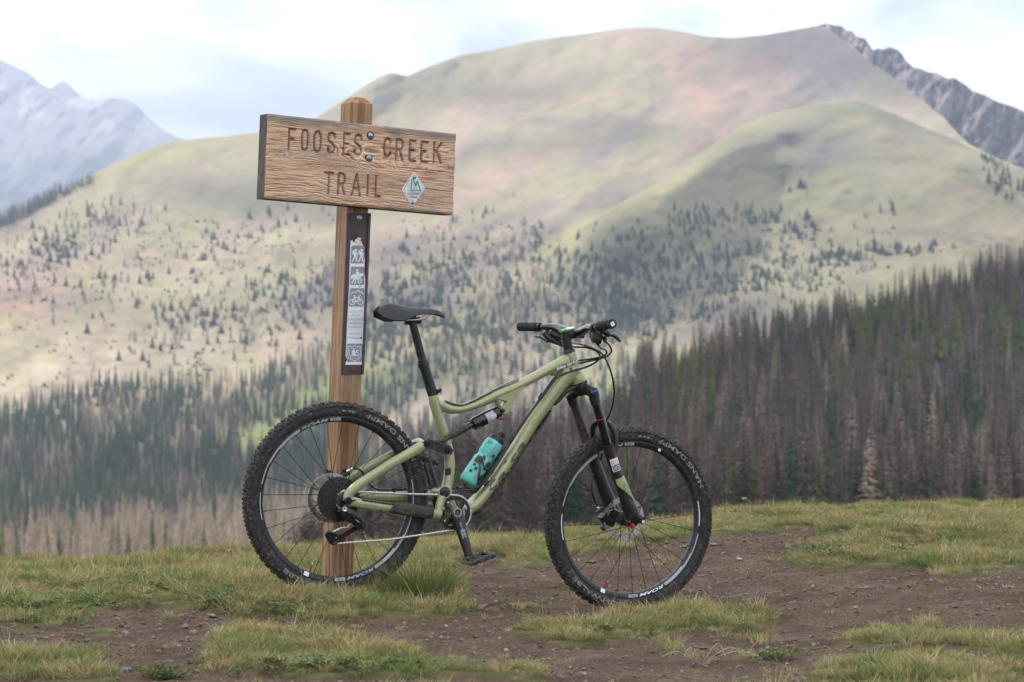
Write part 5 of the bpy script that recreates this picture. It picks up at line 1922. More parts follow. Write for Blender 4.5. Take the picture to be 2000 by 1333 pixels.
Fc = []
for i in range(NR - 1):
    for k in range(n - 1):
        Fc.append((i * n + k, i * n + k + 1, (i + 1) * n + k + 1, (i + 1) * n + k))
        Fc.append((o2 + i * n + k, o2 + (i + 1) * n + k, o2 + (i + 1) * n + k + 1, o2 + i * n + k + 1))
    for k in (0, n - 1):
        Fc.append((i * n + k, (i + 1) * n + k, o2 + (i + 1) * n + k, o2 + i * n + k))
for i in (0, NR - 1):
    for k in range(n - 1):
        Fc.append((i * n + k, i * n + k + 1, o2 + i * n + k + 1, o2 + i * n + k))
sdm.add(top + und, Fc)
me = sdm.mesh('saddle', M['saddle'], 50)
saddle = link('saddle', me, bike)
md = saddle.modifiers.new('round', 'SUBSURF'); md.levels = 1; md.render_levels = 1
for sgn in (-1, 1):
    rl = MB()
    y_ = .022 * sgn
    T(rl, [(757, 614, y_ * 1.7), (768, 624, y_ * 1.3), (780, 626.5, y_), (800, 625.5, y_), (818, 624.5, y_), (833, 619, y_ * .8), (845, 612.5, y_ * .5)], [1.9] * 7, n=8, sub=5)
    part('rail', rl, M['steel'], saddle, 60)
wg = MB()
T(wg, [(752, 619, -.045), (757, 623, -.030), (760, 622, .030)], [2, 2, 2], n=8, sub=3)
part('saddle_bracket', wg, M['black'], saddle, 60)

# ---- rear suspension
st2 = MB()
for sg, y0, y1 in ((-1, -.055, -.066), ):
    T(st2, [(826, 870, y0), (814, 877.5, y0), (780, 897, -.062), (740, 921.5, -.068), (704, 945, -.070), (690, 956, -.071), (681, 966, -.071), (679, 979, -.071)], [8.5, 10, 9.8, 9, 9, 9.5, 9.5, 10], [7, 7.5, 7, 6.5, 6.5, 7, 7, 7], n=16, sub=5, power=2.4)
T(st2, [(806, 869, .052), (795, 874, .055), (765, 890, .060), (730, 908, .066), (690, 928, .068), (664, 944, .070), (648, 958, .071), (640, 975, .071)], [7, 9, 9.5, 9, 8.5, 8.5, 8.5, 9], [7, 7, 7, 6.5, 6.5, 6.5, 7, 7], n=16, sub=5, power=2.4)
T(st2, [(826, 869, -.052), (822, 864, -.03), (817, 862, 0), (811, 864, .03), (805, 868, .052)], [7, 6, 6, 6, 7], n=14, sub=5)
part('seat_stay', st2, M['frame'], bike, 40)
cst = MB()
T(cst, [(679, 979, -.070), (692, 981, -.071), (708, 985, -.071), (735, 989, -.070), (770, 993, -.066), (810, 998, -.058), (842, 1003, -.050), (858, 1005.5, -.046)], [12, 9.5, 8.6, 8.4, 8.6, 9.5, 9.2, 9.5], [6, 6.5, 6.5, 6.5, 7, 8, 9, 9], n=16, sub=4, power=2.8)
T(cst, [(640, 976, .070), (652, 970, .071), (680, 969, .071), (720, 970, .070), (770, 971, .066), (815, 969, .056), (845, 966, .046)], [10, 8.5, 9, 10, 10, 10, 10], [6, 6.5, 6.5, 6.5, 7, 8, 9], n=16, sub=4, power=2.8)
T(cst, [(856, 1006, -.046), (858, 994, -.045), (862, 975, -.043), (868, 962, -.040)], [9, 8, 9, 11], [8, 8, 8, 8], n=14, sub=4)
T(cst, [(868, 962, -.040), (862, 962, 0), (848, 962, .040)], [9, 9, 9], n=14, sub=3)
chs = part('chain_stay', cst, M['frame'], bike, 40)
cg = MB()
T(cg, [(763, 990, -.068), (768, 992, -.067), (800, 996, -.061), (835, 1002, -.054), (843, 1003.5, -.052)], [9.5, 11, 12, 11.5, 9.5], [9, 10, 10.5, 10.5, 9], n=16, sub=4, power=4)
T(cg, [(706, 977, -.074), (735, 980.5, -.072), (766, 984.5, -.070)], [1.8, 2.2, 3], [6, 7, 8], n=10, sub=3)
part('chain_stay_guard', cg, M['black_mud'], chs, 40)
dp = MB()
dp.lathe([(.0001, .010), (.012, .010), (.0145, .006), (.0145, -.004)], at(679, 979, -.080), (0, -1, 0), 20)
part('axle_cap', dp, M['gloss'], chs, 50)
T2 = MB()
T2.prism(poly_xz([(689, 976), (699, 977), (699.5, 986), (688, 984)], -.078), -.0800, -.0778)
part('dropout_recess', T2, M['decal_black'], chs, 0)
pv = MB()
pv.lathe([(.0001, .008), (.010, .008), (.0175, .005), (.0190, .001), (.0190, -.006)], at(868, 962, -.050), (0, -1, 0), 22)
part('main_pivot', pv, M['black'], bike, 50)
pr_ = MB()
pr_.lathe([(.0190, .001), (.0205, .004), (.0235, .004), (.0235, -.004)], at(868, 962, -.050), (0, -1, 0), 24)
part('pivot_ring', pr_, M['frame'], bike, 50)

# rocker and shock
rk = MB()
for y_ in (-.052, .052):
    T(rk, [(834, 867, y_), (850, 870, y_), (876, 880, y_)], [10.5, 8.5, 9.5], [4.5, 4.5, 4.5], n=16, sub=3)
T(rk, [(852, 871, -.05), (846, 871, .05)], [5, 5], n=10)
rk.prism(poly_xz([(828, 861), (840, 859.5), (862, 866), (879, 871.5), (885.5, 880), (881, 888.5), (869, 888), (850, 880), (834, 876.5), (827, 871)], -.056), -.0605, -.0530, .0015)
rocker = part('rocker_link', rk, M['black'], bike, 40)
for (x, y) in ((834.5, 868.5), (874.5, 880)):
    b = MB(); b.lathe([(.0001, .002), (.004, .002), (.0045, .005), (.0085, .005), (.0095, .001)], at(x, y, -.0612), (0, -1, 0), 16)
    part('pivot_bolt', b, M['gloss'], rocker, 40)
yk = MB()
for y_ in (-.030, .030):
    T(yk, [(894, 845, y_ * .35), (884, 850, y_ * .9), (870, 857, y_), (850, 868, y_ * 1.25)], [6, 6, 5.5, 6.5], [5, 4, 4, 4.5], n=12, sub=3)
T(yk, [(889, 847), (908, 837)], [8, 7], n=14)
part('shock_yoke', yk, M['black_mud'], bike, 40)
sk = MB()
T(sk, [(905, 838.5), (926, 828.5)], [6.8, 6.8], n=18)
shock = part('shock', sk, M['gloss'], bike, 40)
sk = MB()
T(sk, [(922, 830), (924, 829), (950, 816), (972, 805.5), (975, 804)], [10, 12.8, 13, 12.8, 10], n=22)
T(sk, [(975, 805), (986, 803)], [8, 7], [10, 8], n=14)
T(sk, [(930, 832, -.01), (968, 817, -.01)], [4, 4], n=10)
part('air_can', sk, M['gloss'], shock, 40)
og = MB(); T(og, [(909, 836.6), (910.6, 835.8)], [7.8, 7.8], n=16); part('o_ring', og, M['red'], shock, 40)
kb = MB(); T(kb, [(974, 815, -.012), (981, 818, -.018)], [3.2, 3.2], n=10); part('rebound_knob', kb, M['red'], shock, 40)
kb = MB(); T(kb, [(980, 816, -.014), (984, 819, -.02)], [3.2, 3.2], n=10); part('lockout_lever', kb, M['blue'], shock, 40)
sb = MB(); sb.lathe([(.0001, .003), (.005, .003), (.0075, .001), (.0075, -.004)], at(982.5, 802.5, -.024), (0, -1, 0), 16); part('shock_bolt', sb, M['black'], shock, 40)
def can_uv(u, v, r=.0252):
    a, b = at(938, 822, 0), at(966, 808.6, 0)
    ax = (b - a); L = ax.length; ax.normalize(); up = Vector((-ax.z, 0, ax.x))
    th = (v - .5) * 1.7
    return a + ax * (u * L) + up * (math.sin(th) * r) + Vector((0, -math.cos(th) * r, 0))
lb = MB()
for i in range(8):
    lb.add([can_uv(.30, i / 8), can_uv(.86, i / 8), can_uv(.86, (i + 1) / 8), can_uv(.30, (i + 1) / 8)], [(0, 1, 2, 3)])
part('shock_label', lb, M['decal_grey'], shock, 40)
lb = MB()
for i in range(4):
    lb.add([can_uv(.60, .30 + i / 12, .0255), can_uv(.92, .30 + i / 12, .0255), can_uv(.92, .30 + (i + 1) / 12, .0255), can_uv(.60, .30 + (i + 1) / 12, .0255)], [(0, 1, 2, 3)])
part('shock_label', lb, M['decal_white'], shock, 40)
lb = MB(); add_text(lb, 'ROCK', lambda u, v: can_uv(.89 - (1 - u) * .26, .50 + v * .11, .0259)); part('lettering', lb, M['red'], shock, 0)
lb = MB(); add_text(lb, 'SHOX', lambda u, v: can_uv(.89 - (1 - u) * .26, .35 + v * .11, .0259)); part('lettering', lb, M['decal_black'], shock, 0)

# ---- wheels
RT = 0.350
def wheel(name, cx, cy, front):
    c = at(cx, cy, 0)
    hub = MB()
    hw = .050 if front else .060
    hub.lathe([(.0001, hw), (.009, hw), (.010, hw - .014), (.024, hw - .020), (.026, hw - .024), (.014, hw - .030), (.012, 0), (.014, -hw + .030), (.028, -hw + .024), (.026, -hw + .020), (.010, -hw + .014), (.009, -hw), (.0001, -hw)], (0, 0, 0), (0, 1, 0), 24)
    w = link(name, hub.mesh(name, M['black'], 40), bike)
    w.location = c
    # tyre carcass
    ty = MB()
    prof = []
    for k in range(17):
        a = rad(-148 + 296 * k / 16)
        prof.append((.3185 + .0272 * math.cos(a), .0272 * math.sin(a)))
    prof = [(.2925, -.0125)] + prof + [(.2925, .0125)]
    ty.lathe(prof, (0, 0, 0), (0, 1, 0), 128)
    part('tyre', ty, M['tyre'], w, 70)
    # knobs
    kn = MB()
    rr = random.Random(5 + front)
    def knob(th, lat_a, lx, lw, hh, skew=0.0):
        R0 = .3185; r0 = .0262
        la = rad(lat_a)
        base_r = R0 + r0 * math.cos(la); by = r0 * math.sin(la)
        up_r = math.cos(la); up_y = math.sin(la)
        tl_ = lx / 2 / base_r
        V = []
        for (hgt__, sc__) in ((0, 1.12), (hh, .82)):
            for (sx, sy) in ((-1, -1), (1, -1), (1, 1), (-1, 1)):
                th2 = th + sx * tl_ * sc__ + skew * sy
                rr2 = base_r + hgt__ * up_r - sy * lw / 2 * sc__ * math.sin(la)
                yy = by + hgt__ * up_y + sy * lw / 2 * sc__ * math.cos(la)
                V.append((rr2 * math.cos(th2), yy, rr2 * math.sin(th2)))
        kn.add(V, [(4, 5, 6, 7), (0, 1, 5, 4), (1, 2, 6, 5), (2, 3, 7, 6), (3, 0, 4, 7)])
    NK = 68
    for k in range(NK):
        th = 2 * math.pi * k / NK
        st__ = 2 * math.pi / NK
        j = lambda: rr.uniform(-.0006, .0006)
        for s_ in (-1, 1):
            knob(th, s_ * 58, .0125 + j(), .0082, .0068 + j())
            knob(th + st__ * .5, s_ * 53, .0100, .0095, .0064 + j())
            knob(th + st__ * .25, s_ * 31, .0085, .0075, .0058 + j(), .004 * s_)
            knob(th + st__ * .75, s_ * 12, .0105, .0100, .0058 + j())
            knob(th + st__ * .1, s_ * 70, .0070, .0040, .0035)
    part('tread', kn, M['tread'], w, 0, kind='stuff', label='square tread knobs of the tyre')
    rm = MB()
    rm.lathe([(.2975, .0155), (.2985, .0170), (.2965, .0178), (.2900, .0172), (.2815, .0145), (.2772, .0085), (.2762, 0), (.2772, -.0085), (.2815, -.0145), (.2900, -.0172), (.2965, -.0178), (.2985, -.0170), (.2975, -.0155)], (0, 0, 0), (0, 1, 0), 128)
    part('rim', rm, M['rim'], w, 50)
    NS = 28
    a_off = rad(3) if front else rad(8)
    sme = {}
    for k in range(NS):
        side = -1 if k % 2 else 1
        cross = 1 if (k // 2) % 2 else -1
        th = 2 * math.pi * k / NS + a_off
        key = (side, cross)
        if key not in sme:
            q = MB()
            tw = cross * rad(42)
            q.tube([(.0255 * math.cos(tw), side * (hw - .022), .0255 * math.sin(tw)), (.262, side * .0035, 0), (.2780, side * .003, 0)], [.00115, .00115, .0021], n=5)
            sme[key] = q.mesh('spoke', M['spoke'], 60)
        so = link('spoke', sme[key], w)
        so.rotation_euler = (0, -th, 0)
    # flange teeth of decals: angles are measured in the picture sense, 0 = forward, 90 = up
    return w


def arc_pt(r, a, y):
    return (r * math.cos(rad(a)), y, r * math.sin(rad(a)))


def arc_band(mb, r0, r1, a0, a1, y0, y1=None, n=12):
    y1 = y0 if y1 is None else y1
    for k in range(n):
        a, b = a0 + (a1 - a0) * k / n, a0 + (a1 - a0) * (k + 1) / n
        mb.add([arc_pt(r0, a, y0), arc_pt(r1, a, y1), arc_pt(r1, b, y1), arc_pt(r0, b, y0)], [(0, 1, 2, 3)])


def arc_text(mb, body, r0, r1, a0, a1, y0, y1, outward=True, italic=0):
    """letters from angle a0 to a1; outward: their heads point away from the hub"""
    def fn(u, v):
        a = a0 + (a1 - a0) * u
        q = v if outward else 1 - v
        return arc_pt(r0 + (r1 - r0) * q, a, y0 + (y1 - y0) * q)
    add_text(mb, body, fn, italic)


fw = wheel('front_wheel', 1229, 1015.5, True)
rw = wheel('rear_wheel', 656.5, 975, False)
YT0, YT1 = -.0262, -.0250      # near sidewall print
def tyre_y(r):
    d = (r - .3185) / .0275
    return -(.0272 * math.sqrt(max(0.0, 1 - d * d)) + .0006)


def tyre_text(w, body, a0, a1, outward, r0=.3095, r1=.3250, m='tyre_text'):
    mb = MB()
    def fn(u, v):
        q = v if outward else 1 - v
        r = r0 + (r1 - r0) * q
        return arc_pt(r, a0 + (a1 - a0) * u, tyre_y(r))
    add_text(mb, body, fn, bold=.02)
    part('lettering', mb, M[m], w, 0)


tyre_text(fw, 'SCHWALBE', -97, -140, True)
tyre_text(fw, 'HANS DAMPF', 22, 70, False)
tyre_text(fw, '27.5', 77, 86, True, .3145, .3200, 'decal_grey')
tyre_text(rw, 'SCHWALBE', -88, -130, True)
tyre_text(rw, 'HANS DAMPF', 25, 71, False)
tyre_text(rw, '27.5', 79, 88, True, .3145, .3200, 'decal_grey')
def rim_y(r): return float(np.interp(r, [.2772, .2815, .2900, .2965], [-.0092, -.0152, -.0179, -.0185])) - .0004
for w, gm, sp_ in ((fw, 'decal_white', 0), (rw, 'decal_grey', 1)):
    for base, gm2 in ((0, gm), (180, 'decal_grey')):
        mb = MB()
        r0, r1 = .2815, .2925
        def fn(u, v, b=base):
            r = r0 + (r1 - r0) * v
            return arc_pt(r, b - 62 - 20 * u, rim_y(r) - .0007)
        add_text(mb, 'ROAM', fn, .3, .03)
        part('rim_lettering', mb, M[gm2], w, 0)
        mb = MB()
        def band(ra, rb, a0, a1, n=10):
            for k in range(n):
                a, b = a0 + (a1 - a0) * k / n, a0 + (a1 - a0) * (k + 1) / n
                for q in range(4):
                    rc_, rd_ = ra + (rb - ra) * q / 4, ra + (rb - ra) * (q + 1) / 4
                    mb.add([arc_pt(rc_, a, rim_y(rc_)), arc_pt(rd_, a, rim_y(rd_)), arc_pt(rd_, b, rim_y(rd_)), arc_pt(rc_, b, rim_y(rc_))], [(0, 1, 2, 3)])
        band(.2810, .2920, base - 40, base - 60); band(.2850, .2925, base - 28, base - 40); band(.2880, .2925, base - 12, base - 28)
        part('rim_stripe', mb, M['decal_grey'], w, 0)
        mb = MB(); band(.2815, .2925, base - 84, base - 92)
        part('rim_badge', mb, M['decal_grey'], w, 0)
        mb = MB(); add_text(mb, '50', lambda u, v: arc_pt(.2835 + .007 * v, base - 85.5 - 4 * u, rim_y(.2835 + .007 * v) - .0004)); part('rim_lettering', mb, M['decal_black'], w, 0)
        mb = MB(); band(.2880, .2915, base - 6, base + 13, 8); part('rim_stripe', mb, M['decal_white' if w is fw else 'decal_grey'], w, 0)
    mb = MB()
    for k in range(6):
        a, b = -112 - .65 * k, -112 - .65 * (k + 1)
        for rc_, rd_ in ((.2795, .2820), (.2820, .2860), (.2860, .2900), (.2900, .2945)):
            mb.add([arc_pt(rc_, a, rim_y(rc_)), arc_pt(rd_, a, rim_y(rd_)), arc_pt(rd_, b, rim_y(rd_)), arc_pt(rc_, b, rim_y(rc_))], [(0, 1, 2, 3)])
    part('rim_badge', mb, M['decal_white'], w, 0)
    vs = MB(); a = rad(-111); vs.tube([(.278 * math.cos(a), 0, .278 * math.sin(a)), (.250 * math.cos(a), 0, .250 * math.sin(a))], .0034, n=10)
    vs2 = MB(); vs2.tube([(.250 * math.cos(a), 0, .250 * math.sin(a)), (.240 * math.cos(a), 0, .240 * math.sin(a))], .0018, n=8)
    v_ = part('valve', vs, M['red'], w, 50); part('valve_tip', vs2, M['steel'], w, 50)
b = MB(); b.lathe([(.0001, .001), (.0062, .001), (.0062, 0)], arc_pt(.2870, 66, -.0172), (0, -1, 0), 14); part('rim_badge', b, M['decal_white'], fw, 0)


def rotor(name, w, y, R):
    mb = MB()
    t = .0009
    mb.lathe([(R - .014, t), (R, t), (R, -t), (R - .014, -t), (R - .014, t)], (0, y, 0), (0, 1, 0), 72)
    mb.lathe([(R - .020, t), (R - .0165, t), (R - .0165, -t), (R - .020, -t), (R - .020, t)], (0, y, 0), (0, 1, 0), 72)
    mb.lathe([(.018, t), (.030, t), (.030, -t), (.018, -t), (.018, t)], (0, y, 0), (0, 1, 0), 36)
    for k in range(6):
        a = rad(60 * k); b2 = a + rad(34); c_ = a - rad(8)
        mb.tube([(.028 * math.cos(a), y, .028 * math.sin(a)), ((R + .02) / 2 * math.cos((a + b2) / 2), y, (R + .02) / 2 * math.sin((a + b2) / 2)), ((R - .012) * math.cos(b2), y, (R - .012) * math.sin(b2))], .0028, t, n=6, sub=3)
        mb.tube([((R * .62) * math.cos(a + .33), y, (R * .62) * math.sin(a + .33)), ((R - .012) * math.cos(c_ + .15), y, (R - .012) * math.sin(c_ + .15))], .0022, t, n=6)
    for k in range(36):
        a = 2 * math.pi * k / 36
        mb.tube([((R - .0155) * math.cos(a), y, (R - .0155) * math.sin(a)), ((R - .013) * math.cos(a + .05), y, (R - .013) * math.sin(a + .05))], .0018, t, n=4)
    part(name, mb, M['steel'], w, 40)


rotor('brake_disc', fw, .045, .085)
rotor('brake_disc', rw, .052, .090)

# cassette
cass = MB()
for i, (R, y) in enumerate([(.0830, -.026), (.0745, -.030), (.0665, -.034), (.0585, -.038), (.0515, -.0418), (.0455, -.0455), (.0400, -.049), (.0350, -.0525), (.0305, -.056), (.0265, -.0592), (.0230, -.062)]):
    nt_ = max(11, int(R / .00205)); V = []
    for k in range(nt_ * 2):
        a = math.pi * k / nt_; rr_ = R if k % 2 else R - .0045
        V.append((rr_ * math.cos(a), rr_ * math.sin(a)))
    nn = len(V)
    inner = R * .72
    VV = [(x, y - .0008, z) for x, z in V] + [(x, y + .0008, z) for x, z in V] + [(x * inner / math.hypot(x, z), y - .0008, z * inner / math.hypot(x, z)) for x, z in V]
    cass.add(VV, [(k, (k + 1) % nn, nn + (k + 1) % nn, nn + k) for k in range(nn)] + [(k, (k + 1) % nn, 2 * nn + (k + 1) % nn, 2 * nn + k) for k in range(nn)])
    for k in range(8):
        a = 2 * math.pi * k / 8 + i * .3
        cass.tube([(R * .8 * math.cos(a), y, R * .8 * math.sin(a)), (R * .45 * math.cos(a + .4), y - .001, R * .45 * math.sin(a + .4))], .0035, .001, n=5)
cass.lathe([(.020, -.020), (.024, -.064), (.010, -.066)], (0, 0, 0), (0, 1, 0), 24)
part('cassette', cass, M['cassette'], rw, 20)

# ---- drivetrain
YC = -.047
def toothed(mb, c, R, nt_, y, th, inner):
    V = []
    for k in range(nt_ * 4):
        a = 2 * math.pi * k / (nt_ * 4); rr_ = R if (k % 4) in (1, 2) else R - .0042
        V.append((c.x + rr_ * math.cos(a), c.z + rr_ * math.sin(a)))
    nn = len(V); VI = []
    for x, z in V:
        d = math.hypot(x - c.x, z - c.z); VI.append((c.x + (x - c.x) * inner / d, c.z + (z - c.z) * inner / d))
    VV = [(x, y - th, z) for x, z in V] + [(x, y + th, z) for x, z in V] + [(x, y + th, z) for x, z in VI] + [(x, y - th, z) for x, z in VI]
    mb.add(VV, [(g * nn + k, g * nn + (k + 1) % nn, ((g + 1) % 4) * nn + (k + 1) % nn, ((g + 1) % 4) * nn + k) for g in range(4) for k in range(nn)])


BBc = at(889.5, 1002.5, -.055)
ring = MB()
toothed(ring, BBc, .0655, 32, YC, .0018, .0475)
for k in range(4):
    a = rad(50 + 90 * k)
    ring.tube([(BBc.x + .026 * math.cos(a), YC - .002, BBc.z + .026 * math.sin(a)), (BBc.x + .056 * math.cos(a), YC, BBc.z + .056 * math.sin(a))], [.013, .011], [.004, .003], n=10)
chr_ = part('chainring', ring, M['black'], bike, 30)
ar = MB()
for a0, a1 in ((120, 165), (210, 260), (15, 50)):
    for k in range(8):
        a, b = a0 + (a1 - a0) * k / 8, a0 + (a1 - a0) * (k + 1) / 8
        q = lambda r, an: (BBc.x + r * math.cos(rad(an)), YC - .0022, BBc.z + r * math.sin(rad(an)))
        ar.add([q(.044, a), q(.0505, a), q(.0505, b), q(.044, b)], [(0, 1, 2, 3)])
part('chainring_inset', ar, M['alloy'], chr_, 0)
b = MB()
for k in range(4):
    a = rad(50 + 90 * k)
    b.lathe([(.0001, .001), (.003, .001), (.0035, .003), (.0058, .003), (.0062, 0)], (BBc.x + .050 * math.cos(a), YC - .003, BBc.z + .050 * math.sin(a)), (0, -1, 0), 12)
part('chainring_bolt', b, M['black'], chr_, 40)


def crank(y_in, y_out, p0, p1, nm):
    mb = MB()
    A = at(p0[0], p0[1], y_in); B = at(p1[0], p1[1], y_out)
    P_ = [A - (B - A) * .07, A, A + (B - A) * .12, A + (B - A) * .45, A + (B - A) * .82, B, B + (B - A) * .055]
    mb.tube(P_, [.016, .0245, .0245, .0190, .0165, .0165, .0110], [.008, .0125, .0125, .0105, .0090, .0085, .006], n=18, sub=3, power=3.2)
    return part(nm, mb, M['carbon'], bike, 40), A, B


ca, cA, cB = crank(-.066, -.082, (891, 1001), (918.5, 1094), 'crank_arm')
b = MB(); b.lathe([(.0105, .002), (.0125, .005), (.0160, .005), (.0175, .0005)], cA + Vector((0, -.0105, 0)), (0, -1, 0), 24); part('crank_bolt_ring', b, M['steel'], ca, 50)
b = MB(); b.lathe([(.0001, .001), (.0105, .001), (.0105, .004)], cA + Vector((0, -.0105, 0)), (0, -1, 0), 20); part('crank_bolt', b, M['decal_black'], ca, 50)
ax_ = (cB - cA).normalized(); nx_ = Vector((ax_.z, 0, -ax_.x))
def crank_pt(s_, t_, o=.0108):
    p = cA + (cB - cA) * s_ + nx_ * (-t_)
    return p + Vector((0, -o, 0))
mb = MB(); add_text(mb, 'SRAM', lambda u, v: crank_pt(.20 + .18 * u, -.005 + .009 * v, .0125)); part('lettering', mb, M['decal_grey'], ca, 0)
mb = MB()
mb.add([crank_pt(.36, -.009, .0116), crank_pt(.54, -.008, .0100), crank_pt(.54, .008, .0100), crank_pt(.36, .009, .0116)], [(0, 1, 2, 3)])
part('crank_decal', mb, M['decal_grey'], ca, 0)
mb = MB(); add_text(mb, 'X0', lambda u, v: crank_pt(.39 + .13 * u, -.006 + .012 * v, .0120)); part('lettering', mb, M['decal_black'], ca, 0)
cf, fA, fB = crank(.066, .082, (862, 1002), (834, 905), 'crank_arm')


def pedal(center_px, y0, y1, tilt, nm='pedal'):
    c = at(center_px[0], center_px[1], (y0 + y1) / 2)
    Rp = Matrix.Rotation(-rad(tilt), 3, 'Y')
    w = abs(y1 - y0)
    e = MB()
    e.tube([c + Vector((0, (w / 2 + .012) * (1 if y0 > y1 else -1) * (1), 0)), c + Vector((0, -w / 2 * (1 if y0 > y1 else -1), 0))], .0065, n=12)
    p = part(nm, e, M['steel'], bike, 40)
    for sx in (-1, 1):
        m_ = MB()
        yy = sx * w / 2
        pts = [c + Rp @ Vector((x, yy, z)) for x, z in ((-.050, 0), (-.035, .003), (0, .002), (.035, .003), (.050, 0))]
        m_.tube(pts, [.006, .0085, .0075, .0085, .006], [.004] * 5, n=10, sub=2, power=3)
        part('side_plate', m_, M['black_mud'], p, 40)
    m_ = MB()
    for x in (-.046, .046):
        m_.tube([c + Rp @ Vector((x, -w / 2, 0)), c + Rp @ Vector((x * 1.06, 0, 0)), c + Rp @ Vector((x, w / 2, 0))], .0070, .0060, n=10, sub=2, lat=(0, 0, 1))
    for x in (-.020, .020):
        m_.tube([c + Rp @ Vector((x, -w / 2, 0)), c + Rp @ Vector((x, w / 2, 0))], .0045, .0050, n=8)
    m_.tube([c + Vector((0, -w / 2 + .006, 0)), c + Vector((0, w / 2 - .006, 0))], .0100, n=14)
    part('platform', m_, M['black_mud'], p, 40)
    for x in (-.047, -.02, .02, .047):
        for yq in (-w / 2 + .004, 0, w / 2 - .004):
            if abs(x) < .03 and yq == 0: continue
            q = MB(); q.tube([c + Rp @ Vector((x, yq, -.012)), c + Rp @ Vector((x, yq, .012))], .0017, n=6)
            part('pin', q, M['steel'], p, 0)
    return p


pedal((934, 1092), -.095, -.190, 17)
pedal((822, 897), .190, .095, -20)

# chain
def chain_path(pts):
    P_ = [Vector(p) for p in pts]; out = []
    for a, b in zip(P_[:-1], P_[1:]):
        n_ = max(1, round((b - a).length / .0127))
        for k in range(n_): out.append(a + (b - a) * (k / n_))
    out.append(P_[-1]); return out


chp = [at(652, 1062.5, -.052), at(760, 1054.5, -.050), at(835, 1043.5, YC), at(880, 1036.5, YC)]
for a in np.linspace(-100, 92, 14):
    chp.append(Vector((BBc.x + .0640 * math.cos(rad(a)), YC, BBc.z + .0640 * math.sin(rad(a)))))
chp += [at(862, 967, YC), at(800, 965.5, -.048), at(697, 961, -.052), at(676, 957.5, -.054), at(664, 963, -.056), at(656.5, 976, -.057), at(658, 988, -.057), at(666, 996, -.056), at(676, 1010, -.054), at(684, 1022, -.053), at(680, 1030, -.052), at(666, 1032, -.052), at(648, 1041, -.052), at(643, 1050, -.052), at(646, 1059, -.052), at(652, 1062.5, -.052)]
# resample evenly
tot = [0]
for a, b in zip(chp[:-1], chp[1:]): tot.append(tot[-1] + (b - a).length)
NL = int(tot[-1] / .0127) // 2 * 2
def on_chain(s_):
    k = min(len(tot) - 2, max(0, int(np.searchsorted(tot, s_)) - 1))
    t = (s_ - tot[k]) / max(1e-9, tot[k + 1] - tot[k])
    return chp[k] + (chp[k + 1] - chp[k]) * min(1, max(0, t))
links = {}
for kind_ in (0, 1):
    q = MB(); hwid = .0030 if kind_ else .0040
    for s_ in (-1, 1):
        q.tube([(-.0040, s_ * hwid, 0), (-.0020, s_ * hwid, 0), (.0064, s_ * hwid, 0), (.0148, s_ * hwid, 0), (.0168, s_ * hwid, 0)], [.0016, .0043, .0018, .0043, .0016], [.0006] * 5, n=8)
    q.tube([(0, -.0045, 0), (0, .0045, 0)], .0019, n=8)
    links[kind_] = q.mesh('chain_link', M['chain'], 40)
chain = link('chain', None, bike)
for k in range(NL):
    a, b = on_chain(k * tot[-1] / NL), on_chain((k + 1) * tot[-1] / NL)
    d = (b - a)
    o = link('chain_link', links[k % 2], chain)
    o.location = a
    o.rotation_euler = d.to_track_quat('X', 'Z').to_euler()

# derailleur
dl = MB()
T(dl, [(675, 987, -.075), (674, 995, -.078)], [5, 6], n=12)
T(dl, [(672, 994, -.080), (684, 1003, -.082), (703, 1014, -.084), (707, 1024, -.084)], [6.5, 8, 8.5, 8], [6, 8, 8, 8], n=12, sub=3, power=3)
T(dl, [(664, 995, -.068), (676, 1010, -.072), (698, 1020, -.074), (708, 1030, -.074)], [5, 7, 7, 6], [6, 8, 8, 7], n=12, sub=3)
T(dl, [(700, 1024, -.060), (706, 1029, -.084)], [9, 9], n=14)
T(dl, [(703, 1040, -.076), (706, 1030, -.076)], [3.6, 4], n=10)
der = part('derailleur', dl, M['black'], bike, 40)
b = MB(); b.lathe([(.0030, .004), (.0050, .005), (.0088, .0045), (.0095, 0)], at(673, 995, -.088), (0, -1, 0), 18); part('mounting_bolt', b, M['alloy'], der, 40)
wgp = MB(); wgp.prism(poly_xz([(681, 1000), (692, 1003), (701, 1009), (710.5, 1022), (700, 1021), (692, 1013), (690, 1008)], -.095), -.0960, -.0925, .0004)
part('outer_plate', wgp, M['decal_grey'], der, 30)
wgp = MB(); wgp.prism(poly_xz([(671, 1000), (680, 1004), (690, 1016), (700, 1022), (690, 1022), (678, 1013)], -.093), -.0945, -.0905, .0004)
part('outer_plate', wgp, M['gloss'], der, 30)
cgm = MB()
for y_ in (-.0595, -.0445):
    T(cgm, [(702, 1028, y_), (688, 1036, y_), (676, 1044, y_), (660, 1051, y_)], [5.5, 4.2, 4, 5], [1.6] * 4, n=8, sub=3)
    T(cgm, [(668, 1047, y_), (656, 1044, y_), (642, 1040, y_), (637, 1044, y_), (641, 1052, y_), (647, 1061, y_), (655, 1062, y_), (668, 1050, y_)], [2.2, 2.6, 3, 3, 3, 3, 2.4, 2.2], [1.4] * 8, n=8, sub=2)
cgm.prism(poly_xz([(637.5, 1043), (648, 1044), (658, 1047), (663, 1052), (655, 1058), (648, 1061)], -.062), -.0632, -.0612, .0003)
cgm.prism(poly_xz([(706, 1026), (700, 1034), (682, 1045), (664, 1054), (657, 1049), (668, 1043), (686, 1032), (698, 1024)], -.062), -.0630, -.0612, .0003)
part('cage', cgm, M['gloss'], der, 40)
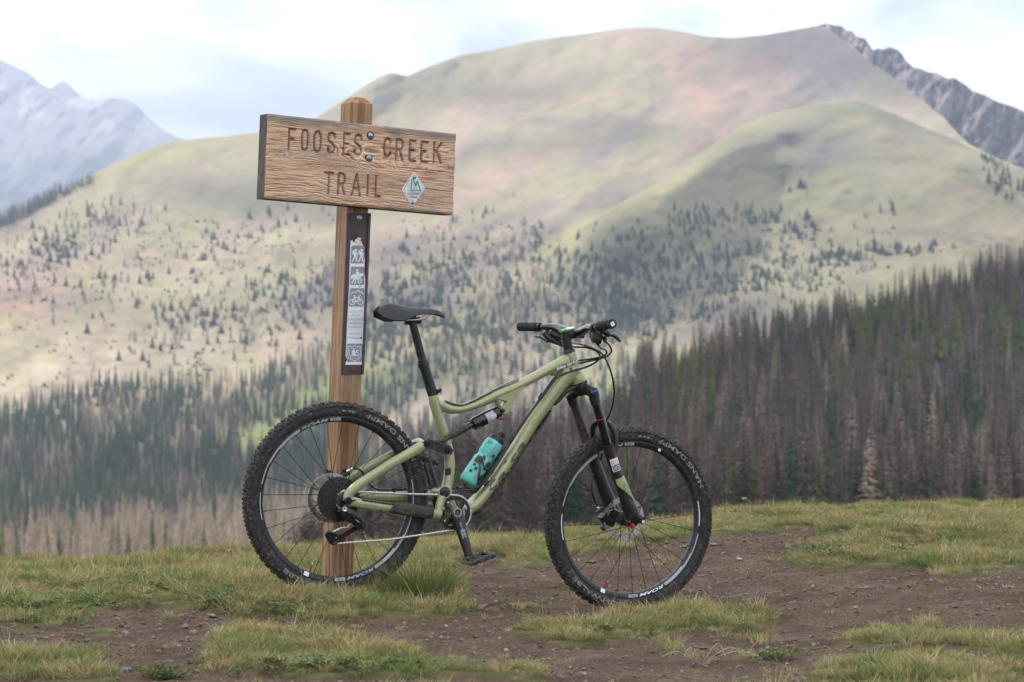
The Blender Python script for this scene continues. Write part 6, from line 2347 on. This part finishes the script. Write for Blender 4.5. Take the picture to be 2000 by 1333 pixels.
for (x, y, R_) in ((656.5, 1051, .0175), (688, 1024, .0165)):
    pm2 = MB(); toothed(pm2, at(x, y, 0), R_, 11, -.052, .0022, .005)
    pl_ = part('pulley', pm2, M['black'], der, 30)
    b = MB(); b.lathe([(.0001, .002), (.0028, .002), (.0042, 0)], at(x, y, -.0612), (0, -1, 0), 12); part('pulley_bolt', b, M['alloy'], der, 40)
cb = MB()
T(cb, [(697, 977, -.078), (688, 979, -.084), (676, 988, -.086), (664, 998, -.082), (660, 1000, -.078)], [1.9] * 5, n=8, sub=5)
part('shift_cable', cb, M['black'], bike, 60)

# rear caliper and hose
rc = MB()
T(rc, [(640, 920, .066), (648, 932, .068), (654, 944, .068)], [5, 8, 8], [7, 9, 9], n=12, sub=2, power=3)
T(rc, [(655, 938, .068), (664, 930, .068), (676, 926, .068), (682, 922, .066)], [7, 7, 6, 4], [8, 8, 7, 5], n=12, sub=2, power=3)
T(rc, [(640, 919, .062), (637, 921, .062)], [5, 5], n=10); T(rc, [(672, 917, .062), (676, 934, .068)], [3.5, 5], n=10)
cal = part('brake_caliper', rc, M['black'], bike, 40)
b = MB(); T(b, [(676, 922, .064), (689, 914.5, .062)], [2.6, 2.2], n=10); part('hose_fitting', b, M['alloy'], cal, 40)
ho_ = MB(); T(ho_, [(688, 915, .062), (697, 915, .058), (706, 921, .056), (713, 931, .056), (722, 946, .056), (738, 956, .058), (770, 957, .058), (800, 954.5, .054), (840, 953, .045), (880, 954, .03), (905, 952, .01)], [2.0] * 11, n=8, sub=4)
part('brake_hose', ho_, M['gloss'], bike, 60)
cl_ = MB(); T(cl_, [(768, 953, .054), (770, 961, .06)], [2.2, 3], n=8); part('hose_clip', cl_, M['black'], bike, 60)

# small guard behind the seat tube
gp = MB()
gp.prism(poly_xz([(868.5, 916), (880, 914), (881, 927), (870, 929)], -.026), -.0285, -.024, .0012)
part('port_plug', gp, M['black'], frame, 30)

# ---- fork
fk = MB()
T(fk, [(1129, 750), (1133, 758), (1140, 765)], [15, 14, 13], [17, 18, 18], n=18, sub=2)
T(fk, [(1160, 768, -.066), (1149, 762, -.040), (1139, 760, 0), (1126, 764, .040), (1118, 772, .066)], [11, 11.5, 13, 11.5, 11], [11, 10, 11, 10, 11], n=16, sub=4, lat=(1, 0, 0))
T(fk, [(1158, 766, -.066), (1164, 790, -.066)], [11.5, 10], n=18)
T(fk, [(1115, 770, .066), (1121, 792, .066)], [11.5, 10], n=18)
fork = part('fork_crown', fk, M['black'], bike, 40)
tc_ = MB(); T(tc_, [(1157, 762.5, -.066), (1158.2, 767, -.066)], [7.5, 9.5], n=18); part('top_cap', tc_, M['blue'], fork, 40)
for (a, b_, y_) in (((1161, 776), (1190.5, 880), -.066), ((1118, 778), (1150, 880), .066)):
    s3 = MB(); T(s3, [(*a, y_), (*b_, y_)], [9, 9], n=20)
    part('stanchion', s3, M['gloss'] if y_ < 0 else M['black_mud'], fork, 40)
og = MB(); T(og, [(1172.3, 818, -.066), (1172.9, 820, -.066)], [9.8, 9.8], n=20); part('o_ring', og, M['red'], fork, 40)
lg = MB()
T(lg, [(1187, 869, -.066), (1189, 876, -.066), (1194, 893, -.066), (1206, 930, -.066), (1218, 962, -.066), (1226, 985, -.067), (1234, 1005, -.066), (1238, 1018, -.062)], [12.2, 12, 10.8, 11.2, 12.4, 14, 15.5, 13], [12, 11.5, 11, 11.5, 12, 12, 11, 9], n=20, sub=4)
T(lg, [(1228, 1000, -.066), (1245, 1012, -.066), (1257, 1018, -.064)], [8, 9, 7], [7, 8, 7], n=14, sub=3)
T(lg, [(1232, 1017, -.060), (1222, 1022, -.060)], [8, 6], [8, 7], n=12)
T(lg, [(1151, 871, .066), (1153, 878, .066), (1160, 900, .066), (1172, 935, .066), (1185, 968, .066), (1196, 995, .067), (1203, 1012, .064), (1206, 1020, .06)], [12.5, 12, 12.5, 13, 14, 15, 14, 11], [12, 12, 12, 12.5, 12.5, 12, 10, 8], n=20, sub=4)
low = part('fork_lowers', lg, M['black'], bike, 40)
am = MB()
T(am, [(1200, 884, -.062), (1203, 866, -.060), (1200, 846, -.056), (1193, 832, -.045), (1184, 826, -.022), (1175, 824, 0), (1167, 826, .025), (1159, 833, .046), (1158, 848, .057), (1163, 872, .062)], [6.5, 5.5, 5.5, 6, 6.5, 7, 6.5, 6, 5.5, 6], [7, 7, 7, 6, 5, 5, 5, 6, 7, 7], n=14, sub=4)
part('fork_arch', am, M['black'], low, 50)
def leg_pt(s_, t_, grow=.0004):
    """s 0..1 along the near lower leg, t -1..1 around its outer face"""
    PTS = [(1194, 893), (1206, 930), (1218, 962), (1226, 985)]
    RR = [10.8, 11.2, 12.4, 14]
    x = s_ * 3; k = min(2, int(x)); f = x - k
    px = PTS[k][0] * (1 - f) + PTS[k + 1][0] * f; py = PTS[k][1] * (1 - f) + PTS[k + 1][1] * f
    r_ = (RR[k] * (1 - f) + RR[k + 1] * f) / PPM + .0022
    c = at(px, py, -.0662)
    ax = (at(*PTS[k + 1], -.0662) - at(*PTS[k], -.0662)).normalized()
    sd_ = Vector((ax.z, 0, -ax.x))
    if sd_.x < 0: sd_ = -sd_
    a = t_ * math.pi / 2
    return c + sd_ * math.sin(a) * (r_ + grow) + Vector((0, -math.cos(a) * (r_ + grow), 0))
def leg_quad(mb, s0, s1, t0, t1, grow=.0004, n=6, m_=4, sk=0.0):
    for i in range(n):
        for j in range(m_):
            q = lambda a, b: leg_pt(s0 + (s1 - s0) * a + sk * b, t0 + (t1 - t0) * b, grow)
            mb.add([q(i / n, j / m_), q((i + 1) / n, j / m_), q((i + 1) / n, (j + 1) / m_), q(i / n, (j + 1) / m_)], [(0, 1, 2, 3)])
gq = MB(); 
for i in range(14):
    s0, s1 = .36 + .62 * i / 14, .36 + .62 * (i + 1) / 14
    def lo(s_): return float(np.interp(s_, [.36, .48, .60, .80, .98], [-.62, -.60, -.15, .25, .70]))
    hi = lambda s_: float(np.interp(s_, [.36, .98], [.62, .98]))
    for j in range(5):
        q = lambda s_, b: leg_pt(s_, lo(s_) + (hi(s_) - lo(s_)) * b, .0006)
        gq.add([q(s0, j / 5), q(s1, j / 5), q(s1, (j + 1) / 5), q(s0, (j + 1) / 5)], [(0, 1, 2, 3)])
part('fork_decal', gq, M['fork_green'], low, 60)
lt = MB(); add_text(lt, 'ROCKSHOX', lambda u, v: leg_pt(.50 + .34 * u, -.18 + .55 * (v) + .30 * u, .0011)); part('lettering', lt, M['decal_black'], low, 0)
wq = MB(); leg_quad(wq, .02, .235, -.55, .42, .0006); part('fork_label', wq, M['decal_white'], low, 60)
wq = MB(); leg_quad(wq, .125, .225, -.48, .36, .0009); part('fork_label', wq, M['decal_black'], low, 60)
lt = MB(); add_text(lt, 'ROCK', lambda u, v: leg_pt(.115 - .075 * v, -.45 + .78 * u, .0012)); part('lettering', lt, M['red'], low, 0)
lt = MB(); add_text(lt, 'SHOX', lambda u, v: leg_pt(.213 - .075 * v, -.42 + .74 * u, .0013)); part('lettering', lt, M['decal_white'], low, 0)
kb = MB(); T(kb, [(1233, 1023, -.072), (1236, 1031, -.072)], [5, 5.2], n=14); part('rebound_knob', kb, M['red'], low, 40)
kb = MB(); T(kb, [(1229, 1019, -.080), (1230, 1019, -.084)], [2.2, 2.2], n=10); part('red_bolt', kb, M['red'], low, 40)
qr = MB(); T(qr, [(1256, 1021, -.076), (1261, 1008, -.078), (1266, 997, -.078), (1268, 991, -.078)], [2.6, 2.0, 2.6, 3], n=10, sub=3); part('axle_lever', qr, M['gloss'], low, 50)
qr = MB(); qr.lathe([(.0025, .003), (.004, .004), (.0065, .003), (.007, 0)], at(1256, 1020, -.078), (0, -1, 0), 14); part('axle_cap', qr, M['alloy'], low, 50)
fc = MB()
T(fc, [(1176, 1006, .060), (1186, 1018, .062), (1196, 1022, .062)], [9, 11, 9], [12, 13, 12], n=12, sub=2, power=3)
T(fc, [(1174, 1000, .058), (1172, 992, .058)], [6, 5], n=10); T(fc, [(1166, 999, .05), (1168, 1000, .05)], [4, 4], n=10); T(fc, [(1176, 1034, .06), (1184, 1026, .06)], [6, 8], [7, 9], n=12)
cal = part('brake_caliper', fc, M['black'], low, 40)
b = MB(); T(b, [(1167, 991, .056), (1172, 998, .056)], [2.0, 2.6], n=8); part('hose_fitting', b, M['alloy'], cal, 40)

# ---- cockpit
stm = MB()
T(stm, [(1106, 660), (1110.5, 686)], [9.5, 9.5], n=20)
T(stm, [(1105, 648), (1107.5, 664)], [10, 10.5], n=18)
T(stm, [(1107, 656), (1118, 653.5), (1128, 651)], [8.5, 8.5, 10.5], [10, 11, 17], n=16, sub=2, power=3)
stem = part('stem', stm, M['black'], bike, 40)
fp = MB(); T(fp, [(1130, 642.5), (1134, 651), (1133, 661)], [4, 5, 4], [15, 17, 15], n=12, sub=3, power=3); part('face_plate', fp, M['black'], stem, 40)
cp = MB(); T(cp, [(1095, 647.5), (1104, 644.2)], [2.6, 3.0], [9, 9], n=14); part('stem_cap', cp, M['green_logo'], stem, 40)
cp = MB(); T(cp, [(1104, 643.8), (1118, 641)], [2.6, 2.8], [10, 9], n=14); part('stem_cap', cp, M['decal_white'], stem, 40)
hb = MB()
BARP = [(1015.5, 638.5, .375), (1053, 639.0, .255), (1077, 638.5, .185), (1090, 640, .140), (1104, 646, .075), (1116, 651.5, .03), (1126, 652, 0), (1131, 651, -.03), (1139, 646.5, -.075), (1149, 640.5, -.14), (1156, 640, -.185), (1168, 638.8, -.255), (1196.5, 633, -.375)]
T(hb, BARP, [6.2, 6.2, 6.6, 7.4, 8.8, 9.2, 9.2, 9.2, 8.8, 7.6, 6.6, 6.2, 6.2], n=16, sub=4)
part('handlebar', hb, M['gloss'], bike, 50)
for (a, b_, c_) in (((1015.5, 638.5, .376), (1050, 639.3, .262), -1), ((1196.5, 633, -.376), (1169, 638.6, -.262), 1)):
    A, B = at(*a), at(*b_)
    g = MB(); d = B - A
    prof_p = [A + d * t for t in (0, .02, .06, .10, .86, .90, .93, 1.0)]
    g.tube(prof_p, [.0150, .0172, .0172, .0160, .0160, .0180, .0180, .0172], n=24, lat=(0, 0, 1))
    n_ = d.normalized()
    u_ = Vector((0, 0, 1)); u_ = (u_ - n_ * u_.dot(n_)).normalized(); v_ = n_.cross(u_)
    for k in range(14):
        t = .14 + .70 * k / 13
        g.tube([A + d * t + (u_ * math.cos(q) + v_ * math.sin(q)) * .0160 for q in np.linspace(0, 6.0, 14)], .0011, n=4)
    gr = part('grip', g, M['rubber'], bike, 40)
    if c_ > 0:
        e = MB(); s4 = .0105
        e.add([A - n_ * .0010 + (u_ * math.cos(q) + v_ * math.sin(q)) * s4 for q in (rad(10), rad(100), rad(190), rad(280))], [(0, 1, 2, 3)])
        part('grip_badge', e, M['decal_white'], gr, 0)
        e = MB(); e.lathe([(.0001, .0016), (.0028, .0016), (.0028, .0010)], A, -n_, 12); part('badge_dot', e, M['decal_black'], gr, 0)
        e = MB(); T(e, [(1158, 641, -.215), (1161, 640, -.225)], [8.2, 8.2], n=18); part('grip_clamp', e, M['black'], gr, 40)
    else:
        e = MB(); T(e, [(1052, 639.5, .256), (1056, 639.4, .246)], [9.4, 9.4], n=18); part('grip_clamp', e, M['black'], gr, 40)
# levers: near side
lv = MB()
T(lv, [(1178, 646, -.22), (1186, 652, -.22), (1192, 656, -.225)], [6, 6.5, 4], [6, 6, 4], n=12, sub=2)
T(lv, [(1172, 643, -.20), (1177, 648, -.215)], [5, 5], n=10)
nl = part('brake_lever', lv, M['black'], bike, 40)
bd = MB(); T(bd, [(1191, 655, -.235), (1198, 655.5, -.25), (1206, 661, -.265), (1211.5, 667.5, -.275)], [3, 4.2, 4, 2.6], [3, 5, 5, 3], n=12, sub=3); part('lever_blade', bd, M['gloss'], nl, 50)
sf = MB()
T(sf, [(1160, 645, -.16), (1162, 655, -.17), (1166, 666, -.18), (1165, 671, -.18)], [6, 9, 9, 6], [9, 14, 14, 9], n=12, sub=2, power=2.6)
T(sf, [(1171, 652, -.18), (1174, 662, -.19)], [5.5, 7], [8, 9], n=12, sub=2)
T(sf, [(1154, 650, -.15), (1157, 662, -.15)], [3.5, 4], n=10)
T(sf, [(1181, 657, -.20), (1182, 670, -.20)], [4.5, 3.2], n=10)
shf = part('shifter', sf, M['black'], bike, 40)
cm = MB(); T(cm, [(1159, 632.5, -.19), (1157.5, 646, -.18)], [2.2, 2.2], [5, 5], n=8); part('shifter_clamp', cm, M['galv'], shf, 40)
# far side
lv = MB()
T(lv, [(1067, 637, .215), (1071, 650, .21)], [4, 4], [6, 6], n=10)
T(lv, [(1064, 650, .20), (1071, 659, .19), (1085, 666, .17), (1099, 674, .15)], [6.5, 7, 7, 5], [7, 7, 5, 4], n=12, sub=3)
T(lv, [(1078, 650, .18), (1092, 656, .15), (1108, 663, .12)], [7, 8.5, 7.5], [7, 7, 6], n=12, sub=2)
fl_ = part('brake_lever', lv, M['black'], bike, 40)
bd = MB(); T(bd, [(1070, 668, .22), (1062, 663, .24), (1053, 658, .26)], [2.6, 2.4, 2.2], n=10, sub=2); part('lever_blade', bd, M['gloss'], fl_, 50)
bd = MB(); bd.lathe([(.0001, .003), (.006, .0028), (.0088, .001), (.0088, -.003)], at(1048.5, 656, .27), (.2, -1, .1), 18); part('lever_paddle', bd, M['galv'], fl_, 40)
T2 = MB(); T(T2, [(1072, 666, .2), (1090, 672, .17), (1098, 676, .15)], [3, 3, 2.5], n=10, sub=2); part('dropper_remote', T2, M['black'], bike, 40)

# hoses and cables
def cable(nm, pts, r=2.0, m='gloss', k=None):
    q = MB(); T(q, pts, [r] * len(pts), n=8, sub=6); return part(nm, q, M[m], bike, 60)


cable('brake_hose', [(1100, 666, .14), (1118, 670, .06), (1138, 674, -.02), (1159, 681, -.06), (1176, 692, -.075), (1188, 713, -.08), (1196, 737, -.08), (1199.5, 764, -.075), (1195, 797, -.060), (1186, 818, -.045), (1181, 830, -.02)])
cable('brake_hose', [(1172, 878, .040), (1176, 886, .05), (1171, 903, .058), (1160, 925, .060), (1155, 945, .058), (1158, 968, .056), (1167, 990, .056)])
cable('shift_cable', [(1102, 668, .13), (1119, 677.5, .04), (1143, 679, -.02), (1163, 685, -.05), (1171, 694, -.055), (1166, 706, -.055), (1146, 717, -.045), (1122, 724, -.036), (1106, 729, -.038), (1091, 736, -.040), (1079, 748, -.040), (1056, 780, -.038), (1030, 816, -.038), (1000, 862, -.037), (975, 902, -.036), (955, 932, -.036), (935, 949, -.036), (920, 957, -.030), (905, 956, -.02), (892, 951, 0)])
cable('shift_cable', [(1166, 671, -.19), (1172, 679, -.18), (1182, 684, -.15), (1184, 691, -.12), (1172, 698, -.07), (1150, 702, -.03), (1130, 705, -.010)])
cable('brake_hose', [(1184, 669, -.20), (1191, 676, -.19), (1194, 686, -.17), (1187, 695, -.12), (1168, 702, -.06), (1150, 706, -.03), (1131, 710, -.010)])
cable('brake_hose', [(1100, 722, -.035), (1086, 734, -.036), (1072, 752, -.036), (1046, 790, -.036), (1016, 832, -.036), (990, 874, -.035), (966, 912, -.034), (946, 940, -.030), (930, 962, -.020), (912, 962, 0)], 1.7)
for (x, y) in ((1057, 774), (1000, 857), (949, 942)):
    q = MB(); T(q, [(x - 4, y + 6, -.038), (x + 3, y - 4, -.038)], [4, 4], [4, 4], n=8); part('cable_clip', q, M['black'], frame, 40)
q = MB(); q.lathe([(.0001, .003), (.004, .002), (.0045, -.003)], at(1115, 721, -.031), (0, -1, 0), 12); part('cable_port', q, M['decal_black'], frame, 40)

# ---- print on the frame
def plane_text(body, p0, p1, hpx, off, m, parent, italic=0.0, up=1):
    a = at(*p0, off); b = at(*p1, off); d = b - a; L = d.length; d.normalize(); n_ = Vector((-d.z, 0, d.x)) * up
    mb = MB(); add_text(mb, body, lambda u, v: a + d * (u * L) + n_ * (v * hpx / PPM) + Vector((0, 0, 0)), italic)
    return part('lettering', mb, M[m], parent, 0)


def tube_text(body, p0, p1, hpx, rpx, rlat, m, parent, italic=0.0, lift=.0007, v_c=0.0, power=2.0, bold=.02):
    """letters laid on the rounded near side of a tube; p0-p1 is its middle line"""
    a = at(*p0, 0); b = at(*p1, 0); d = b - a; L = d.length; d.normalize(); n_ = Vector((-d.z, 0, d.x))
    rr_, rl = rpx / PPM, rlat / PPM
    def fn(u, v):
        h_ = (v - .5) * hpx / PPM + v_c / PPM
        k = max(0.0, 1 - abs(h_ / rr_) ** power) ** (1 / power)
        return a + d * (u * L) + n_ * h_ + Vector((0, -rl * k - lift, 0))
    mb = MB(); add_text(mb, body, fn, italic, bold)
    return part('lettering', mb, M[m], parent, 0)


M['salsa_ink'] = mat('olive_ink', (0.075, 0.078, 0.065), 0.5, 0, 0.2, 40, mud=0.3)
tube_text('Salsa', (950, 963), (1018, 860), 21, 13.5, 19.2, 'salsa_ink', frame, .25, .0022, 0, 2.6, bold=.005)
tube_text('bike jerks', (1079, 722.5), (1121, 706), 10.5, 15, 17.6, 'decal_black', frame, .2, .0012, bold=.10)
tube_text('bike jerks', (1080, 721.5), (1120.5, 705.5), 8.5, 15, 17.6, 'decal_white', frame, .2, .0022, bold=.02)
plane_text('Redpoint', (737, 972), (773, 970.5), 6, .0575, 'decal_black', chs, .3)
plane_text('SPLIT PIVOT', (711, 987), (737, 990.5), 3.2, -.0840, 'decal_dark', chs, .2)

# bottle cage
bc = MB()
bA, bB_ = at(912, 945, 0), at(968, 862, 0)
bax = (bB_ - bA).normalized(); bn_ = Vector((bax.z, 0, -bax.x))      # towards the down tube
if bn_.x < 0: bn_ = -bn_
def around(s_, angs, R_=.0385):
    c = bA + (bB_ - bA) * s_
    return [c + bn_ * math.cos(rad(a)) * R_ + Vector((0, -math.sin(rad(a)) * R_, 0)) for a in angs]
bc.tube(around(.42, [0, 30, 60, 85]) + around(.50, [110, 135]), .0045, .0012, n=8, sub=4, lat=(0, 0, 1))
bc.tube(around(.50, [135])[0:1] + around(.36, [100]) + around(.18, [70]) + around(.05, [30]) + around(.0, [5]), .0045, .0020, n=8, sub=4)
bc.tube(around(.46, [0, -40, -80, -110]), .0045, .0012, n=8, sub=4, lat=(0, 0, 1))
bc.tube([bA + bn_ * .040 + (bB_ - bA) * -.06, bA + bn_ * .041 + (bB_ - bA) * .5, bA + bn_ * .041 + (bB_ - bA) * .95], .004, .011, n=10)
bc.tube([bA + bn_ * .040 - bax * .010, bA + bn_ * .015 - bax * .012, bA - bn_ * .012 - bax * .006], .003, .012, n=8, sub=3)
part('bottle_cage', bc, M['black_mud'], bike, 40)

# ---- the bottle
bo = BF.empty('water_bottle', label='muddy teal sports bottle with black cap sitting in the cage on the down tube', cat='bottle')
bt = MB()
L_ = (bB_ - bA).length
prof = [(.0001, 0), (.026, 0), (.032, .003), (.0355, .012), (.0360, .030), (.0360, .094), (.0350, .102), (.0305, .110), (.0300, .116), (.0335, .124), (.0350, .132), (.0350, .160), (.0335, .170), (.0295, .178), (.0270, .181)]
k_ = L_ / .181
bt.lathe([(r_, h_ * k_) for r_, h_ in prof], bA, bax, 40)
part('bottle_body', bt, M['teal'], bo, 50)
cap = MB()
cap.lathe([(.0285, .176 * k_), (.0295, .180 * k_), (.0290, .192 * k_), (.0250, .198 * k_), (.0120, .202 * k_), (.0110, .208 * k_), (.0120, .212 * k_), (.0090, .219 * k_), (.0001, .220 * k_)], bA, bax, 32)
cap.tube([bA + bax * (.196 * k_) + bn_ * .014, bA + bax * (.214 * k_) + bn_ * .017, bA + bax * (.217 * k_) + bn_ * .004], .0045, n=8, sub=3)
part('bottle_cap', cap, M['black'], bo, 40)


def bottle_pt(s_, ang, lift=.0006):
    h_ = s_ * .181
    r_ = float(np.interp(h_, [p[1] for p in prof[1:]], [p[0] for p in prof[1:]])) + lift
    return bA + bax * (h_ * k_) + bn_ * math.cos(rad(ang)) * r_ + Vector((0, -math.sin(rad(ang)) * r_, 0))


def bpatch(mb, s0, s1, a0, a1, lift=.0006, n=4):
    for i in range(n):
        for j in range(n):
            q = lambda x, y: bottle_pt(s0 + (s1 - s0) * x, a0 + (a1 - a0) * y, lift)
            mb.add([q(i / n, j / n), q((i + 1) / n, j / n), q((i + 1) / n, (j + 1) / n), q(i / n, (j + 1) / n)], [(0, 1, 2, 3)])


wd = MB(); bpatch(wd, .12, .95, 82, 101, .0005, 14); part('sight_strip', wd, M['teal_dark'], bo, 60)
inkp = MB()
for a in [(.19, .25, 126, 144), (.27, .34, 108, 126), (.34, .39, 128, 148), (.41, .57, 106, 156), (.46, .58, 42, 76), (.18, .28, 40, 64), (.68, .74, 60, 76), (.53, .57, 100, 118), (.22, .30, 45, 62), (.30, .40, 30, 50), (.44, .54, 55, 80), (.56, .62, 105, 125), (.36, .42, 66, 80)]:
    bpatch(inkp, a[0], a[1], a[2], a[3], .0008, 3)
part('bottle_print', inkp, M['decal_black'], bo, 60)
lt = MB(); add_text(lt, 'GO', lambda u, v: bottle_pt(.86 + .06 * v, 148 - 26 * u, .0010)); part('lettering', lt, M['decal_black'], bo, 0)
lt = MB(); add_text(lt, 'T', lambda u, v: bottle_pt(.43 + .07 * v, 138 - 20 * u, .0013)); part('lettering', lt, M['teal'], bo, 0)
